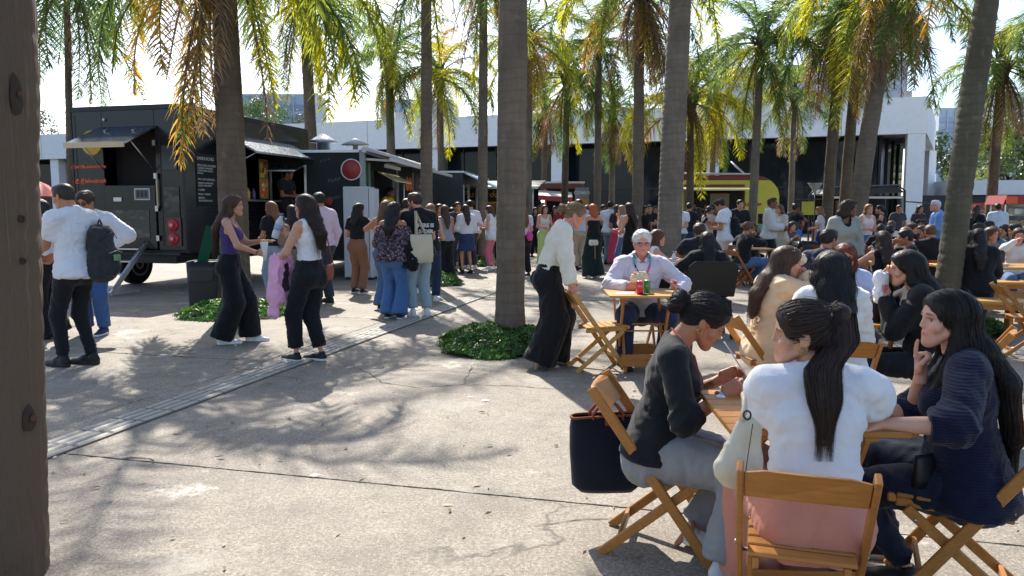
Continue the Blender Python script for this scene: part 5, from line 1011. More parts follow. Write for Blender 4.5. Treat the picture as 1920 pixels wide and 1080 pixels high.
def pbounds(pr):
    if pr['t'] == 'e': m = pr['r'].max(); return pr['c'] - m, pr['c'] + m
    r = max(pr['ra'], pr['rb']) * max(1, pr['kw']); return np.minimum(pr['a'], pr['b']) - r, np.maximum(pr['a'], pr['b']) + r
def sdf_mesh(prims, vox, k=.02, B=6):
    """smooth union of prims -> surface nets, evaluated only in blocks near the surface"""
    un = [p for p in prims if p['op'] == 'u']; rest = [p for p in prims if p['op'] != 'u']
    lo = np.min([pbounds(p)[0] for p in un], 0) - 3 * vox; hi = np.max([pbounds(p)[1] for p in un], 0) + 3 * vox
    nb = np.ceil((hi - lo) / (vox * B)).astype(int) + 1; n = nb * B
    bc = np.stack(np.meshgrid(*[lo[i] + (np.arange(nb[i]) + .5) * B * vox - vox / 2 for i in range(3)], indexing='ij'), -1).reshape(-1, 3).astype(F32)
    D = np.stack([pd(p, bc) for p in un]); dm = D.min(0); rb = B * vox * .87 + k
    keep = np.abs(dm) < rb * 1.25 + k
    for p in rest:
        if p['op'] == 's': keep |= (np.abs(pd(p, bc)) < rb * 1.3) & (dm < rb)
        if p['op'] == 'i': keep |= (np.abs(pd(p, bc)) < rb * 1.3) & (dm < rb)
    idx = np.nonzero(keep)[0]; o = np.stack(np.meshgrid(*[np.arange(B)] * 3, indexing='ij'), -1).reshape(-1, 3)
    bi = np.stack(np.unravel_index(idx, nb), -1); gi = (bi[:, None, :] * B + o[None]).reshape(-1, 3); P = (lo + gi * vox).astype(F32); nper = B ** 3
    d = np.full(len(P), 1e3, F32)
    for i, p in enumerate(un):
        sel = np.nonzero(D[i, idx] < dm[idx] + 2 * rb + .02)[0]
        if len(sel) == 0: continue
        rows = (sel[:, None] * nper + np.arange(nper)[None]).ravel(); kk = p['k'] or k; d[rows] = smin(d[rows], pd(p, P[rows]), kk)
    for p in rest:
        q = pd(p, P); kk = p['k'] or k * .5
        if p['op'] == 's': d = -smin(-d, q, kk)
        else: d = np.maximum(d, q)
    dmr = dm.copy()
    for p in rest:
        q = pd(p, bc); dmr = np.maximum(dmr, -q if p['op'] == 's' else q)
    G = np.repeat(np.repeat(np.repeat(np.where(dmr > 0, F32(1), F32(-1)).reshape(nb), B, 0), B, 1), B, 2); G[gi[:, 0], gi[:, 1], gi[:, 2]] = d
    return surfnets(G, lo, vox)
def surfnets(G, lo, vox):
    S = G < 0; c = S[:-1, :-1, :-1].astype(np.int8)
    tot = np.zeros(tuple(x - 1 for x in S.shape), np.int8)
    for dx in (0, 1):
        for dy in (0, 1):
            for dz in (0, 1): tot += S[dx:S.shape[0] - 1 + dx, dy:S.shape[1] - 1 + dy, dz:S.shape[2] - 1 + dz]
    act = (tot > 0) & (tot < 8); I = np.stack(np.nonzero(act), -1); vid = np.full(act.shape, -1, np.int64); vid[act] = np.arange(len(I))
    cor = {}
    for dx in (0, 1):
        for dy in (0, 1):
            for dz in (0, 1): cor[dx, dy, dz] = G[I[:, 0] + dx, I[:, 1] + dy, I[:, 2] + dz]
    acc = np.zeros((len(I), 3)); cnt = np.zeros(len(I))
    for a in cor:
        for ax in range(3):
            if a[ax] == 0:
                b = list(a); b[ax] = 1; b = tuple(b); va, vb = cor[a], cor[b]; m = (va < 0) != (vb < 0); t_ = np.where(m, va / np.where(m, va - vb, 1), 0); t_ = np.clip(t_, 0, 1)
                q = np.zeros((len(I), 3)); q += np.array(a); q[:, ax] = t_; acc += q * m[:, None]; cnt += m
    V_ = lo + (I + acc / np.maximum(cnt, 1)[:, None]) * vox; F_ = []
    for ax in range(3):
        sl0 = [slice(None)] * 3; sl1 = [slice(None)] * 3; sl0[ax] = slice(0, -1); sl1[ax] = slice(1, None); s0, s1 = S[tuple(sl0)], S[tuple(sl1)]
        E = np.stack(np.nonzero(s0 != s1), -1); u, v = (ax + 1) % 3, (ax + 2) % 3
        ok = (E[:, u] > 0) & (E[:, v] > 0) & (E[:, u] < vid.shape[u]) & (E[:, v] < vid.shape[v]) & (E[:, ax] < vid.shape[ax]); E = E[ok]; q = []
        for du, dv in ((-1, -1), (0, -1), (0, 0), (-1, 0)):
            e = E.copy(); e[:, u] += du; e[:, v] += dv; q.append(vid[e[:, 0], e[:, 1], e[:, 2]])
        q = np.stack(q, -1); fl = ~S[tuple(E.T)] if len(E) else np.zeros(0, bool); q[fl] = q[fl][:, ::-1]; F_.append(q[(q >= 0).all(1)])
    return V_.astype(np.float32), np.concatenate(F_).astype(np.int32)
def vnormals(V_, F_):
    a = V_[F_[:, 2]] - V_[F_[:, 0]]; b = V_[F_[:, 3]] - V_[F_[:, 1]]; fn = np.cross(a, b); N = np.zeros_like(V_)
    for c in range(3): N[:, c] = np.bincount(F_.ravel(), np.repeat(fn[:, c], 4), len(V_))
    return N / (np.linalg.norm(N, axis=1)[:, None] + 1e-9)
def relax(V_, F_, n=1, f=.5):
    src = np.concatenate([F_.ravel(), F_.ravel()]); dst = np.concatenate([np.roll(F_, 1, 1).ravel(), np.roll(F_, -1, 1).ravel()]); c = np.maximum(np.bincount(src, minlength=len(V_)), 1)
    for _ in range(n): V_ = V_ * (1 - f) + np.stack([np.bincount(src, V_[dst, i], len(V_)) for i in range(3)], 1) / c[:, None] * f
    return V_.astype(np.float32)
# ---- head template (head frame: +y face, +z up, origin midway chin/crown, height .225) -----------------------------------
def head_prims(sex):
    jw = .94 if sex == 'f' else 1.10; fm = sex == 'f'; p = [ell((0, -.014, .036), (.076, .096, .079)), cap((0, .021, .028), (0, .052, -.075), .062, .036, (1, 0, 0), 1.0), cap((-.05 * jw, .0, -.045), (-.012 * jw, .066, -.094), .022, .018), cap((.05 * jw, .0, -.045), (.012 * jw, .066, -.094), .022, .018),
         ell((0, .076, -.094), (.02 * jw, .019, .018)), cap((0, .084, .012), (0, .0985 if fm else .1035, -.022), .0065, .0074 if fm else .0088, k=.014), ell((-.0085, .090 if fm else .094, -.027), (.0068, .010, .0065), k=.008), ell((.0085, .090 if fm else .094, -.027), (.0068, .010, .0065), k=.008), ell((0, .066, -.058), (.030, .024, .028), k=.02), cap((-.042, .070 if fm else .074, .020), (.042, .070 if fm else .074, .020), .0115 if fm else .013, k=.02),
         ell((-.040, .056, -.026), (.025, .024, .026)), ell((.040, .056, -.026), (.025, .024, .026)), cap((-.019, .083, -.0545), (.019, .083, -.0545), .0062, k=.007), cap((-.014, .083, -.0655), (.014, .083, -.0655), .0072, k=.007), cap((-.016, .0925, -.0598), (.016, .0925, -.0598), .0016, op='s', k=.003),
         ell((-.033, .086, .001), (.017, .013, .010), op='s', k=.014), ell((.033, .086, .001), (.017, .013, .010), op='s', k=.014)]
    for s in (-1, 1): p += [ell((s * .077, -.012, -.004), (.008, .021, .031), rotz(s * .35), k=.008), ell((s * .0705, -.004, -.028), (.008, .012, .012), k=.008)]
    p += [cap((0, -.028, -.03), (0, -.046, -.16), .056 if sex == 'f' else .062, .052 if sex == 'f' else .06, (1, 0, 0), .98, [(A(0, 0, -.15), A(0, 0, -1))])]
    for s in (-1, 1): p.append(ell((s * .033, .076, .001), (.0135, .0125, .0125), k=.002))
    return p
_HT = {}
def head_template(sex, vox):
    key = (sex, vox)
    if key not in _HT:
        V_, F_ = sdf_mesh(head_prims(sex), vox, .018); V_ = relax(V_, F_, 1, .4); x, y, z = V_.T; ax = np.abs(x); mask = np.zeros((len(V_), 3), np.float32)  # lips, brow, eye
        lip = np.exp(-(((ax) / .022) ** 4)) * np.exp(-(((z + .0595) / .0095) ** 4)) * (y > .078); brow = np.exp(-(((ax - .034) / .021) ** 4)) * np.exp(-(((z - .0235 + .0 * ax - .004 * np.cos((ax - .03) * 60)) / .0052) ** 4)) * (y > .05)
        rr = np.sqrt((ax - .033) ** 2 + ((z - .001) * 1.7) ** 2); eye = np.where((rr < .014) & (y > .07), 1.0, 0) * .55; iris = np.where((np.sqrt((ax - .033) ** 2 + (z - .001) ** 2) < .0068) & (y > .07), 1.0, 0); lash = np.exp(-(((ax - .034) / .017) ** 4)) * np.exp(-(((z - .0095) / .0036) ** 4)) * (y > .06)
        C = np.ones((len(V_), 3), np.float32)
        _HT[key] = (V_, F_, dict(lip=lip, brow=brow, eye=eye, iris=np.maximum(iris, 0), lash=lash, blush=np.exp(-(((ax - .045) / .022) ** 2 + ((z + .028) / .02) ** 2)) * (y > .03)))
    return _HT[key]
# ---- hand templates (hand frame: wrist at origin, fingers along +y, palm faces -z, thumb towards +x) ---------------------------
_HAND = {}
def hand_template(pose, vox):
    key = (pose, vox)
    if key in _HAND: return _HAND[key]
    curl = {'relax': (.25, .35, .30), 'grip': (.95, 1.25, .8), 'pinch': (.75, .8, .5), 'fist': (1.35, 1.6, 1.0), 'flat': (.06, .08, .05), 'point': (1.3, 1.5, .9), 'hold': (.65, .85, .55)}[pose]
    p = [cap((0, -.045, 0), (0, .005, 0), .023, .025, (1, 0, 0), 1.12, [(A(0, -.04, 0), A(0, -1, 0))]), cap((-.004, .02, 0), (0, .078, .0), .0165, .0145, (1, 0, 0), 2.35), ell((.022, .03, -.008), (.017, .03, .016))]
    for i, (x, L, r) in enumerate(((.029, .068, .0088), (.0095, .076, .0092), (-.010, .071, .0088), (-.028, .056, .0078))):
        a = A(x, .083 - .004 * abs(i - 1), 0); th = 0; q = a; sp = (x * 1.2) if pose in ('flat', 'relax') else x * .3
        for j, f in enumerate((.45, .31, .24)):
            cj = curl[j] * (1 + .08 * (i - 1))
            if pose == 'point' and i == 0: cj = (.1, .12, .08)[j]
            if pose == 'pinch' and i > 1: cj *= .75
            th += cj; d = nrm(A(sp, math.cos(th), -math.sin(th))); q2 = q + d * L * f; p.append(cap(q, q2, r * (1 - .08 * j), r * (1 - .08 * (j + 1)), k=.004)); q = q2
    t0 = A(.026, .022, -.008); t1, t2 = {'fist': (A(.038, .055, -.03), A(.012, .075, -.045)), 'point': (A(.038, .055, -.03), A(.012, .078, -.042)), 'grip': (A(.045, .055, -.035), A(.03, .08, -.055)), 'hold': (A(.05, .055, -.03), A(.042, .085, -.05)), 'pinch': (A(.045, .06, -.03), A(.032, .095, -.05))}.get(pose, (A(.052, .055, -.014), A(.06, .086, -.020)))
    p += [cap(t0, t1, .0125, .0105, k=.008), cap(t1, t2, .0105, .0085, k=.004)]
    V_, F_ = sdf_mesh(p, vox, .006); _HAND[key] = (relax(V_, F_, 1, .35), F_); return _HAND[key]
# ---- shoe templates (heel at y=-.07, toe +y, ground z=0; mat 0 upper, mat 1 sole) -------------------------------------------------
_SHOE = {}
def shoe_mesh(kind, vox=.007):
    if kind in _SHOE: return _SHOE[kind]
    if kind == 'heel': p = [cap((0, -.05, .075), (0, .08, .03), .033, .03, (1, 0, 0), 1.05), cap((0, .07, .022), (0, .16, .014), .031, .016, (1, 0, 0), 1.25), cap((0, -.06, .07), (0, -.065, .0), .014, .008)]
    else:
        h = .046 if kind != 'boot' else .05
        p = [cap((0, -.05, .042), (0, .06, .036), .036, .034, (1, 0, 0), 1.0), cap((0, .05, .03), (0, .165, .022), .033, .022, (1, 0, 0), 1.32), cap((0, -.035, .05), (0, -.035, .08), .035, .034)]
        if kind == 'sneaker': p += [cap((0, -.045, .01), (0, .06, .01), .038, .034, (1, 0, 0), 1.08), cap((0, .06, .01), (0, .168, .01), .034, .025, (1, 0, 0), 1.4), cap((0, .03, .07), (0, .09, .045), .022, .018)]
        if kind == 'boot': p += [cap((0, -.035, .06), (0, -.035, .19), .042, .045)]
        if kind == 'flat': p += [cap((0, -.045, .012), (0, .16, .012), .040, .032, (1, 0, 0), 1.15), ell((0, -.02, .115), (.03, .045, .03), op='s')]
    p += [half((0, 0, .0), (0, 0, -1))]
    V_, F_ = sdf_mesh(p, vox, .015); V_ = relax(V_, F_, 1, .3); me = mesh_np('shoe', V_, F_); zc = V_[F_].mean(1)[:, 2]
    me.materials.append(WPR); me.materials.append(WPR); me.polygons.foreach_set('material_index', (zc < .024).astype(np.int32)); _SHOE[kind] = me; return me
# ---- IK ----------------------------------------------------------------------------------------------------------------------------
def ik(a, t, l1, l2, hint):
    a, t = np.asarray(a, float), np.asarray(t, float); d = t - a; L = np.linalg.norm(d); L2 = min(L, (l1 + l2) * .995); u = d / (L + 1e-9); t = a + u * L2; x = (l1 * l1 - l2 * l2 + L2 * L2) / (2 * L2); h = math.sqrt(max(l1 * l1 - x * x, 0)); hv = np.asarray(hint, float); hv = hv - u * (hv @ u); return a + u * x + nrm(hv) * h, t
SKIN = {'pale': srgb(214, 166, 140), 'light': srgb(200, 150, 122), 'tan': srgb(176, 124, 94), 'brown': srgb(132, 88, 64), 'dark': srgb(84, 56, 44), 'pink': srgb(206, 146, 126)}
@memo
def skin_mat(tone):
    t = NT('skin'); at_ = t.n('ShaderNodeVertexColor'); at_.layer_name = 'Col'; v = t.coords(); n = t.noise(v, 30, 3); n2 = t.noise(v, 300, 2)
    n3 = t.noise(v, 9, 4); sk_ = SKIN[tone]; col = t.mix(1.0, at_.outputs['Color'], t.mix(t.math('MULTIPLY', t.ramp(n3, [(.4, (0, 0, 0)), (.7, (1, 1, 1))]), .5), t.mix(n, mulc(sk_, .86), mulc(sk_, 1.08)), (sk_[0] * .98, sk_[1] * .78, sk_[2] * .76)), 'MULTIPLY')
    t.bsdf(col, .48, 0, .4, bump=n2, bstr=.08, bdist=.002); t.b.inputs['Subsurface Weight'].default_value = .0; return t.mat
HAIR = {'black': srgb(26, 21, 20), 'dark': srgb(44, 31, 25), 'brown': srgb(66, 45, 33), 'light': srgb(104, 72, 48), 'blond': srgb(126, 102, 74), 'red': srgb(134, 62, 34), 'grey': srgb(186, 184, 182), 'auburn': srgb(86, 42, 30)}
@memo
def hair_mat(c):
    t = NT('hair'); g = t.n('ShaderNodeNewGeometry'); v = t.coords((70, 70, 6)); n = t.noise(v, 1.0, 4); f = t.math('ADD', t.math('MULTIPLY', n, .5), t.math('MULTIPLY', g.outputs['Random Per Island'], .5)); b = HAIR[c]
    t.bsdf(t.mix(f, mulc(b, .4), tuple(min(1, x * 2.3 + .008) for x in b)), .5, 0, .28, bump=n, bstr=.6, bdist=.006); return t.mat
def body_mesh(name, parts, colors=None):
    """parts: list of (V, F, color(N,3)) joined into one mesh with a colour attribute"""
    Vs, Fs, Cs, n = [], [], [], 0
    for V_, F_, C in parts: Vs.append(V_); Fs.append(F_ + n); Cs.append(C); n += len(V_)
    me = mesh_np(name, np.concatenate(Vs), np.concatenate(Fs)); C = np.concatenate(Cs).astype(np.float32); ca = me.color_attributes.new('Col', 'FLOAT_COLOR', 'POINT'); ca.data.foreach_set('color', np.concatenate([C, np.ones((len(C), 1), np.float32)], 1).ravel()); return me
def wrinkle(V_, F_, amp, scale=(9, 9, 14), seed=0.0):
    N = vnormals(V_, F_); P = V_.astype(np.float64); q = fbm(P * np.array([5, 5, 5.]) + seed, 2); f = fbm(np.stack([P[:, 0] * scale[0] + q * 3, P[:, 1] * scale[1] + q * 3, P[:, 2] * scale[2] + q * 2], 1) + seed, 3); f = np.clip(1 - np.abs(f * 2 - 1) * 2.2, 0, 1)
    return (V_ + N * ((f - .3) * amp)[:, None]).astype(np.float32)

class Fig:
    """skeleton + garments in local space: +y forward, +x right, z up"""
    def __init__(s, H=1.66, sex='f', wt=1.0, sit=None, lean=6, twist=0, side=0, pelv=0, head=(0, 0, 0), hands=(None, None), elb=(None, None), feet=None, knee=None, handpose=('relax', 'relax'), palm=(None, None), hdir=(None, None), pz=None, stance=.10, shr=0.0, hsz=1.0, toe=(6, -6), spread=0.0):
        s.k = k = H / 1.70; s.sex = sex; s.wt = wt; r = math.radians; s.hp = handpose
        s.P = A(0, 0, (pz if pz is not None else (.545 if sit else .925 * k))); Rp = rotx(-r(pelv)); s.Rp = Rp
        L1, L2, L3 = .155 * k, .175 * k, .185 * k
        if sit: L1 *= .92
        R1 = rotx(-r(lean * .45)) @ roty(r(side * .4)); R2 = rotz(-r(twist * .5)) @ rotx(-r(lean * .85)) @ roty(r(side * .8)); R3 = rotz(-r(twist)) @ rotx(-r(lean)) @ roty(r(side)); s.R1, s.R2, s.R3 = R1, R2, R3
        s.W = s.P + R1 @ A(0, -.0, L1); s.C = s.W + R2 @ A(0, 0.0, L2); s.N = s.C + R3 @ A(0, -.012, L3)
        sw = (.160 if sex == 'f' else .188) * k * (1 + .25 * (wt - 1)); s.sw = sw
        dz = (.058 if sex == 'f' else .072) * k; s.S = [s.N + R3 @ A(-sw, .0, -dz + shr), s.N + R3 @ A(sw, .0, -dz + shr)]      # left (-x), right (+x)
        hy, hpit, hr = head; s.Rh = rotz(-r(hy)) @ rotx(-r(hpit)) @ roty(r(hr)); nb = s.N + (R3 * .5 + s.Rh * .5) @ A(0, .018, .062 * k); s.hs = hsz * .98 * (k ** .4) * (1.0 if sex == 'f' else 1.03); s.Hc = nb + s.Rh @ (A(0, .030, .082) * s.hs); s.nb = nb
        s.HJ = [s.P + Rp @ A(-.088 * k, 0, -.03 * k), s.P + Rp @ A(.088 * k, 0, -.03 * k)]
        l1, l2 = (.43 * k, .41 * k)
        if feet is None:
            if sit: feet = [(-.11 - spread, .40, .085), (.11 + spread, .40, .085)]
            else: feet = [(-stance, .02, .085), (stance, -.02, .085)]
        s.Ft = []; s.Kn = []
        for i in (0, 1):
            h = (knee[i] if knee and knee[i] is not None else ((0, 1, .25) if not sit else ((-.12 if i == 0 else .12), .6, 1))); kn, ft = ik(s.HJ[i], np.array(feet[i], float), l1, l2, h); s.Kn.append(kn); s.Ft.append(ft)
        s.toe = [r(toe[0]), r(toe[1])]; u1, u2 = .285 * k, .245 * k; s.El = []; s.Wr = []
        for i in (0, 1):
            sg = -1 if i == 0 else 1; t_ = hands[i]
            if t_ is None: t_ = s.S[i] + A(sg * .07, .06, -.50 * k)
            h = elb[i] if elb[i] is not None else R3 @ A(sg * .6, -.7, -.5); e_, w_ = ik(s.S[i], t_, u1, u2, h); s.El.append(e_); s.Wr.append(w_)
        s.palm = palm; s.hdir = hdir
    # primitive sets, off = cloth offset
    def torso(s, off=0.0, belly=0.0):
        k, w_ = s.k, s.wt; X1, X2, X3 = s.R1[:, 0], s.R2[:, 0], s.R3[:, 0]; f = s.sex == 'f'; o = off
        wst = (.083 if f else .092) * k * w_; p = [cap(s.P + s.R1 @ A(0, 0, .03), s.W, .098 * k * w_ + o, wst + o, X1, 1.40 if f else 1.36), cap(s.W, s.C + s.R3 @ A(0, -.005, .045 * k), wst + o, (.094 if f else .104) * k * (.5 + .5 * w_) + o, X2, 1.42 if f else 1.50),
             cap(s.C + s.R3 @ A(0, -.01, .02), s.N + s.R3 @ A(0, -.012, -.075 * k), .092 * k * (.6 + .4 * w_) + o, .062 * k + o, X3, 1.55 if f else 1.7), cap(s.S[0] + s.R3 @ A(.045, -.01, .0), s.S[1] + s.R3 @ A(-.045, -.01, .0), .05 * k + o, None, s.R3[:, 2], 1.0)]
        if f:
            for sg in (-1, 1): p.append(ell(s.C + s.R3 @ A(sg * .062 * k, .075 * k, -.005), np.array([.06, .058, .058]) * k * (.5 + .5 * w_) + o, k=.045))
        for i in (0, 1): p.append(cap(s.N + s.R3 @ A(0, -.02, .0), s.S[i] + s.R3 @ A(0, -.012, .012), .040 * k + o, .036 * k + o, k=.04))
        if belly: p.append(ell(s.W + s.R1 @ A(0, .05, -.03), A(.13, .10 + belly, .12) + o, k=.06))
        return p
    def hips(s, off=0.0, but=1.0):
        k, w_ = s.k, s.wt; X = s.Rp[:, 0]; p = [cap(s.P + s.Rp @ A(0, 0, -.05), s.P + s.R1 @ A(0, 0, .07), .108 * k * w_ + off, .092 * k * w_ + off, X, 1.46 if s.sex == 'f' else 1.34)]
        for i, sg in ((0, -1), (1, 1)): p.append(ell(s.P + s.Rp @ A(sg * .072 * k * w_, -.055 * but, -.055 * k), np.array([.088, .085, .09]) * k * w_ * but + off, k=.05))
        return p
    def leg(s, i, off=0.0, rk=None, ra=None, t=2.0, hipr=.088):
        k, w_ = s.k, s.wt; rh = hipr * k * w_ + off; rk_ = (.058 * k * (.4 + .6 * w_) + off) if rk is None else rk; ra_ = (.036 * k + off) if ra is None else ra; kn, ft, hj = s.Kn[i], s.Ft[i], s.HJ[i]
        if t <= 1: e_ = hj + (kn - hj) * t; return [cap(hj, e_, rh, rh + (rk_ - rh) * t, cuts=[(e_, nrm(kn - hj))])]
        p = [cap(hj, kn, rh, rk_)]; e_ = kn + (ft - kn) * (t - 1); d = nrm(ft - kn); p.append(cap(kn, e_, rk_, rk_ + (ra_ - rk_) * (t - 1), cuts=[(e_, d)] if t < 2.2 else ()))
        if rk is None: p.append(cap(kn + (ft - kn) * .15 + A(0, -.012, 0), kn + (ft - kn) * .45 + A(0, -.012, 0), .05 * k + off, .044 * k + off, k=.03))
        return p
    def arm(s, i, off=0.0, t=2.0, puff=0.0, wide=0.0):
        k = s.k; w_ = .55 + .45 * s.wt; f = s.sex == 'f'; rs_, re, rw = ((.047 if f else .054) * k * w_ + off, (.038 if f else .043) * k * w_ + off + wide, (.0255 if f else .029) * k + off + wide); S_, E_, W_ = s.S[i], s.El[i], s.Wr[i]
        if t <= 1: e_ = S_ + (E_ - S_) * t; p = [cap(S_, e_, rs_, rs_ + (re - rs_) * t + wide, cuts=[(e_, nrm(E_ - S_))])]
        else: e_ = E_ + (W_ - E_) * (t - 1); p = [cap(S_, E_, rs_, re), cap(E_, e_, re, re + (rw - re) * (t - 1), cuts=[(e_, nrm(W_ - E_))] if t < 2 or off > 0 else ())]
        if puff: p.append(ell(S_ + (E_ - S_) * .28, A(.07, .07, .085) * k * (1 + puff), k=.03))
        return p
    def neck(s): 
        r_ = (.049 if s.sex == 'f' else .058) * s.k; return [cap(s.N + s.R3 @ A(0, -.01, -.04), s.Hc + s.Rh @ A(0, -.035, -.06), r_ * 1.05, r_, k=.03)]
    def loc(s, p): return s.Hc + s.Rh @ (np.asarray(p, float) * s.hs)    # head frame -> local
    def body(s, vox, hvox, handvox, tone, lipc=None, browc='dark', legs=True, beard=0, ct=0, ca=0, cl=0):
        p = s.torso(-.012 * ct) + s.hips(-.014 * cl) + s.neck()
        for i in (0, 1): p += s.arm(i, -.005 * ca, t=1.98) + (s.leg(i, -.012 * cl, t=2.3) if legs else [])
        V_, F_ = sdf_mesh(p, vox, .028); V_ = relax(V_, F_, 1, .4); parts = [(V_, F_, np.ones((len(V_), 3)))]
        hv, hf, m = head_template(s.sex, hvox); V2 = (hv * s.hs) @ s.Rh.T + s.Hc; C = np.ones((len(hv), 3))
        def bl(C, w_, c): w_ = np.clip(w_, 0, 1)[:, None]; return C * (1 - w_) + np.array(c) * w_
        sk = np.array(SKIN[tone]); C = bl(C, m['blush'] * .35, (1.03, .84, .82)); C = bl(C, m['lip'] * .85, (.78, .42, .42) if lipc is None else lipc); C = bl(C, m['brow'] * .85, np.array(HAIR[browc]) / sk * 1.2)
        C = bl(C, m['eye'], np.array((.55, .53, .5)) / sk * .8); C = bl(C, m['iris'], np.array((.03, .02, .015)) / sk); C = bl(C, m['lash'] * .8, np.array((.03, .02, .02)) / sk)
        if beard: x, y, z = hv.T; b = ((z < -.02 - .1 * np.maximum(0, y - .06)) & (y > .0) & (z > -.13)).astype(float) * beard; b *= 1 - np.clip(m['lip'] * 1.5, 0, 1); C = bl(C, b, np.array(HAIR['dark']) / sk * 1.4)
        parts.append((V2.astype(np.float32), hf, C))
        for i in (0, 1):
            gv, gf = hand_template(s.hp[i], handvox); gv = gv.copy(); gf = gf.copy()
            if i == 0: gv = gv * np.array([-1, 1, 1], np.float32); gf = gf[:, ::-1]
            d = nrm(s.Wr[i] - s.El[i]) if s.hdir[i] is None else nrm(s.hdir[i]); pn = s.palm[i]; sg = -1 if i == 0 else 1
            pn = A(-sg * 1.0, .0, 0) if pn is None else np.asarray(pn, float); pn = nrm(pn - d * (pn @ d)); z = -pn; x = np.cross(d, z); R = np.stack([x, d, z], 1); hs = s.k * (1.0 if s.sex == 'f' else 1.1)
            parts.append(((gv * hs) @ R.T.astype(np.float32) + s.Wr[i].astype(np.float32), gf, np.ones((len(gv), 3)) * np.array([1.0, .93, .92])))
        s.vox = vox; return body_mesh('person', [(np.asarray(a, np.float32), b, c) for a, b, c in parts])
    def hand_pt(s, i, d=.10):
        v = nrm(s.Wr[i] - s.El[i]) if s.hdir[i] is None else nrm(s.hdir[i]); return s.Wr[i] + v * d * s.k
FIGCOUNT = [0]
def creases(V_, F_, js, seed):
    """folds that gather at bent joints: js = (point, axis, reach, amplitude)"""
    N = vnormals(V_, F_); P = V_.astype(np.float64); D = np.zeros(len(P)); q = fbm(P * 9 + seed, 2)
    for p, ax, rc, am in js:
        r_ = P - p; s_ = r_ @ nrm(ax); w_ = np.exp(-((r_ * r_).sum(1) / rc ** 2)); ph = s_ * 2 * math.pi / .042 + q * 9; D += am * w_ * (np.clip(np.sin(ph), -.2, 1) - .15) * (.4 + 1.2 * fbm(P * 14 + seed + 3, 1))
    return (V_ + N * D[:, None]).astype(np.float32)
def cmesh(prims, vox, mat, name, parent, k=.03, wr=.006, seed=None, rel=1, sc=(9, 9, 14), js=None):
    V_, F_ = sdf_mesh(prims, vox, k)
    if rel: V_ = relax(V_, F_, rel, .4)
    if wr: V_ = wrinkle(V_, F_, wr, sc, seed if seed is not None else random.random() * 30)
    if js and vox < .02: V_ = creases(V_, F_, js, (seed or 1) * 1.7)
    me = mesh_np(name, V_, F_); me.materials.append(mat); return link(bpy.data.objects.new(name, me), parent)
def make_top(f, kind, mat, parent, vox, loose=.012, hem=-.03, neck=.05, seed=None, wr=.010, belly=0.0, wide=0.0, vneck=0.0, name=None):
    """kinds: tee long three tank puff strap strapless jacket coat crop"""
    sl = dict(tee=.62, long=1.96, three=1.35, tank=0, puff=.55, strap=0, strapless=0, jacket=1.97, coat=1.97, offsh=1.3, sleeveless=0)[kind]; o = loose
    p = f.torso(o, belly) + [q for q in f.hips(o + .022, .97)]
    if hem > .03: p = f.torso(o, belly)
    hc = (np.asarray(f.P + f.R1 @ A(0, 0, hem), F32), np.asarray(f.R1 @ A(0, 0, -1), F32))
    if kind != 'coat':
        for q in p: q['cuts'].append(hc)
    for i in (0, 1):
        if sl: p += f.arm(i, o + (.004 if sl > 1 else .010), sl, puff=.12 if kind == 'puff' else 0, wide=wide)
    rest = []
    nb = f.N + f.R3 @ A(0, .025 + vneck * .4, .045)
    if kind in ('strapless', 'offsh'): rest.append(half(f.C + f.R3 @ A(0, 0, .072 if kind == 'strapless' else .098), f.R3 @ A(0, 0, 1)))
    elif kind in ('tank', 'strap'):
        rest.append(ell(f.N + f.R3 @ A(0, .06, .04), A(.075, .13, .12) if kind == 'tank' else A(.10, .17, .15), f.R3, op='s', k=.01))
        for i, sg in ((0, -1), (1, 1)): rest.append(cap(f.S[i] + f.R3 @ A(sg * .035, 0, .06), f.S[i] + f.R3 @ A(sg * .03, 0, -.07), .062 if kind == 'tank' else .075, None, op='s', k=.008))
    else: rest.append(ell(nb, A(.062 + neck * .3, .062 + neck * .5 + vneck, .05 + neck * .3 + vneck), f.R3, op='s', k=.008))
    if kind == 'sleeveless':
        for i, sg in ((0, -1), (1, 1)): rest.append(cap(f.S[i] + f.R3 @ A(sg * .06, 0, .08), f.S[i] + f.R3 @ A(sg * .05, 0, -.07), .055, None, op='s', k=.008))
    if kind == 'coat':
        for i in (0, 1): p += f.leg(i, o + .03, rk=.12, ra=.14, t=1.35)
    return cmesh(p + rest, vox, mat, name or {'tee': 'shirt', 'long': 'shirt', 'three': 'shirt', 'puff': 'blouse', 'tank': 'tank_top', 'strap': 'tank_top', 'strapless': 'tank_top', 'jacket': 'jacket', 'coat': 'coat', 'offsh': 'blouse', 'sleeveless': 'blouse'}[kind], parent, wr=wr, seed=seed, js=None if kind in ('strap', 'strapless') else [(f.W + f.R1 @ A(sg * .09, yy, dz), f.R1 @ A(.35 * sg, 0, 1), .10, .004) for sg in (-1, 1) for yy in (-.06, .08) for dz in (0,)] + [(f.S[i] + f.R3 @ A(-sg * .04, .0, -.10), nrm(f.R3 @ A(sg * .8, .2, .6)), .085, .007) for i, sg in ((0, -1), (1, 1))] + ([(f.El[i], f.Wr[i] - f.S[i], .085, .009) for i in (0, 1)] if sl > 1 else []) + ([(f.S[i] + (f.El[i] - f.S[i]) * .12, f.R3 @ A(0, 1, 0), .06, .008) for i in (0, 1)] if kind == 'puff' else []))
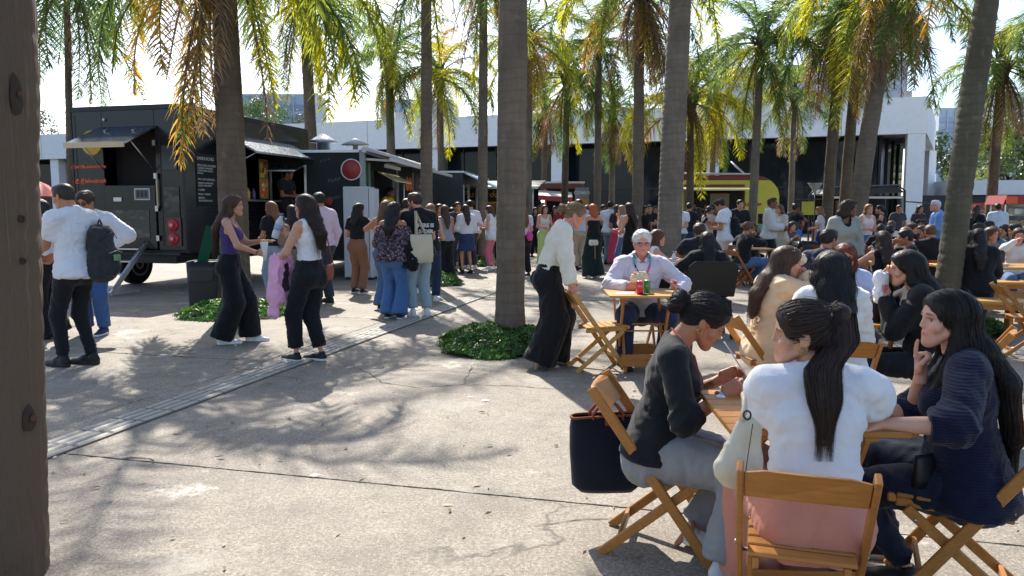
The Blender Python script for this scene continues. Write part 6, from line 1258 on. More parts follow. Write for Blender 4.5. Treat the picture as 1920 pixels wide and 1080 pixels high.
def make_bottom(f, kind, mat, parent, vox, waist=.06, seed=None, wr=.010, name=None, t=None):
    """kinds: slim straight wide flare skirt long_skirt shorts"""
    k = f.k; p = f.hips(.012); w_ = f.wt
    top = f.P + f.R1 @ A(0, 0, waist)
    p.append(cap(f.P, f.W, .10 * k * w_ + .008, .088 * k * w_ + .006, f.R1[:, 0], 1.42))
    rest = []
    for q in p: q['cuts'].append((np.asarray(top, F32), np.asarray(f.R1 @ A(0, 0, 1), F32)))
    if kind in ('skirt', 'long_skirt'):
        zb = .09 if kind == 'long_skirt' else f.Kn[0][2] + .08; mid = (f.Ft[0] + f.Ft[1]) / 2; r1 = .17 if kind == 'long_skirt' else .2; p += [cap(f.P + A(0, 0, -.05), A(mid[0], mid[1] + .02, zb), .125 * k * w_, r1 * k, A(1, 0, 0), 1.25), half((0, 0, zb), (0, 0, -1))]
        for i in (0, 1): p += f.leg(i, .02, t=1.2)
    else:
        rk, ra, tt = {'slim': (.066, .050, 1.93), 'straight': (.080, .072, 1.97), 'wide': (.115, .125, 2.05), 'flare': (.074, .112, 2.05), 'shorts': (.09, .08, .75), 'crop': (.085, .085, 1.75), 'palazzo': (.135, .165, 2.06)}[kind]; tt = t or tt
        for i in (0, 1):
            q = f.leg(i, .010, rk=rk * k * (.5 + .5 * w_), ra=ra * k, t=tt, hipr=.092)
            if kind in ('wide', 'palazzo') : q[0]['ra'] = .105 * k * w_
            p += q
        rest.append(half((0, 0, .018), (0, 0, -1)))
    return cmesh(p + rest, vox, mat, name or {'skirt': 'skirt', 'long_skirt': 'skirt', 'shorts': 'shorts'}.get(kind, 'trousers'), parent, wr=wr, seed=seed, sc=(11, 11, 3.2), js=[(f.HJ[i] + A(0, .05, 0), f.Kn[i] - f.HJ[i] + A(0, 0, .3), .13, .008) for i in (0, 1)] + [(f.Kn[i], f.Ft[i] - f.HJ[i], .11, .007) for i in (0, 1)] + [(f.Ft[i] + A(0, 0, .05), A(0, 0, 1), .10, .007) for i in (0, 1)])
def make_shoes(f, kind, upper, sole, parent):
    for i in (0, 1):
        me = shoe_mesh(kind); o = bpy.data.objects.new('shoe', me); link(o, parent); ft = f.Ft[i]; sc = f.k * (1 if f.sex == 'f' else 1.1); kn = f.Kn[i]; d = ft - kn; a = f.toe[i]
        o.location = (ft[0] + math.sin(a) * .03, ft[1] + .03, max(0, ft[2] - .085)); o.rotation_euler = (0, 0, -a); o.scale = (sc, sc, sc); set_mat(o, upper, 0); set_mat(o, sole, 1)
def make_hair(f, style, color, parent, vox, strands=0, seed=1, L=.42, front=.0, vol=1.0, part=0.0):
    """styles: short buzz long bun pony bob lowpony curly"""
    H = f.loc; R = f.Rh; hs = f.hs; mat = hair_mat(color); p = []
    hl = {'buzz': .004, 'short': .012, 'curly': .022}.get(style, .011) * vol
    p.append(ell(H((0, -.016, .040)), (A(.0765, .096, .079) + hl) * hs, R)); 
    if style in ('short', 'curly', 'buzz'): p += [ell(H((0, -.055, -.01)), A(.066, .052, .06) * hs, R), ell(H((0, .035, .088)), (A(.056, .05, .03) + hl * .5) * hs, R)]
    else: p += [ell(H((0, -.06, -.01)), A(.070, .05, .075) * hs, R), ell(H((0, .022, .070)), (A(.062, .056, .036) + hl * .5) * hs, R)]
    g = A(0, 0, -1); back = -f.R3[:, 1]; cch = crr = None; ckw = 1.5; X = R[:, 0]; tie = None; rest = []
    if style in ('long', 'wavy', 'bob'):
        nape = H((0, -.085, -.03)); ln = L if style != 'bob' else .12; up = f.R3[:, 2]; q0 = H((0, -.07, .02)); pts = [q0, nape + A(0, 0, -.05)]
        b1 = f.N + back * (.075) ; b2 = f.C + back * (.135 + .02 * f.wt) + up * .05; b3 = f.W + back * (.14 + .02 * f.wt); tgt = [b1, b2, b3, f.P + back * .16]
        rem = ln; cur = pts[-1]
        for t_ in tgt:
            d = np.linalg.norm(t_ - cur)
            if rem <= 0: break
            fr = min(1, rem / d); cur = cur + (t_ - cur) * fr; pts.append(cur); rem -= d
        rr = [.07, .066] + [.058 - .011 * i for i in range(len(pts) - 2)]
        if style != 'bob': cch, crr = pts, [x * vol * hs for x in rr]
        for i in range(len(pts) - 1): p.append(cap(pts[i], pts[i + 1], rr[i] * vol * hs, max(.012, rr[i + 1] * vol) * hs * (.55 if i == len(pts) - 2 else 1), f.R3[:, 0] if i > 0 else X, 1.15 if i == 0 else 1.5))
        for sg in (-1, 1):
            c0 = H((sg * .066, -.01, .02)); c1 = H((sg * .072, -.02, -.09)); c1[2] = min(c1[2], c0[2] - .05); p.append(cap(c0, c1, .026 * vol * hs, .028 * vol * hs))
            if front and style != 'bob':
                sh = f.S[0 if sg < 0 else 1]; c2 = f.N + f.R3 @ A(sg * .085, .055, -.05); c3 = f.C + f.R3 @ A(sg * .085, .125, .06 - front); p += [cap(c1, c2, .028 * hs, .03 * hs), cap(c2, c3, .03 * hs, .014 * hs, f.R3[:, 0], 1.5)]
            elif style != 'bob': p.append(cap(c1, f.N + f.R3 @ A(sg * .075, -.04, -.03), .028 * vol * hs, .03 * hs))
    elif style == 'bun':
        tie = H((0, -.115, .0)); p += [ell(tie + R @ A(0, -.035, .0), A(.05, .042, .048) * vol, R, k=.012), ell(tie + R @ A(.02, -.05, -.025), A(.03, .03, .03) * vol, R, k=.01), ell(tie + R @ A(-.02, -.05, .025), A(.032, .03, .03) * vol, R, k=.01)]
    elif style in ('pony', 'lowpony'):
        tie = H((0, -.105, .062)) if style == 'pony' else H((0, -.105, -.03)); q = tie + R @ A(0, -.04, .012); chain = [tie, q]; cur = q; tg = [q + A(0, 0, -.10) + back * .02, f.N + back * .11, f.C + back * (.135) + f.R3[:, 2] * .06, f.W + back * .14]; rem = L
        for t_ in tg:
            d = np.linalg.norm(t_ - cur)
            if rem <= 0: break
            fr = min(1, rem / d); cur = cur + (t_ - cur) * fr; chain.append(cur); rem -= d
        rr = [.022, .03] + [.040, .046, .040, .02, .012][:len(chain) - 2]
        for i in range(len(chain) - 1): p.append(cap(chain[i], chain[i + 1], rr[i] * vol * (.95 if i < 2 else .7), rr[i + 1] * vol * (.7 if i else .95) * (.3 if i == len(chain) - 2 else 1), X, 1.2, k=.015))
        f.pony = chain; cch, crr, ckw = chain, [x * vol for x in rr], 1.25
    # face opening
    fw = .064 if style in ('short', 'buzz', 'curly') else .060; ztop = {'short': .062, 'buzz': .055, 'curly': .06}.get(style, .073)
    sh_ = style in ('short', 'buzz', 'curly'); rest += [ell(H((0, .098 if sh_ else .106, -.036 + (ztop - .062))), A(fw + .004, .068 if sh_ else .056, .098) * hs, R, op='s', k=.012)]
    if style in ('short', 'buzz', 'curly'):
        for sg in (-1, 1): rest.append(ell(H((sg * .085, .008, -.034)), A(.034, .036, .046) * hs, R, op='s', k=.01))
        rest.append(half(H((0, -.06, -.075)), R @ A(0, .35, -1)))
    elif style in ('bun', 'pony', 'lowpony'):
        for sg in (-1, 1): rest.append(ell(H((sg * .085, .012, -.035)), A(.034, .040, .046) * hs, R, op='s', k=.01))
        rest.append(half(H((0, -.06, -.06)), R @ A(0, .5, -1))) if style == 'bun' else rest.append(ell(H((0, -.02, -.13)), A(.08, .09, .055) * hs, R, op='s', k=.012))
    V_, F_ = sdf_mesh(p + rest, vox, .022); V_ = relax(V_, F_, 2, .5)
    # grooves along the flow
    N = vnormals(V_, F_); loc = (V_ - f.Hc) @ R; th = np.arctan2(loc[:, 0], -loc[:, 1] + .02)
    if style in ('long', 'wavy', 'bob', 'pony', 'lowpony'): q = np.stack([V_[:, 0] * 55 + np.sin(V_[:, 2] * (30 if style == 'wavy' else 7)) * (1.0 if style == 'wavy' else .5), V_[:, 1] * 55, V_[:, 2] * 3], 1)
    elif style == 'curly': q = V_ * 45
    else: q = np.stack([loc[:, 0] * 70, loc[:, 1] * 25, loc[:, 2] * 45], 1)
    amp = .0045 if strands > 1000 else {'curly': .014, 'buzz': .002, 'short': .015}.get(style, .010); V_ = (V_ + N * ((fbm(q.astype(np.float64) + seed * 7.7, 2) - .5) * amp)[:, None]).astype(np.float32)
    me = mesh_np('hair', V_, F_); me.materials.append(mat); o = link(bpy.data.objects.new('hair', me), parent)
    if strands: hair_strands(f, style, V_, p + rest, strands, mat, parent, seed, tie, *((cch, crr, ckw) if cch is not None else ()))
    return o
def sdf_all(prims, P, k=.022):
    d = np.full(len(P), 1e3, F32)
    for p in prims:
        if p['op'] == 'u': d = smin(d, pd(p, P), p['k'] or k)
    for p in prims:
        if p['op'] == 's': d = -smin(-d, pd(p, P), p['k'] or k * .5)
        elif p['op'] == 'i': d = np.maximum(d, pd(p, P))
    return d
def ribbons(Q, N, w0, mat, parent, keep=None):
    """Q (seg, n, 3) strand points, N normals -> one mesh of thin ribbons"""
    T = np.gradient(Q, axis=0); S_ = np.cross(N, T); S_ /= np.linalg.norm(S_, axis=2, keepdims=True) + 1e-9; m, n = Q.shape[:2]; ro = np.random.RandomState(n).uniform(-1.0, 1.0, n)[None, :, None]; S_ = S_ * np.cos(ro) + N * np.sin(ro); W2 = (w0[None, :] * np.linspace(1, .25, m)[:, None])[..., None]
    V_ = np.stack([Q - S_ * W2, Q + S_ * W2], 2).transpose(1, 0, 2, 3).reshape(-1, 3); b = (np.arange(n) * m * 2)[:, None] + (np.arange(m - 1) * 2)[None]; F_ = np.stack([b, b + 1, b + 3, b + 2], -1).reshape(-1, 4)
    me = mesh_np('hair_strands', V_, F_); me.materials.append(mat); return tag(link(bpy.data.objects.new('hair_strands', me), parent), kind='stuff')
def hair_strands(f, style, V_, prims, n, mat, parent, seed, tie=None, chain=None, radii=None, kw=1.3, L=.4):
    r_ = np.random.RandomState(seed); loc = (V_ - f.Hc) @ f.Rh; R = f.Rh; shell = n if chain is None else int(n * .5)
    cand = np.nonzero((loc[:, 2] > -.10) & (loc[:, 1] > -.115))[0] if chain is not None and tie is not None else np.nonzero(V_[:, 2] > V_[:, 2].min() + .03)[0]
    lc = loc[cand]; cand = cand[~((lc[:, 1] > .05) & (lc[:, 2] < .078))]
    ln = {'short': .045, 'curly': .03, 'buzz': .01}.get(style, .20); m = 9; q = V_[r_.choice(cand, shell)].astype(F32); off = (r_.uniform(.001, .0055, shell) * np.where(r_.rand(shell) < .05, 2.6, 1)).astype(F32); st = ln * r_.uniform(.5, 1.2, shell)[:, None] / m; Qs = []; Ns = []; ph = r_.rand(shell) * 6.28; wob = r_.uniform(0, .8 if style == 'wavy' else .22, shell); rd = r_.normal(size=(shell, 3))
    for j in range(m):
        for _ in range(1 if j else 2):
            d0 = sdf_all(prims, q); h = .002; g = np.stack([sdf_all(prims, (q + np.eye(3, dtype=F32)[i] * h).astype(F32)) - d0 for i in range(3)], 1); g /= np.linalg.norm(g, axis=1)[:, None] + 1e-9; q = (q - g * np.clip(d0 - off, -.02, .02)[:, None]).astype(F32)
        Qs.append(q); Ns.append(g); lz = (q - f.Hc) @ R
        if tie is not None:
            d = tie - q; dl = np.linalg.norm(d, axis=1)[:, None]; d = d / (dl + 1e-6); tw = np.cross(g, d); d = np.where(dl < .055, np.cross(d, R[:, 0]) + .5 * np.cross(g, R[:, 0]), d)
        elif style in ('short', 'curly', 'buzz'): d = np.array([0, .4, -.3]) @ R.T + rd * (.35 if style == 'short' else 1.2)
        else: d = np.where((lz[:, 2] < .065)[:, None], np.array([0, 0, -1.0]), np.stack([np.sign(lz[:, 0] + 1e-5), np.full(shell, -.35), np.full(shell, -.3)], 1) @ R.T)
        d = d + np.cross(g, d) * (np.sin(ph + j * 1.1) * wob)[:, None]; d = d - g * (d * g).sum(1)[:, None]; d /= np.linalg.norm(d, axis=1)[:, None] + 1e-6; q = (q + d * st).astype(F32)
    ribbons(np.array(Qs), np.array(Ns), r_.uniform(.0005, .0011, shell), mat, parent)
    if chain is None: return
    k = n - shell; C = np.array(chain); s_ = np.r_[0, np.cumsum(np.linalg.norm(np.diff(C, axis=0), axis=1))]; tot = s_[-1]; m = 14; t0 = r_.uniform(0, .45 if tie is None else .08, k); t1 = np.clip(r_.normal(.95, .17, k), .45, 1.25); a = r_.rand(k) * 6.283; rr = np.sqrt(r_.rand(k)) * .35 + .68; Qs = []; Ns = []; fr = r_.uniform(10, 22, k); am = r_.uniform(.001, .009 if style != 'wavy' else .012, k); X = np.asarray(f.R3[:, 0]); Yb = -np.asarray(f.R3[:, 1]); sprd = r_.normal(0, .3, k)
    for j in range(m):
        t = t0 + (t1 - t0) * j / (m - 1); x = t * tot; cx = np.stack([np.interp(x, s_, C[:, i]) for i in range(3)], 1); ov = np.maximum(0, x - tot); cx[:, 2] -= ov; rad = np.interp(x, s_, radii) * rr * (1 + .25 * np.maximum(0, t - .7) * sprd)
        o_ = (np.cos(a) * rad * kw)[:, None] * X + (np.sin(a) * rad)[:, None] * Yb; wv = (np.sin(x * fr + a * 3) * am)[:, None] * X; Qs.append(cx + o_ + wv); Ns.append(o_ / (np.linalg.norm(o_, axis=1)[:, None] + 1e-6))
    ribbons(np.array(Qs), np.array(Ns), r_.uniform(.0006, .0012, k), mat, parent)
def person(px=None, Y=None, yaw=0, fig=None, label='', tone='light', vox=.018, hvox=.007, handvox=.007, top=None, bottom=None, shoes=('sneaker', srgb(225, 225, 225), srgb(235, 235, 232)), hair=('long', 'dark', {}), group='people in the plaza', x=None, z=0.0, legs=True, **bk):
    random.seed(hash(label) % 1000 if False else sum(ord(c) for c in label)); f = fig; kd = (top[-1] if isinstance(top, list) else top)[0] if top else ''; me = f.body(vox, hvox, handvox, tone, browc='grey' if hair and hair[1] == 'grey' else 'dark', legs=legs, ct=int(bool(top) and kd in ('tee', 'long', 'three', 'puff', 'jacket', 'coat')), ca=int(bool(top) and kd in ('long', 'jacket', 'coat')), cl=int(bool(bottom)), **bk); me.materials.append(skin_mat(tone))
    o = bpy.data.objects.new('person', me); link(o); X = x if x is not None else (px - 960) / FPX * Y; o.location = (X, Y, z); o.rotation_euler = (0, 0, -math.radians(yaw)); tag(o, label, 'person', group)
    sd = sum(ord(c) for c in label) % 97
    if bottom: kind, col, kw = bottom; kw = dict(kw); ck = kw.pop('fab', 'plain'); make_bottom(f, kind, cloth(col, ck), o, vox * 1.12, seed=sd, **kw)
    if top:
        for (kind, col, kw) in (top if isinstance(top, list) else [top]): kw = dict(kw); ck = kw.pop('fab', 'plain'); make_top(f, kind, cloth(col, ck), o, vox * 1.02, seed=sd + 5, **kw)
    if shoes: make_shoes(f, shoes[0], plain(shoes[1], .6, name='shoe_upper'), plain(shoes[2], .7, name='shoe_sole'), o)
    if hair: make_hair(f, hair[0], hair[1], o, kw_vox(vox), seed=sd, **hair[2])
    return o
def kw_vox(v): return min(v * .75, .017)
# ================================================================== THE PEOPLE
def wl(loc, yaw, p):
    """world point -> local point of a figure standing at loc with heading yaw"""
    a = math.radians(yaw); d = np.array(p, float) - np.array([loc[0], loc[1], 0]); return rotz(a) @ d
def lw(o, p): a = o.rotation_euler[2]; return Vector((rotz(a) @ np.asarray(p, float) + np.array(o.location)).tolist())
W_, K_ = srgb(228, 227, 226), srgb(22, 23, 26)
DEN, DENL, DEND = srgb(78, 106, 146), srgb(140, 160, 178), srgb(40, 50, 76)
SN = ('sneaker', srgb(224, 224, 222), srgb(236, 235, 230)); SB_ = ('flat', srgb(22, 22, 24), srgb(222, 220, 214)); SK = ('flat', srgb(20, 20, 22), srgb(24, 24, 24)); SH = ('heel', srgb(40, 34, 32), srgb(30, 28, 26)); SBG = ('flat', srgb(190, 160, 130), srgb(90, 70, 60))
def nd(me_v, o): return o
def torus(name, c, R_, r, mat, parent, M=None, n=20, m=6, arc=1.0):
    b = MB(); pts = []; k = n if arc == 1.0 else n
    for i in range(n + 1): a = 6.283 * arc * i / n; p = Vector((R_ * math.cos(a), R_ * math.sin(a), 0)); p = (M @ p if M is not None else p) + Vector(c); pts.append(p)
    b.tube(pts, r, m, caps=arc < 1); return b.build(name, mat, parent)
def ribbon(name, pts, w_, mat, parent, nrmv=(0, 0, 1), th=.003):
    b = MB(); pts = [Vector(p) for p in pts]
    for a, c in zip(pts, pts[1:]): b.beam(a, c + (c - a) * .06, w_, th, up=nrmv)
    return b.build(name, mat, parent)
def np3(R): return Matrix([list(map(float, r)) for r in R])
def glasses(f, o, mat, lens=None):
    for s_ in (-1, 1):
        torus('glasses_rim', f.loc((s_ * .033, .096, .0)), .021, .0017, mat, o, np3(f.Rh) @ Matrix.Rotation(math.pi / 2, 3, 'X'))
        if lens: MB().lathe([(.0205, 0), (.0205, .002)], f.loc((s_ * .033, .0955, .0)), 14, M=np3(f.Rh) @ Matrix.Rotation(math.pi / 2, 3, 'X')).build('lens', lens, o)
        MB().tube([f.loc((s_ * .054, .092, .004)), f.loc((s_ * .078, .03, .006)), f.loc((s_ * .080, -.015, .0))], .0017, 5).build('glasses_arm', mat, o)
    MB().tube([f.loc((-.012, .099, .002)), f.loc((.012, .099, .002))], .0015, 5).build('glasses_bridge', mat, o)
def earring(f, o, s_, r=.011): torus('earring', f.loc((s_ * .080, -.004, -.045)), r, .0022, plain(srgb(196, 150, 70), .25, .9, name='gold'), o, np3(f.Rh) @ Matrix.Rotation(math.pi / 2, 3, 'Y'), 14, 5)
def bracelet(f, o, i, mat, r=.032, th=.004, t=.86):
    p = f.El[i] + (f.Wr[i] - f.El[i]) * t; d = Vector(nrm(f.Wr[i] - f.El[i]).tolist()); M = d.to_track_quat('Z', 'Y').to_matrix(); torus('bracelet', p, r * f.k, th, mat, o, M, 16, 6); return p, M
def soft(prims, vox, mat, name, parent=None, k=.02, wr=.006, seed=1, sc=(14, 14, 12)): return cmesh(prims, vox, mat, name, parent, k=k, wr=wr, seed=seed, sc=sc)
def loft_bag(w_, h_, d_, mat, parent, name='body', sag=.0, n=22):
    m = MB(); vs_ = []; r_ = random.Random(w_ * 100 + h_ * 10)
    for z, fw, fd in ((0, .82, .55), (.04, .97, .9), (.3, 1.0, 1.0), (.6, .98, .85), (.85, .95, .5), (1.0, .94, .25)):
        for j in range(n): a = 6.283 * j / n; vs_.append((math.copysign(abs(math.cos(a)) ** .45, math.cos(a)) * w_ / 2 * fw, math.copysign(abs(math.sin(a)) ** .7, math.sin(a)) * d_ / 2 * fd + r_.uniform(-.004, .004), z * h_ - h_ / 2 + sag * math.sin(a) * (1 - z)))
    m.add(vs_, [(i * n + j, i * n + (j + 1) % n, (i + 1) * n + (j + 1) % n, (i + 1) * n + j) for i in range(5) for j in range(n)] + [tuple(reversed(range(n))), tuple(range(5 * n, 6 * n))], 0, True); return m.build(name, mat, parent)
# ------------------------------------------------------------ 1 black top woman, seated left of the near table
L = (.65, 3.36); yw = 102
f = Fig(1.60, 'f', wt=1.14, sit=True, pz=.47, lean=15, hsz=.95, twist=4, head=(-2, 36, 0), hands=(wl(L, yw, at(1350, 712, 3.42)), wl(L, yw, at(1358, 742, 3.16))), elb=((-.5, -.4, -.8), (.7, -.35, -.8)), feet=[wl(L, yw, gp(1300, 985, .1)), wl(L, yw, gp(1352, 1056, .085))], handpose=('pinch', 'pinch'), hdir=((-.05, .75, .45), (-.25, .75, .55)), palm=((1, .2, -.3), (-1, .1, -.3)), spread=.02)
p1 = person(x=L[0], Y=L[1], yaw=yw, fig=f, label='seated woman in black three quarter sleeve top with low bun', tone='tan', vox=.0105, hvox=.0034, handvox=.004, top=('three', srgb(22, 24, 29), {'hem': -.035, 'loose': .010, 'neck': .06, 'wr': .006}), bottom=('crop', srgb(140, 140, 142), {'waist': .05, 'wr': .010, 't': 1.95}), shoes=('sneaker', srgb(196, 198, 202), srgb(232, 230, 224)), hair=('bun', 'black', {'strands': 5000, 'vol': .9}), group='women at the near table')
earring(f, p1, 1); earring(f, p1, -1)
wp, wM = bracelet(f, p1, 1, STL, .031, .006, .9); MB().box((0, 0, 0), (.03, .008, .026), M=wM @ Matrix.Rotation(.4, 3, 'Z')).build('watch', plain(srgb(210, 214, 220), .25, .6, name='watch_face'), p1).location = Vector(wp.tolist()) + Vector((.03, .0, .012))
n_ = f.N; ribbon('lanyard', [n_ + f.R3 @ A(.055, -.05, .055), n_ + f.R3 @ A(.075, .0, .03), n_ + f.R3 @ A(.06, .075, -.03), n_ + f.R3 @ A(.03, .125, -.12), n_ + f.R3 @ A(.01, .16, -.2)], .012, plain(srgb(196, 120, 96), .7, name='lanyard_salmon'), p1)
hp_ = lw(p1, (f.hand_pt(0, .12) + f.hand_pt(1, .12)) / 2); b = MB(); b.tube([hp_ + Vector((.02, .02, -.02)), hp_ + Vector((-.075, .06, .13))], .0032, 7); tag(b.build('straw', plain(srgb(226, 222, 220), .5, name='straw_white')), 'thin white straw held by the woman in the black top', 'straw')
# ------------------------------------------------------------ 2 white blouse woman, back view
L = (1.02, 2.53); yw = 14
f = Fig(1.60, 'f', wt=1.10, sit=True, pz=.49, lean=15, hsz=.94, twist=-8, head=(-88, 4, -6), hands=(A(-.10, .40, .79), A(.12, .44, .80)), elb=((-.35, -.3, -1), (1.2, -.1, -.55)), feet=[wl(L, yw, (.95, 2.97, .085)), wl(L, yw, (1.17, 2.95, .085))], shr=.0)
p2_ = person(x=L[0], Y=L[1], yaw=yw, fig=f, label='woman in white puff sleeve blouse with high ponytail, back to us', tone='light', vox=.0105, hvox=.0034, handvox=.004, top=('puff', srgb(226, 226, 230), {'hem': .085, 'loose': .012, 'neck': .05, 'wr': .008}), bottom=('wide', srgb(200, 132, 110), {'waist': .10, 'wr': .009}), shoes=SB_, hair=('pony', 'dark', {'strands': 7500, 'L': .42, 'vol': 1.0}), group='women at the near table')
earring(f, p2_, -1, .013); torus('scrunchie', f.pony[0], .026, .011, cloth(srgb(214, 216, 232)), p2_, np3(f.Rh) @ Matrix.Rotation(math.pi / 2, 3, 'X'), 16, 8)
bw = f.P + f.R1 @ A(0, 0, .088); kk = f.k * f.wt; b = MB(); pts = [bw + f.R1 @ A(math.sin(a) * (.099 * kk * 1.42 + .008), -math.cos(a) * (.099 * kk + .008), 0) for a in np.linspace(-3.1, 3.1, 37)]
for a_, c_ in zip(pts, pts[1:]): b.beam(a_, c_, .004, .030, up=f.R1[:, 2])
b.build('belt', plain(srgb(226, 220, 208), .5, name='cream_leather'), p2_)
# white shoulder bag at her left
CR = plain(srgb(206, 197, 172), .42, name='cream_bag'); hb = empty('shoulder_bag', at(1388, 845, 2.44), math.radians(20), 'cream leather shoulder bag hanging at the ponytail woman\'s left', 'bag')
soft([cap((-.02, 0, -.065), (.03, 0, -.05), .058, .050, (0, 1, 0), .8), cap((-.05, 0, -.05), (.02, 0, .085), .045, .03, (0, 1, 0), .8), cap((.04, 0, -.06), (.05, 0, .07), .04, .026, (0, 1, 0), .8)], .006, CR, 'body', hb, wr=.004)
MB().tube([(-.01, -.012, .10), (.004, -.012, .135), (.025, .02, .16), (.05, .06, .17)], .009, 8).build('strap', CR, hb); MB().tube([(.01, -.046, .10), (-.012, -.055, .0), (-.02, -.05, -.10)], .0016, 5).build('seam', plain(srgb(80, 72, 62), .7, name='seam'), hb); torus('buckle', (.0, -.03, .125), .014, .003, BLK2, hb, Matrix.Rotation(1.3, 3, 'X'), 12, 5)
# ------------------------------------------------------------ 3 navy sweater woman at right
L = (1.745, 2.90); yw = -68
mkf = lambda rw: Fig(1.61, 'f', wt=1.14, sit=True, pz=.485, lean=8, hsz=.95, twist=0, head=(-17, 2, 0), hands=(wl(L, yw, at(1652, 795, 2.66)), rw), elb=((-1, -.2, -.6), (.35, .25, -1.0)), feet=[wl(L, yw, gp(1700, 1062, .085)), wl(L, yw, gp(1668, 1010, .085))], handpose=('flat', 'point'), hdir=((-.1, 1, .0), (-.03, .10, 1)), palm=((0, 0, -1), (-.6, -.8, 0)))
f = mkf(A(.1, .3, 1.0)); f = mkf(f.loc((0, .095, -.07)) + A(.015, -.005, -.15))
p3_ = person(x=L[0], Y=L[1], yaw=yw, fig=f, label='long haired woman in navy knit sweater, finger at her lips', tone='pale', vox=.0105, hvox=.0034, handvox=.004, top=('three', srgb(15, 21, 50), {'fab': 'knit', 'hem': -.10, 'loose': .017, 'neck': .05, 'wr': .010, 'wide': .008}), bottom=('slim', srgb(26, 33, 52), {'fab': 'denim', 'wr': .010}), shoes=SB_, hair=('long', 'black', {'strands': 6500, 'L': .46, 'front': .05, 'vol': .95}), group='women at the near table')
n_ = f.N; MB().tube([n_ + f.R3 @ A(.05, .02, .06), n_ + f.R3 @ A(.065, .07, .0), n_ + f.R3 @ A(.03, .12, -.06)], .004, 6).build('earphone_cable', WPR, p3_)
q_ = lw(p3_, f.P + A(-.10, .12, .04)); cb = empty('crossbody_bag', q_, math.radians(20), 'black crossbody bag on the navy sweater woman\'s lap', 'bag'); loft_bag(.19, .13, .055, plain(srgb(18, 18, 21), .4, name='black_leather'), cb); MB().tube([(.02, -.05, .03), (.03, -.05, -.09)], .008, 6).build('zip_pull', BLK2, cb); torus('ring', (.02, -.055, .045), .010, .002, plain(srgb(190, 170, 110), .3, .8, name='brass'), cb, Matrix.Rotation(1.5, 3, 'X'), 10, 5)
# ------------------------------------------------------------ 4 blonde woman bending to the chair
L = (.35, 7.40); yw = 84
hnd = wl(L, yw, (.55, 7.12, .785))
f = Fig(1.63, 'f', wt=1.08, lean=25, pelv=5, head=(6, 26, 0), hands=(wl(L, yw, (.58, 7.38, .82)), hnd), elb=((-.5, -.6, -.4), (.5, -.7, -.2)), feet=[(-.11, .07, .085), (.11, -.10, .085)], handpose=('grip', 'grip'), hdir=(None, (-.1, .5, -.85)))
p4_ = person(x=L[0], Y=L[1], yaw=yw, fig=f, label='blonde woman in cream blouse and black palazzo trousers bending to a chair', tone='pink', vox=.0125, hvox=.005, handvox=.005, top=('long', srgb(228, 220, 202), {'hem': .055, 'loose': .020, 'wr': .014, 'wide': .010}), bottom=('palazzo', srgb(20, 20, 23), {'waist': .10, 'wr': .016}), shoes=('heel', srgb(206, 186, 164), srgb(190, 168, 150)), hair=('bun', 'blond', {'strands': 1500, 'vol': .8}))
# ------------------------------------------------------------ 5 grey haired man with sandwich
L = (1.30, 7.80); yw = 182
f = Fig(1.76, 'm', wt=1.08, sit=True, pz=.52, lean=5, head=(0, 4, 0), hands=(wl(L, yw, at(1266, 545, 7.50)), wl(L, yw, at(1178, 540, 7.42))), elb=((-1, -.2, -.7), (1, -.2, -.7)), feet=[(-.20, .28, .085), (.20, .42, .085)], handpose=('fist', 'hold'), hdir=((.0, .0, 1), (-.7, .5, .6)), palm=((1, .2, 0), (-1, .1, .5)), spread=.10)
p5_ = person(x=L[0], Y=L[1], yaw=yw, fig=f, label='grey haired man in pale shirt eating at the small table', tone='pink', vox=.011, hvox=.004, handvox=.004, top=('long', srgb(206, 202, 214), {'hem': -.06, 'loose': .018, 'wr': .013, 'belly': .03, 'vneck': .03, 'wide': .010}), bottom=('straight', srgb(40, 52, 82), {'fab': 'denim'}), shoes=('sneaker', srgb(40, 40, 44), srgb(30, 30, 30)), hair=('short', 'grey', {'strands': 900, 'vol': 1.2}))
glasses(f, p5_, plain(srgb(70, 56, 52), .4, name='spectacle_rim')); bracelet(f, p5_, 0, BLK2, .034, .006, .88)
n_ = f.N; fw = f.R3
for s_, c_ in ((1, srgb(60, 160, 176)), (-1, srgb(60, 160, 176))): ribbon('lanyard', [n_ + fw @ A(s_ * .05, -.02, .06), n_ + fw @ A(s_ * .085, .06, -.0), n_ + fw @ A(s_ * .075, .115, -.06)], .018, plain(c_, .7, name='lanyard_teal'), p5_, nrmv=(0, -1, .2))
ribbon('lanyard', [n_ + fw @ A(-.075, .117, -.06), n_ + fw @ A(-.045, .145, -.14), n_ + fw @ A(-.015, .165, -.22)], .018, plain(srgb(214, 60, 96), .7, name='lanyard_pink'), p5_, nrmv=(0, -1, .2)); ribbon('lanyard', [n_ + fw @ A(.075, .117, -.06), n_ + fw @ A(.045, .145, -.14), n_ + fw @ A(.015, .165, -.22)], .018, BLK2, p5_, nrmv=(0, -1, .2))
ribbon('collar', [n_ + fw @ A(.06, -.045, .06), n_ + fw @ A(.078, .02, .045), n_ + fw @ A(.05, .085, .0), n_ + fw @ A(.03, .10, -.03)], .04, cloth(srgb(206, 202, 214)), p5_, nrmv=(0, -1, 1)); ribbon('collar', [n_ + fw @ A(-.06, -.045, .06), n_ + fw @ A(-.078, .02, .045), n_ + fw @ A(-.05, .085, .0), n_ + fw @ A(-.03, .10, -.03)], .04, cloth(srgb(206, 202, 214)), p5_, nrmv=(0, -1, 1))
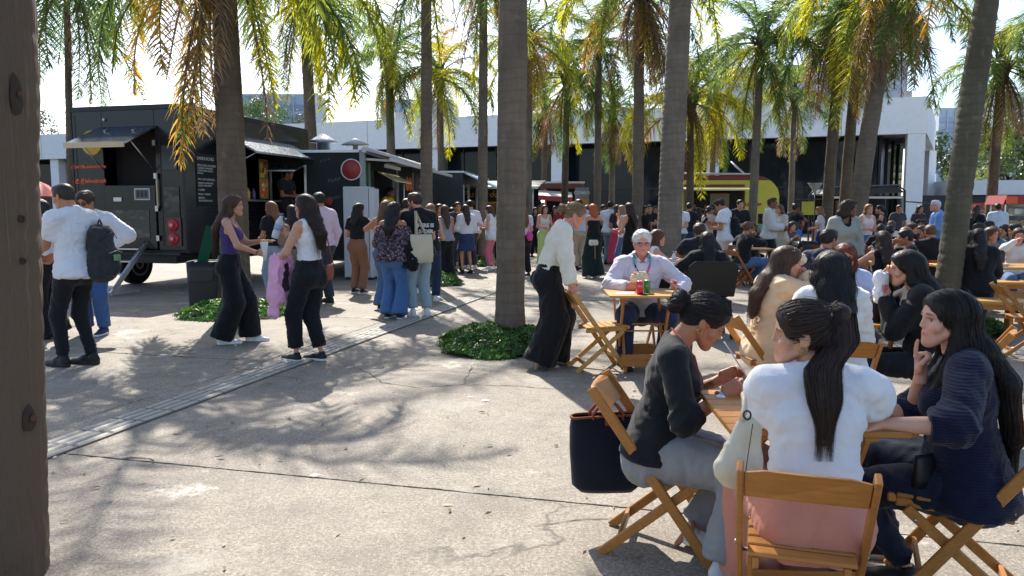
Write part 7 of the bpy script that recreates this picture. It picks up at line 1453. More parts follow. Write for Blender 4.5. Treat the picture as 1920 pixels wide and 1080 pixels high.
def sandwich(p, label, s=1.0):
    e = empty('wrapped_sandwich', p, .4, label, 'food'); e.scale = (s, s, s); soft([cap((-.045, 0, 0), (.045, 0, .015), .036, .04)], .007, plain(srgb(224, 206, 180), .8, name='bread_paper'), 'paper', e, wr=.02, sc=(40, 40, 40)); m = MB(); r_ = random.Random(2)
    for k in range(9): a = Vector((r_.uniform(-.05, .06), r_.uniform(-.02, .02), .03)); m.box(a + Vector((0, 0, .012)), (.03, .022, .03), r_.random() * 3)
    m.build('filling', plain(srgb(222, 170, 84), .7, name='filling'), e); return e
sandwich(lw(p5_, f.hand_pt(1, .09)) + Vector((.03, -.02, .05)), 'sandwich in white paper held by the grey haired man')
# ------------------------------------------------------------ 6 man in white polo with backpack
L = ((138 - 960) / FPX * 7.45, 7.45); yw = -72
f = Fig(1.77, 'm', wt=.98, lean=3, head=(-4, 14, 0), hands=((-.06, .38, 1.10), (.10, .34, 1.06)), handpose=('hold', 'hold'), stance=.09, feet=[(-.09, .10, .085), (.10, -.06, .085)])
p6 = person(x=L[0], Y=L[1], yaw=yw, fig=f, label='man in white polo shirt and black trousers with backpack', tone='tan', vox=.0125, hvox=.005, handvox=.005, top=('tee', srgb(222, 224, 230), {'hem': -.09, 'loose': .022, 'wr': .012, 'wide': .014}), bottom=('slim', srgb(24, 25, 30), {}), shoes=('sneaker', srgb(22, 22, 25), srgb(60, 50, 46)), hair=('buzz', 'dark', {'vol': 1.6}))
def backpack(p, rz, label, col, s=1.0, straps=None):
    e = empty('backpack', p, rz, label, 'backpack'); e.scale = (s, s, s); M_ = cloth(col); soft([cap((0, 0, -.17), (0, 0, .14), .105, .085, (1, 0, 0), 1.45), cap((0, -.075, -.14), (0, -.065, -.02), .07, .06, (1, 0, 0), 1.5)], .012, M_, 'body', e, wr=.02)
    MB().tube([(-.12, -.075, .10), (0, -.12, .16), (.12, -.075, .10)], .004, 5).build('zip', BLK2, e); MB().tube([(-.09, -.135, -.02), (0, -.15, .0), (.09, -.135, -.02)], .0035, 5).build('zip', STL, e); MB().tube([(-.03, 0, .22), (0, 0, .27), (.03, 0, .22)], .009, 6).build('handle', M_, e)
    for x in (-.09, .09): MB().tube([(x, .07, .19), (x * 1.05, .13, .24), (x * 1.05, .24, .16), (x, .20, -.05), (x, .09, -.17)], .016, 6).build('strap', M_, e)
    return e
bp = backpack(lw(p6, A(.16, -.17, 1.12)), math.radians(72 + 12), 'dark grey backpack slung on the white polo man', srgb(52, 54, 58), 1.12); MB().box((-.02, -.16, -.06), (.07, .02, .05)).build('patch', plain(srgb(110, 150, 110), .5, name='green_patch'), bp)
# ------------------------------------------------------------ 7 man in white shirt with sunglasses behind him
L = ((172 - 960) / FPX * 9.4, 9.4); yw = 168
f = Fig(1.74, 'm', lean=4, head=(14, 14, 0), hands=((-.20, .02, 1.08), (.05, .28, 1.15)), elb=((-1.2, -.2, 0), None), handpose=('fist', 'hold'))
p7 = person(x=L[0], Y=L[1], yaw=yw, fig=f, label='man in white sweatshirt with sunglasses, elbow out, blue jeans', tone='tan', vox=.013, hvox=.0055, handvox=.006, top=('long', srgb(220, 220, 226), {'hem': -.07, 'loose': .024, 'wr': .014, 'wide': .012}), bottom=('straight', srgb(62, 92, 142), {'fab': 'denim'}), shoes=('sneaker', srgb(40, 52, 86), srgb(232, 230, 226)), hair=('curly', 'dark', {}))
glasses(f, p7, BLK2, glass_dark()); ribbon('strap', [f.N + f.R3 @ A(-.09, -.06, .0), f.N + f.R3 @ A(-.10, .03, -.0), f.N + f.R3 @ A(-.10, .12, -.12), f.N + f.R3 @ A(-.11, .13, -.28)], .035, BLK2, p7, nrmv=(0, -1, .3))
# ------------------------------------------------------------ 8 woman half hidden by the left trunk
f = Fig(1.64, 'f', hands=((-.1, .28, 1.1), (.1, .28, 1.1)), head=(0, 8, 0)); person(90, 9.1, -80, f, 'dark haired woman half hidden by the big left trunk', tone='tan', vox=.015, top=('tee', srgb(214, 216, 220), {'hem': .04}), bottom=('wide', K_, {}), shoes=SK, hair=('wavy', 'black', {'L': .3}))
# ------------------------------------------------------------ 9 woman with purple top, wide black trousers
L = ((430 - 960) / FPX * 8.75, 8.75); yw = 80
f = Fig(1.68, 'f', wt=.97, lean=4, head=(6, 2, 0), hands=((-.05, .36, 1.16), (.13, .33, 1.03)), elb=((-.6, -.4, -.7), (.8, -.5, -.6)), feet=[(-.09, .18, .085), (.09, -.10, .085)], handpose=('flat', 'grip'), hdir=((.5, 1, .1), (-.3, 1, .2)), palm=((0, 0, -1), (-1, 0, 0)))
p9 = person(x=L[0], Y=L[1], yaw=yw, fig=f, label='long haired woman in purple vest top and wide black trousers', tone='light', vox=.0125, hvox=.005, handvox=.005, top=('strap', srgb(70, 58, 112), {'hem': .06, 'loose': .006, 'wr': .008}), bottom=('wide', srgb(20, 21, 25), {'waist': .10, 'wr': .012}), shoes=SN, hair=('long', 'brown', {'strands': 1800, 'L': .44}))
bracelet(f, p9, 1, BLK2, .029, .005, .9)
pc = lw(p9, f.hand_pt(1, .07)); e = empty('paper_cone', pc, 0, 'white paper cone of snacks held by the purple top woman', 'snack'); MB().lathe([(.012, -.10), (.03, .0), (.045, .11), (.043, .112)], (0, 0, 0), 14).build('cone', plain(srgb(226, 224, 220), .8, name='paper'), e)
for k in range(5): MB().beam((.02 * math.cos(k * 1.3), .02 * math.sin(k * 1.3), .08), (.03 * math.cos(k * 1.3), .03 * math.sin(k * 1.3), .14), .011, .011).build('snack', plain(srgb(222, 190, 130), .7, name='snack'), e)
# ------------------------------------------------------------ 10 woman with white tank, pink jacket over the arm
L = ((580 - 960) / FPX * 7.65, 7.65); yw = -62
f = Fig(1.66, 'f', wt=1.0, lean=1, head=(-6, 2, 0), hands=((-.14, .30, 1.0), (.02, .33, 1.28)), elb=((-.7, -.5, -.7), (.7, -.3, -.8)), feet=[(-.08, .13, .085), (.08, -.05, .085)], handpose=('relax', 'grip'), hdir=(None, (-.2, .6, .8)))
p10 = person(x=L[0], Y=L[1], yaw=yw, fig=f, label='woman in white tank and black jeans holding a water bottle', tone='light', vox=.0125, hvox=.005, handvox=.005, top=('tank', srgb(224, 222, 226), {'hem': .07, 'loose': .007, 'wr': .008}), bottom=('straight', srgb(22, 23, 27), {'waist': .11, 'wr': .012, 't': 1.84}), shoes=SB_, hair=('long', 'dark', {'strands': 1800, 'L': .36}))
bt = bottle(0, 0, 0, 'water bottle lifted by the woman in the white tank'); q_ = lw(p10, f.hand_pt(1, .07)); bt.location = q_ + Vector((-.06, -.03, -.10)); bt.rotation_euler = (.1, .35, 0); bt.scale = (1.15, 1.15, 1.2)
jk = empty('pink_jacket', lw(p10, f.Wr[0] + A(.02, -.02, 0)), math.radians(60), 'pink jacket draped over the white tank woman\'s arm', 'jacket'); PK = cloth(srgb(234, 172, 202))
soft([cap((-.05, -.02, .02), (.05, -.02, .03), .06, .055), cap((-.06, -.035, .0), (-.10, -.05, -.34), .055, .07, (1, 0, 0), 1.25), cap((.05, -.03, .0), (.03, -.04, -.30), .06, .075, (1, 0, 0), 1.2), cap((-.11, -.06, -.1), (-.16, -.06, -.50), .045, .038), cap((.0, .05, .0), (.02, .06, -.22), .05, .06)], .012, PK, 'cloth', jk, k=.02, wr=.035, sc=(16, 16, 7)); soft([cap((.0, -.085, -.02), (-.05, -.12, -.25), .022, .035)], .01, cloth(srgb(44, 30, 40)), 'lining', jk, wr=.01)
bg_ = empty('shoulder_bag', lw(p10, A(.17, -.10, .93)), math.radians(60), 'small brown leather bag on the white tank woman\'s hip', 'bag'); soft([cap((0, -.07, -.04), (0, .07, -.04), .03, None, (0, 0, 1), 2.6)], .009, LEA, 'body', bg_, wr=.004); s0 = f.S[1] + A(-.06, -.02, .065)
sp = [wl((bg_.location.x, bg_.location.y), 300, (0, 0, 0))]; MB().tube([lw(p10, A(.17, -.16, .95)) - bg_.location, lw(p10, f.S[1] + A(-.03, -.11, -.1)) - bg_.location, lw(p10, s0) - bg_.location, lw(p10, f.S[1] + A(-.02, .06, -.08)) - bg_.location, lw(p10, A(.18, -.02, .95)) - bg_.location], .007, 6).build('strap', LEA, bg_); 
bg_.rotation_euler = (0, 0, 0)
# ------------------------------------------------------------ generic builders
def S(pose, H=1.66, sex='f', head=(0, 0, 0), **kw):
    k = H / 1.70; T = dict(down={}, phone=dict(hands=(A(-.10, .24, 1.10) * k, A(.05, .30, 1.18) * k), handpose=('relax', 'hold')), hold=dict(hands=(A(-.09, .28, 1.06) * k, A(.09, .28, 1.08) * k), handpose=('hold', 'hold')), face=dict(hands=(A(-.08, .24, 1.08) * k, A(.06, .20, 1.42) * k), elb=(None, (.7, .1, -.8)), handpose=('relax', 'hold')),
        hip=dict(hands=(None, A(.21, .0, 1.02) * k), elb=(None, (1, -.3, 0)), handpose=('relax', 'fist')), talk=dict(hands=(A(-.20, .30, 1.18) * k, None), handpose=('flat', 'relax')), cross=dict(hands=(A(.06, .21, 1.14) * k, A(-.06, .22, 1.10) * k), elb=((-1, 0, -.6), (1, 0, -.6))), front=dict(hands=(A(-.02, .20, .92) * k, A(.02, .20, .92) * k)), up=dict(hands=(None, A(.20, .12, 1.45) * k), elb=(None, (1, .2, -.5)), handpose=('relax', 'hold')), one=dict(hands=(None, A(.12, .30, 1.12) * k), handpose=('relax', 'hold')), back=dict(hands=(A(-.05, -.16, .98) * k, A(.05, -.16, .98) * k)))[pose]
    d = dict(T); d.update(kw); return Fig(H, sex, head=head, **d)
def Q(pose, H=1.66, sex='f', head=(0, 0, 0), lean=8, **kw):
    T = dict(table=dict(hands=(A(-.15, .36, .80), A(.15, .36, .80)), elb=((-1, -.2, -.4), (1, -.2, -.4))), eat=dict(hands=(A(-.13, .36, .80), A(.05, .23, 1.06)), elb=((-1, -.2, -.4), (.9, 0, -.7)), handpose=('relax', 'hold')), eat2=dict(hands=(A(-.05, .24, 1.02), A(.06, .24, 1.02)), elb=((-.9, 0, -.7), (.9, 0, -.7)), handpose=('hold', 'hold')), lap=dict(hands=(A(-.07, .26, .66), A(.07, .26, .66))), chin=dict(hands=(A(-.13, .36, .80), A(.06, .27, 1.06)), elb=((-1, -.2, -.4), (.6, .2, -1)), handpose=('relax', 'fist')), phone=dict(hands=(A(-.06, .30, .86), A(.07, .30, .88)), handpose=('hold', 'hold')))[pose]
    d = dict(T); d.update(kw); d.setdefault('pz', .505); return Fig(H, sex, head=head, sit=True, lean=lean, **d)
MV = dict(vox=.016, hvox=.0065, handvox=.008); FV = dict(vox=.025, hvox=.0105, handvox=.011); XV = dict(vox=.031, hvox=.014, handvox=.015)
G1_, G2_, G3_ = 'people queueing at the trucks', 'people standing in the crowd', 'people seated at the tables'
# ------------------------------------------------------------ left middle group
f = S('hold', 1.66, twist=0); o6 = person(516, 13.1, -60, f, 'woman in black t-shirt and light jeans with taupe backpack', 'tan', top=('tee', srgb(26, 26, 30), {'hem': .03, 'loose': .018}), bottom=('straight', DENL, {'fab': 'denim', 't': 1.85}), shoes=('sneaker', srgb(60, 46, 48), srgb(220, 214, 206)), hair=('wavy', 'light', {'L': .34, 'strands': 500}), group=G1_, **MV)
backpack(lw(o6, A(.02, -.20, 1.12)), math.radians(60), 'taupe leather backpack of the woman in light jeans', srgb(138, 116, 104), .78)
person(552, 13.7, -40, S('hold', 1.60), 'dark haired woman in grey trousers hidden behind the white tank woman', 'tan', top=('tee', srgb(60, 58, 62), {}), bottom=('straight', srgb(120, 120, 124), {}), shoes=SK, hair=('wavy', 'black', {'L': .25}), group=G1_, **FV)
person(606, 12.6, -50, S('down', 1.80, 'm'), 'short haired man in pale pink shirt behind the white tank woman', 'tan', top=('long', srgb(214, 190, 204), {'loose': .02}), bottom=('straight', srgb(50, 56, 70), {}), shoes=SK, hair=('short', 'black', {}), group=G1_, **MV)
o8 = person(670, 14.1, 20, S('face', 1.64, head=(20, 0, 0), hands=(A(-.1, .2, 1.0), A(.16, .22, 1.30))), 'woman in black top and brown trousers beside the white cabinet', 'light', top=('tee', srgb(28, 27, 30), {'hem': .05}), bottom=('straight', srgb(136, 100, 78), {'waist': .10}), shoes=SB_, hair=('long', 'black', {'L': .22}), group=G1_, **MV)
o9 = person(722, 11.7, 14, S('face', 1.66, hands=(A(-.16, .18, 1.32), None), handpose=('hold', 'relax'), elb=((-1, .1, -.5), None)), 'woman with fair long hair in beige top, elbow raised', 'tan', top=('strap', srgb(176, 140, 108), {'hem': .05}), bottom=('flare', DEN, {'fab': 'denim'}), shoes=SB_, hair=('long', 'light', {'L': .36, 'strands': 700}), group=G1_, **MV)
f = S('hold', 1.62, wt=1.06, head=(30, 0, 0)); o10 = person(736, 10.75, 12, f, 'woman in dark patterned off shoulder blouse and flared jeans', 'tan', top=('offsh', srgb(38, 32, 46), {'fab': 'print', 'hem': -.06, 'loose': .034, 'wr': .016, 'wide': .03}), bottom=('flare', srgb(70, 104, 152), {'fab': 'denim', 'wr': .014}), shoes=SB_, hair=('long', 'black', {'L': .30, 'strands': 900}), group=G1_, **MV)
f = S('hold', 1.76, 'm', wt=1.05, head=(-38, 6, 0)); o11 = person(786, 11.0, -28, f, 'man in black t-shirt with white back print and pale jeans', 'pink', top=('tee', srgb(24, 25, 29), {'hem': -.07, 'loose': .03, 'wide': .016}), bottom=('straight', srgb(150, 168, 176), {'fab': 'denim', 't': 1.9}), shoes=SN, hair=('short', 'dark', {'strands': 300}), group=G1_, beard=.6, **MV)
for k, (s_, z) in enumerate((('THERE IS', 1.30), ('LEADER', 1.215), ('IF', 1.13))):
    t_ = text_obj(s_, 'shirt_print', .072, WPR, o11, frame((.02, -.158 - (.012 if k else 0), z), (1, 0, 0), (0, -.08, 1)), extrude=.004, bold=.003)
tb_ = empty('tote_bag', lw(o11, A(-.06, -.24, .98)), math.radians(28 + 8), 'cream canvas tote hanging on the printed t-shirt man', 'bag'); loft_bag(.36, .40, .12, cloth(srgb(206, 192, 166)), tb_)
for y in (-.02, .02): MB().tube([(-.08, y, .19), (-.05, y + .05, .36), (-.02, y + .12, .52), (.03, y + .08, .36), (.07, y, .19)], .011, 6).build('handle', cloth(srgb(206, 192, 166)), tb_)
bj = empty('black_jacket', lw(o10, A(.24, .02, .93)), 0, 'black jacket bundled between patterned blouse and tote', 'jacket'); soft([cap((0, 0, .08), (.02, 0, -.12), .09, .10), cap((.04, .02, .0), (.05, -.03, -.2), .07, .05), cap((-.05, .02, .05), (-.06, -.02, -.16), .06, .05)], .014, cloth(srgb(18, 18, 22)), 'cloth', bj, wr=.04)
# ------------------------------------------------------------ queue behind (x 800-950)
Cq = [
 (806, 12.9, 10, 1.62, 'f', 'hold', 'light', ('strap', srgb(28, 28, 32), {}), ('straight', DEND, {'fab': 'denim'}), ('long', 'light', {'L': .34}), 'brown haired woman with dark shoulder bag just right of the tote'),
 (822, 17.6, 150, 1.66, 'f', 'cross', 'light', ('strap', srgb(24, 24, 28), {}), ('slim', srgb(40, 60, 140), {}), ('wavy', 'dark', {'L': .25}), 'woman in black vest and cobalt trousers facing the queue'),
 (836, 17.0, -25, 1.63, 'f', 'hold', 'tan', ('strap', srgb(150, 148, 156), {}), ('wide', K_, {}), ('long', 'brown', {'L': .36}), 'woman in grey strap top and wide black trousers'),
 (857, 19.6, 160, 1.72, 'm', 'down', 'tan', ('jacket', srgb(56, 54, 60), {'loose': .02}), ('straight', srgb(60, 56, 62), {}), ('short', 'dark', {}), 'man in dark suit jacket looking back from the queue'),
 (875, 18.6, -20, 1.66, 'f', 'hold', 'light', ('long', srgb(222, 222, 228), {'loose': .026, 'hem': .05}), ('skirt', srgb(48, 62, 100), {'fab': 'denim'}), ('long', 'brown', {'L': .34}), 'woman in white blouse and long denim skirt'),
 (884, 20.2, -30, 1.78, 'm', 'down', 'light', ('long', srgb(206, 206, 216), {}), ('straight', srgb(60, 60, 70), {}), ('short', 'black', {}), 'tall man in white shirt behind the denim skirt woman'),
 (922, 19.9, -70, 1.64, 'f', 'phone', 'pink', ('sleeveless', srgb(226, 224, 228), {'hem': -.12, 'loose': .032}), ('slim', srgb(206, 120, 136), {}), ('bob', 'brown', {}), 'woman in white ruffle top and pink trousers reading her phone'),
 (848, 21.5, -10, 1.60, 'f', 'down', 'tan', ('tee', srgb(70, 60, 66), {}), ('straight', srgb(90, 76, 84), {}), ('long', 'black', {'L': .3}), 'short woman in mauve between suit man and denim skirt'),
 (902, 24.0, 170, 1.68, 'm', 'hold', 'tan', ('tee', srgb(40, 42, 50), {}), ('straight', srgb(44, 46, 56), {}), ('short', 'black', {}), 'man in charcoal t-shirt behind the trunk with leafy foot'),
 (938, 23.0, 185, 1.62, 'f', 'down', 'brown', ('tee', srgb(120, 50, 50), {}), ('straight', K_, {}), ('bob', 'auburn', {}), 'auburn haired woman in red top beside the central trunk'),
 (790, 14.2, -30, 1.58, 'f', 'hold', 'light', ('tee', srgb(44, 58, 90), {}), ('straight', DEN, {'fab': 'denim'}), ('long', 'brown', {'L': .3}), 'woman in blue top behind the printed t-shirt man'),
 (760, 13.9, 30, 1.72, 'm', 'down', 'tan', ('tee', srgb(52, 66, 96), {}), ('straight', DEND, {}), ('short', 'black', {}), 'man in slate blue t-shirt behind the patterned blouse woman'),
 (983, 17.8, -20, 1.64, 'f', 'hold', 'light', ('tee', srgb(216, 206, 214), {'hem': .05}), ('straight', srgb(22, 22, 26), {}), ('long', 'light', {'L': .36}), 'fair haired woman in black trousers emerging right of the central trunk')]
for px, Y, yw, H, sx, po, tn, tp, bt_, hr, lb in Cq: person(px, Y, yw, S(po, H, sx), lb, tn, top=tp, bottom=bt_, shoes=SK if px % 2 else SN, hair=hr, group=G1_, **FV)
pb = empty('pink_bag', (.40, 17.6, 1.02), .3, 'bright pink bag of the fair haired woman by the central trunk', 'bag'); soft([cap((0, -.05, -.08), (0, .05, -.08), .06, None, (0, 0, 1), 1.8)], .015, plain(srgb(214, 70, 150), .5, name='hot_pink'), 'body', pb); MB().tube([(0, -.06, .0), (0, -.04, .22), (0, .04, .22), (0, .06, .0)], .008, 6).build('handle', plain(srgb(214, 70, 150), .5, name='hot_pink'), pb)
# ------------------------------------------------------------ standing crowd (x 990-1400)
Cc = [
 (1020, 21.0, 165, 1.66, 'f', 'hold', 'light', ('strap', srgb(222, 212, 204), {'hem': .05}), ('long_skirt', srgb(186, 206, 130), {}), ('wavy', 'dark', {'L': .28}), 'woman in white strap top and pale green skirt'),
 (1052, 22.5, 200, 1.66, 'f', 'hold', 'tan', ('tee', srgb(150, 36, 44), {}), ('straight', K_, {}), ('long', 'black', {'L': .3}), 'dark haired woman in red top right of the green skirt'),
 (1040, 24.5, 180, 1.64, 'f', 'down', 'tan', ('tee', K_, {}), ('straight', K_, {}), ('long', 'black', {'L': .3}), 'woman all in black behind the green skirt woman'),
 (1063, 27.0, 190, 1.72, 'm', 'down', 'tan', ('long', srgb(96, 120, 168), {}), ('straight', DEND, {}), ('short', 'black', {}), 'man in blue shirt far behind the blonde woman'),
 (1088, 19.8, -35, 1.80, 'm', 'hold', 'tan', ('long', srgb(176, 190, 216), {'loose': .024, 'hem': .02}), ('straight', srgb(176, 158, 132), {}), ('short', 'black', {}), 'tall man in light blue shirt and beige trousers'),
 (1102, 20.6, -20, 1.66, 'f', 'down', 'tan', ('tee', K_, {}), ('wide', K_, {}), ('long', 'black', {'L': .45}), 'long haired woman in black next to the beige trousers man'),
 (1113, 17.3, -20, 1.66, 'f', 'front', 'light', ('strapless', srgb(24, 26, 28), {'hem': .03}), ('palazzo', srgb(26, 44, 40), {}), ('bob', 'red', {}), 'red haired woman in dark strapless dress with white clutch'),
 (1142, 21.8, 30, 1.78, 'm', 'face', 'tan', ('tee', srgb(220, 221, 226), {'hem': -.06, 'loose': .024}), ('straight', srgb(132, 146, 164), {'fab': 'denim'}), ('short', 'black', {}), 'man in white t-shirt and grey jeans with arm raised'),
 (1158, 21.5, -15, 1.68, 'f', 'hold', 'tan', ('tee', srgb(60, 40, 50), {'hem': .04}), ('palazzo', srgb(206, 70, 104), {}), ('wavy', 'dark', {'L': .25}), 'woman in vivid pink palazzo trousers'),
 (1170, 19.0, -60, 1.64, 'f', 'face', 'light', ('sleeveless', srgb(224, 224, 226), {}), ('straight', DEN, {'fab': 'denim'}), ('bob', 'blond', {}), 'blond person in white vest eating before the straw palm'),
 (1183, 16.6, -35, 1.68, 'f', 'hold', 'light', ('strap', K_, {'hem': -.02}), ('long_skirt', srgb(22, 22, 26), {}), ('long', 'dark', {'L': .42}), 'woman in long black dress with very long hair'),
 (1207, 23.5, 160, 1.66, 'f', 'down', 'tan', ('tee', K_, {}), ('straight', DEND, {'fab': 'denim'}), ('long', 'black', {'L': .4}), 'long haired woman right of the straw skirted palm'),
 (1217, 25.0, 185, 1.70, 'm', 'cross', 'light', ('tee', srgb(30, 34, 48), {}), ('straight', K_, {}), ('short', 'black', {}), 'man in dark navy t-shirt left of the stout trunk'),
 (1228, 26.0, 190, 1.66, 'm', 'down', 'tan', ('tee', srgb(44, 44, 52), {}), ('straight', K_, {}), ('short', 'dark', {}), 'man in grey black shirt almost touching the stout trunk'),
 (1273, 21.0, -150, 1.72, 'm', 'hold', 'light', ('tee', srgb(220, 222, 228), {'loose': .03}), ('straight', srgb(70, 80, 96), {}), ('short', 'dark', {}), 'person in loose white t-shirt right of the stout trunk'),
 (1290, 22.5, 20, 1.74, 'm', 'down', 'tan', ('tee', srgb(32, 34, 42), {}), ('straight', srgb(54, 72, 110), {}), ('short', 'black', {}), 'man in dark t-shirt queuing at the yellow trailer'),
 (1308, 25.5, 5, 1.62, 'f', 'down', 'tan', ('tee', srgb(36, 50, 84), {}), ('straight', srgb(44, 74, 130), {'fab': 'denim'}), ('long', 'black', {'L': .35}), 'woman in blue at the yellow trailer counter'),
 (1325, 21.5, 60, 1.64, 'f', 'face', 'tan', ('long', srgb(196, 180, 166), {}), ('straight', srgb(200, 190, 172), {}), ('lowpony', 'dark', {'L': .2}), 'woman in sand coloured outfit before the yellow trailer'),
 (1336, 24.0, -40, 1.70, 'm', 'phone', 'tan', ('tee', srgb(50, 46, 50), {}), ('straight', K_, {}), ('short', 'black', {}), 'man in brown black shirt beside the sand outfit woman'),
 (1383, 20.5, 170, 1.80, 'm', 'hold', 'light', ('long', srgb(28, 28, 32), {'loose': .03}), ('straight', K_, {}), ('short', 'black', {}), 'tall man in black sweatshirt behind the phone reader'),
 (1003, 25.5, 175, 1.62, 'f', 'down', 'tan', ('tee', srgb(50, 46, 60), {}), ('straight', K_, {}), ('bob', 'black', {}), 'small woman in dark purple near the pink awning stall'),
 (1075, 29.0, 180, 1.68, 'f', 'down', 'light', ('tee', srgb(176, 150, 140), {}), ('straight', DEND, {}), ('long', 'brown', {'L': .3}), 'woman in dusty pink behind the tall blue shirt man'),
 (1128, 25.0, 150, 1.70, 'm', 'down', 'brown', ('tee', srgb(34, 30, 34), {}), ('straight', K_, {}), ('short', 'black', {}), 'man in black between red haired woman and white t-shirt'),
 (1010, 30.0, 170, 1.72, 'm', 'down', 'tan', ('tee', srgb(70, 74, 90), {}), ('straight', K_, {}), ('short', 'dark', {}), 'man in grey blue in front of the pink awning'),
 (1040, 31.0, 190, 1.70, 'm', 'hold', 'brown', ('tee', srgb(34, 36, 40), {}), ('straight', K_, {}), ('short', 'black', {}), 'man ordering below the pink valance'),
 (972, 27.0, 175, 1.70, 'm', 'down', 'tan', ('tee', srgb(90, 60, 54), {}), ('straight', K_, {}), ('short', 'black', {}), 'man in brick red shirt just left of the thin trunk'),
 (1245, 27.0, 175, 1.68, 'f', 'down', 'light', ('tee', srgb(64, 64, 72), {}), ('straight', DEND, {}), ('bob', 'dark', {}), 'woman in grey peeking past the stout trunk')]
for px, Y, yw, H, sx, po, tn, tp, bt_, hr, lb in Cc: person(px, Y, yw, S(po, H, sx), lb, tn, top=tp, bottom=bt_, shoes=SK if px % 3 else SN, hair=hr, group=G2_, **(FV if Y < 22 else XV))
cl = empty('clutch_bag', at(1113, 455, 17.05), .2, 'white clutch held by the red haired woman', 'bag'); soft([cap((-.08, 0, 0), (.08, 0, 0), .03, None, (0, 0, 1), 2.2)], .014, plain(srgb(216, 206, 196), .5, name='clutch'), 'body', cl, wr=.004); MB().tube([(.02, -.03, -.06), (.03, -.03, -.36)], .006, 5).build('strap', plain(srgb(210, 150, 160), .6, name='pink_strap'), cl)
# man on phone, man with tie
f = S('phone', 1.78, 'm', head=(0, 26, 0), lean=4); o = person(1358, 16.6, -62, f, 'man in white t-shirt reading his phone before the yellow trailer', 'tan', top=('tee', srgb(222, 223, 230), {'hem': -.10, 'loose': .032, 'wide': .02}), bottom=('straight', srgb(214, 206, 194), {}), shoes=SN, hair=('short', 'black', {'strands': 200}), group=G2_, vox=.016, hvox=.007, handvox=.007); bracelet(f, o, 1, BLK2, .034, .006)
backpack(lw(o, A(.02, -.21, 1.18)), math.radians(62), 'black backpack of the phone reading man', srgb(26, 28, 36), .9); q_ = lw(o, f.hand_pt(1, .1)); b = MB().bbox(-.035, .035, -.004, .004, -.07, .07).build('phone', BLK2, None, .002); b.location = q_ + Vector((-.03, 0, .03)); b.rotation_euler = (.5, .5, .4); tag(b, 'phone in the hand of the white t-shirt man', 'phone')
f = S('hold', 1.80, 'm', lean=2); o = person(1441, 17.2, 112, f, 'man in light grey overshirt with navy tie holding a drink', 'brown', top=[('long', srgb(200, 198, 196), {'hem': -.08, 'loose': .034, 'wide': .012})], bottom=('straight', srgb(26, 28, 34), {}), shoes=SK, hair=('buzz', 'dark', {}), group=G2_, vox=.016, hvox=.007, handvox=.007); ribbon('tie', [f.N + f.R3 @ A(0, .10, -.02), f.N + f.R3 @ A(0, .16, -.12), f.C + f.R3 @ A(0, .165, -.06), f.W + A(0, .14, -.05)], .06, plain(srgb(34, 50, 92), .6, name='navy_tie'), o, nrmv=(0, -1, 0))
person(1462, 18.4, -120, S('hold', 1.66), 'woman in cream cardigan facing the man with tie', 'light', top=('jacket', srgb(206, 194, 176), {'hem': -.3}), bottom=('straight', srgb(190, 176, 160), {}), shoes=SBG, hair=('bob', 'brown', {}), group=G2_, **FV)
# far right standing
Cr = [
 (1485, 22.0, 80, 1.70, 'm', 'face', 'brown', ('tee', srgb(26, 27, 32), {}), ('straight', srgb(40, 60, 110), {'fab': 'denim'}), ('short', 'black', {}), 'man in black t-shirt right of the yellow trailer'),
 (1489, 24.5, -10, 1.74, 'm', 'down', 'tan', ('tee', srgb(48, 58, 72), {}), ('straight', K_, {}), ('short', 'black', {}), 'man in steel blue t-shirt with his back turned'),
 (1538, 21.5, -60, 1.62, 'f', 'hold', 'light', ('tee', srgb(218, 212, 214), {'hem': .05}), ('straight', srgb(36, 50, 92), {'fab': 'denim'}), ('bob', 'light', {}), 'fair woman in white top and jeans at the left trio palm'),
 (1622, 17.8, 172, 1.66, 'f', 'one', 'light', ('tank', srgb(226, 206, 206), {'hem': .04}), ('slim', srgb(70, 104, 156), {'fab': 'denim'}), ('wavy', 'light', {'L': .24}), 'woman in pale pink tank and jeans carrying a tray'),
 (1604, 22.0, 30, 1.72, 'm', 'down', 'tan', ('tee', srgb(34, 42, 66), {}), ('straight', K_, {}), ('short', 'black', {}), 'man in navy behind the woman with tray'),
 (1652, 20.5, -60, 1.66, 'f', 'hold', 'light', ('strap', srgb(28, 28, 32), {}), ('straight', K_, {}), ('lowpony', 'black', {'L': .2}), 'woman in black vest with bare arms at the kiosk'),
 (1757, 17.0, -75, 1.74, 'm', 'hold', 'pink', ('long', srgb(110, 146, 204), {'loose': .03}), ('straight', srgb(60, 64, 80), {}), ('buzz', 'grey', {}), 'white haired man in blue shirt beside the leaning trunk'),
 (1868, 22.4, 10, 1.72, 'm', 'hold', 'brown', ('long', srgb(196, 206, 222), {'loose': .03}), ('straight', K_, {}), ('short', 'black', {}), 'cart vendor in pale blue shirt'),
 (1718, 24.0, 170, 1.68, 'f', 'down', 'tan', ('tee', srgb(60, 50, 54), {}), ('straight', K_, {}), ('bob', 'black', {}), 'bobbed woman in brown before the corner column'),
 (1825, 20.0, 60, 1.66, 'f', 'one', 'light', ('tee', srgb(30, 30, 40), {}), ('straight', K_, {}), ('long', 'dark', {'L': .3}), 'woman reaching towards the second cart'),
 (1680, 26.0, 180, 1.70, 'm', 'down', 'tan', ('tee', srgb(60, 66, 76), {}), ('straight', K_, {}), ('short', 'dark', {}), 'man in grey standing at the kiosk arm')]
for px, Y, yw, H, sx, po, tn, tp, bt_, hr, lb in Cr: person(px, Y, yw, S(po, H, sx), lb, tn, top=tp, bottom=bt_, shoes=SK if px % 2 else SN, hair=hr, group=G2_, **FV)
tray(at(1608, 424, 17.4).x, 17.4, 1.08, 'white food tray carried by the pink tank woman')
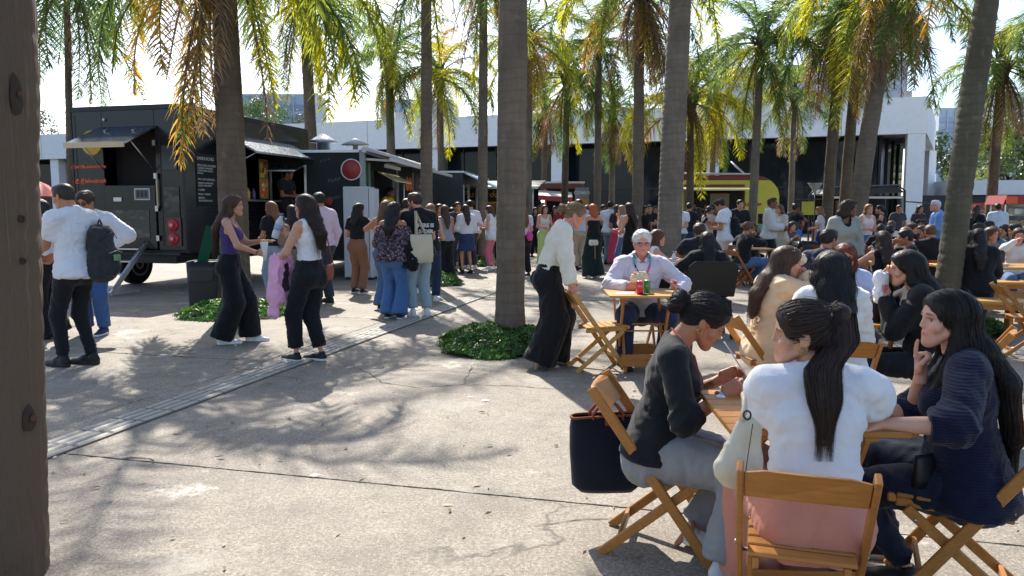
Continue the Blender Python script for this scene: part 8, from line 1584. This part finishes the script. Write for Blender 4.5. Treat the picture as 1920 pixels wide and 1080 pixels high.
f = S('down', 1.66, head=(-70, 4, 0)); o = person(1580, 10.9, 175, f, 'woman in grey linen jacket with sunglasses on her head', 'brown', top=[('tank', srgb(22, 22, 26), {'hem': -.05}), ('jacket', srgb(160, 164, 158), {'hem': -.22, 'loose': .024, 'vneck': .10})], bottom=('straight', srgb(24, 24, 28), {}), shoes=SK, hair=('wavy', 'dark', {'L': .22, 'strands': 500}), group=G2_, **MV)
glasses_ = torus('sunglasses', f.loc((0, .06, .085)), .05, .006, BLK2, o, np3(f.Rh), 14, 5, arc=.5)
# vendors inside the trucks
person(None, 17.2, 110, S('hold', 1.70, 'm', head=(0, 14, 0)), 'vendor with orange gloves inside the black truck hatch', 'brown', x=-5.0, z=.75, top=('tee', srgb(28, 26, 28), {}), bottom=('straight', K_, {}), shoes=None, hair=('short', 'black', {}), group='vendors', **FV)
person(None, 20.2, 110, S('hold', 1.66, 'm', head=(0, 10, 0)), 'vendor in yellow shirt at the trailer counter', 'brown', x=-3.25, z=.45, top=('tee', srgb(212, 178, 26), {}), bottom=('straight', K_, {}), shoes=None, hair=('short', 'black', {}), group='vendors', **FV)
person(None, 18.2, 170, S('down', 1.66, 'm', head=(0, 10, 0)), 'vendor in yellow shirt seen through the end window', 'brown', x=-4.75, z=.45, top=('tee', srgb(206, 172, 24), {}), bottom=('straight', K_, {}), shoes=None, hair=('short', 'black', {}), group='vendors', **XV)
person(1310, 30.85, 180, S('hold', 1.66, 'm', head=(0, 20, 0), pz=.93), 'vendor in dark shirt leaning at the yellow trailer window', 'brown', top=('tee', srgb(36, 30, 34), {}), bottom=None, shoes=None, hair=('short', 'black', {}), group='vendors', z=.55, legs=False, **XV)
# ------------------------------------------------------------ seated middle group
f = Q('eat2', 1.66, head=(14, 12, 0), lean=10, wt=1.04); o = person(x=1.93, Y=5.75, yaw=80, fig=f, label='long haired woman in beige trench coat eating', tone='light', vox=.0135, hvox=.0055, handvox=.005, top=('coat', srgb(214, 184, 148), {'loose': .026, 'wr': .014, 'wide': .012, 'hem': -.3}), bottom=('straight', srgb(40, 38, 40), {}), shoes=SK, hair=('long', 'brown', {'strands': 1500, 'L': .40}), group=G3_); sandwich(lw(o, f.hand_pt(1, .10)) + Vector((0, 0, .05)), 'wrap held by the trench coat woman', .9)
bw = f.P + f.R1 @ A(0, 0, .10); kk = f.k * f.wt; pts = [bw + f.R1 @ A(math.sin(a) * (.10 * kk * 1.42 + .034), -math.cos(a) * (.10 * kk + .036), 0) for a in np.linspace(-3.1, 3.1, 33)]; b = MB()
for a_, c_ in zip(pts, pts[1:]): b.beam(a_, c_, .006, .04, up=f.R1[:, 2])
b.build('belt', cloth(srgb(204, 172, 134)), o)
f = Q('table', 1.66, head=(8, 10, 0), lean=10, wt=1.02, elb=((-.4, -.3, -1), (.4, -.3, -1))); person(x=2.03, Y=4.84, yaw=6, fig=f, label='woman with straight black hair in white shirt, back to us', tone='light', vox=.0135, hvox=.0055, handvox=.005, top=('long', srgb(226, 224, 220), {'hem': -.10, 'loose': .024, 'wr': .013, 'wide': .012}), bottom=('slim', srgb(28, 30, 40), {}), shoes=SK, hair=('long', 'black', {'strands': 3000, 'L': .36, 'vol': 1.38}), group=G3_)
f = Q('eat2', 1.66, head=(0, 8, 0), lean=14, hands=(A(-.03, .27, .93), A(.05, .25, 1.03)), elb=((-.4, -.3, -1), (.4, -.3, -1))); o = person(x=2.78, Y=5.12, yaw=-72, fig=f, label='woman in black biting into food from a white paper bag', tone='light', vox=.012, hvox=.0045, handvox=.005, top=('long', srgb(22, 22, 26), {'hem': -.08, 'loose': .02, 'wr': .011}), bottom=('slim', srgb(24, 26, 32), {}), shoes=SK, hair=('long', 'black', {'strands': 2200, 'L': .46}), group=G3_)
e = empty('paper_bag', lw(o, f.hand_pt(0, .08)) + Vector((-.02, 0, .0)), .5, 'crumpled white paper bag held by the woman in black', 'bag'); soft([cap((0, 0, -.09), (.01, 0, .06), .03, .038, (1, 0, 0), 1.5)], .008, plain(srgb(216, 216, 220), .8, name='bag_paper'), 'paper', e, wr=.014, sc=(30, 30, 24)); MB().box((0, -.042, -.02), (.04, .006, .05)).build('print', plain(srgb(206, 120, 110), .7, name='bag_print'), e)
f = Q('table', 1.64, head=(12, 6, 0), lean=12); o = person(x=2.74, Y=6.42, yaw=188, fig=f, label='auburn woman with tinted glasses in pale blue blouse facing us', tone='tan', vox=.014, hvox=.005, handvox=.006, top=('long', srgb(190, 198, 226), {'loose': .028, 'hem': -.06}), bottom=('straight', DEND, {}), shoes=SK, hair=('bob', 'auburn', {'strands': 600, 'vol': 1.1}), group=G3_); glasses(f, o, plain(srgb(70, 40, 34), .4, name='brown_rim'), glass_dark((.09, .04, .02)))
f = Q('table', 1.66, wt=1.05); person(x=2.36, Y=9.30, yaw=2, fig=f, label='dark haired woman in black on the plastic chair, back to us', tone='tan', top=('long', srgb(24, 22, 26), {'loose': .03}), bottom=('straight', K_, {}), shoes=SK, hair=('long', 'black', {'L': .34, 'strands': 800}), group=G3_, **MV)
f = Q('table', 1.64, head=(0, 4, 0)); person(x=1.98, Y=11.0, yaw=86, fig=f, label='brown haired woman in white vest facing right', tone='light', top=('sleeveless', srgb(222, 222, 228), {}), bottom=('straight', K_, {}), shoes=SK, hair=('long', 'brown', {'L': .40, 'strands': 700}), group=G3_, **MV)
person(x=3.05, Y=12.6, yaw=12, fig=Q('table', 1.76, 'm', wt=1.1), label='curly haired man in dark shirt seated with his back to us', tone='tan', top=('tee', srgb(28, 30, 38), {'loose': .03}), bottom=('straight', K_, {}), shoes=SK, hair=('curly', 'dark', {'vol': 1.2}), group=G3_, **MV)
person(x=3.62, Y=9.0, yaw=52, fig=Q('table', 1.76, 'm', head=(10, 6, 0), wt=1.05), label='man in navy t-shirt seated beside the black bin', tone='tan', top=('tee', srgb(40, 44, 66), {'loose': .024}), bottom=('straight', srgb(40, 44, 60), {}), shoes=SK, hair=('short', 'black', {'strands': 200}), group=G3_, **MV)
person(x=4.74, Y=9.82, yaw=5, fig=Q('table', 1.66), label='wavy haired woman in black vest seated with back to us', tone='light', top=('strap', srgb(22, 22, 26), {}), bottom=('straight', K_, {}), shoes=SK, hair=('wavy', 'dark', {'L': .34, 'strands': 900}), group=G3_, **MV)
Cs = [
 (1712, 10.9, -70, 'f', 'eat', 'tan', ('tee', srgb(26, 26, 30), {}), ('bun', 'black', {}), 'woman in black with hair tied back chewing at the crowd table'),
 (1747, 12.4, 10, 'm', 'table', 'tan', ('tee', srgb(22, 24, 30), {'loose': .03}), ('short', 'brown', {}), 'person in black seen from behind left of the leaning trunk'),
 (1690, 12.6, 60, 'f', 'table', 'pink', ('tee', srgb(206, 190, 206), {}), ('long', 'light', {'L': .25}), 'fair woman in lilac top bending over the table'),
 (1668, 14.6, 20, 'f', 'table', 'tan', ('tee', srgb(36, 36, 46), {}), ('bun', 'black', {}), 'woman with black bun in dark top mid crowd'),
 (1648, 15.4, 40, 'f', 'eat', 'tan', ('tee', srgb(30, 30, 36), {}), ('bob', 'black', {}), 'black bobbed woman eating under the palm trio'),
 (1672, 17.4, 10, 'm', 'table', 'light', ('long', srgb(220, 216, 216), {'loose': .03}), ('short', 'brown', {}), 'person in white shirt hunched before the kiosk'),
 (1700, 16.4, 150, 'f', 'chin', 'light', ('tee', srgb(70, 66, 92), {}), ('curly', 'brown', {}), 'curly haired woman in violet facing us'),
 (1726, 18.5, 120, 'f', 'eat', 'light', ('long', srgb(176, 160, 150), {}), ('bob', 'dark', {}), 'woman in taupe blouse in front of the white column'),
 (1735, 14.2, -110, 'f', 'table', 'tan', ('tee', srgb(150, 80, 76), {}), ('long', 'brown', {'L': .25}), 'woman in brick coloured top facing left in the crowd'),
 (1717, 21.0, 180, 'm', 'table', 'tan', ('tee', srgb(60, 60, 66), {}), ('short', 'black', {}), 'man in grey seated below the corner column'),
 (1740, 20.0, -90, 'm', 'eat', 'brown', ('tee', srgb(84, 66, 50), {}), ('short', 'black', {}), 'man in brown seated left of the blue shirt man'),
 (1815, 10.1, 40, 'f', 'table', 'tan', ('tank', srgb(216, 214, 214), {}), ('bun', 'black', {}), 'woman in white tank beside the leaning trunk'),
 (1836, 9.65, 22, 'f', 'phone', 'tan', ('jacket', srgb(22, 22, 26), {'loose': .034, 'wide': .014}), ('long', 'black', {'L': .36, 'strands': 500}), 'long haired woman in black jacket sitting on the bench'),
 (1905, 11.9, 200, 'f', 'eat', 'light', ('long', srgb(214, 210, 204), {}), ('bob', 'dark', {}), 'woman in white blouse behind the picnic table'),
 (1862, 13.4, -140, 'f', 'chin', 'tan', ('tee', srgb(96, 120, 140), {}), ('long', 'black', {'L': .25}), 'woman in grey blue top behind the picnic table'),
 (1845, 12.6, 150, 'f', 'table', 'tan', ('tee', srgb(120, 106, 100), {}), ('wavy', 'brown', {'L': .2}), 'woman in mushroom top between trunk and picnic table'),
 (1862, 17.0, -80, 'm', 'table', 'tan', ('long', srgb(22, 22, 28), {}), ('short', 'black', {}), 'man in black shirt seated below the carts'),
 (1890, 15.0, -100, 'f', 'eat', 'light', ('sleeveless', srgb(60, 110, 126), {}), ('long', 'dark', {'L': .25}), 'woman in teal sleeveless top below the popcorn cart'),
 (1822, 14.5, 100, 'm', 'table', 'brown', ('tee', srgb(40, 44, 56), {}), ('short', 'black', {}), 'man in dark blue just right of the leaning trunk'),
 (1915, 13.6, -60, 'm', 'table', 'tan', ('tee', srgb(70, 84, 120), {}), ('short', 'black', {}), 'man in blue cut by the right edge'),
 (1393, 15.3, 70, 'm', 'eat2', 'tan', ('long', srgb(24, 24, 28), {}), ('curly', 'brown', {}), 'curly haired person in black left of the bottle table'),
 (1408, 17.6, 185, 'f', 'table', 'tan', ('tee', srgb(60, 46, 46), {}), ('long', 'dark', {'L': .35}), 'long haired woman behind the bottle table'),
 (1492, 20.0, -100, 'f', 'lap', 'tan', ('long', srgb(66, 110, 190), {'loose': .028}), ('long', 'dark', {'L': .25}), 'woman in bright blue jacket seated near the bin'),
 (1478, 19.0, 160, 'f', 'phone', 'light', ('tee', srgb(90, 80, 84), {}), ('bob', 'dark', {}), 'woman in grey brown left of the bright blue jacket'),
 (1640, 19.6, 170, 'm', 'table', 'tan', ('tee', srgb(48, 44, 52), {}), ('short', 'black', {}), 'man in plum grey seated at the far table'),
 (1612, 20.4, 90, 'm', 'table', 'tan', ('tee', srgb(30, 34, 52), {}), ('short', 'black', {}), 'man in midnight blue at the far table')]
for px, Y, yw, sx, po, tn, tp, hr, lb in Cs:
    x_ = (px - 960) / FPX * Y; person(x=x_, Y=Y, yaw=yw, fig=Q(po, 1.66 if sx == 'f' else 1.74, sx, head=(0, 8, 0), pz=.54 if 'bench' in lb else .505), label=lb, tone=tn, top=tp, bottom=('straight', [K_, DEN, DEND, srgb(70, 66, 70)][px % 4], {}), shoes=SK if px % 2 else SN, hair=hr, group=G3_, **(MV if Y < 11 else FV if Y < 16 else XV))
    if Y > 11 and px not in (1905, 1862): # what they sit on: a folding chair each
        chair(x_ - .02 * math.sin(math.radians(yw)), Y - .02 * math.cos(math.radians(yw)), yw, 'chair under the ' + lb, (CH0, CH1, CH2)[px % 3])
person(x=5.95, Y=7.95, yaw=-75, fig=Q('table', 1.74, 'm', wt=1.1), label='person in blue jeans cut off by the right edge', tone='tan', top=('tee', srgb(60, 90, 130), {}), bottom=('straight', srgb(56, 84, 130), {'fab': 'denim'}), shoes=SN, hair=('short', 'black', {}), group=G3_, **FV)
# dark wire-frame white drink cups on the near tables
print('people', time.time() - T0, len(bpy.data.objects), sum(len(m.polygons) for m in bpy.data.meshes))
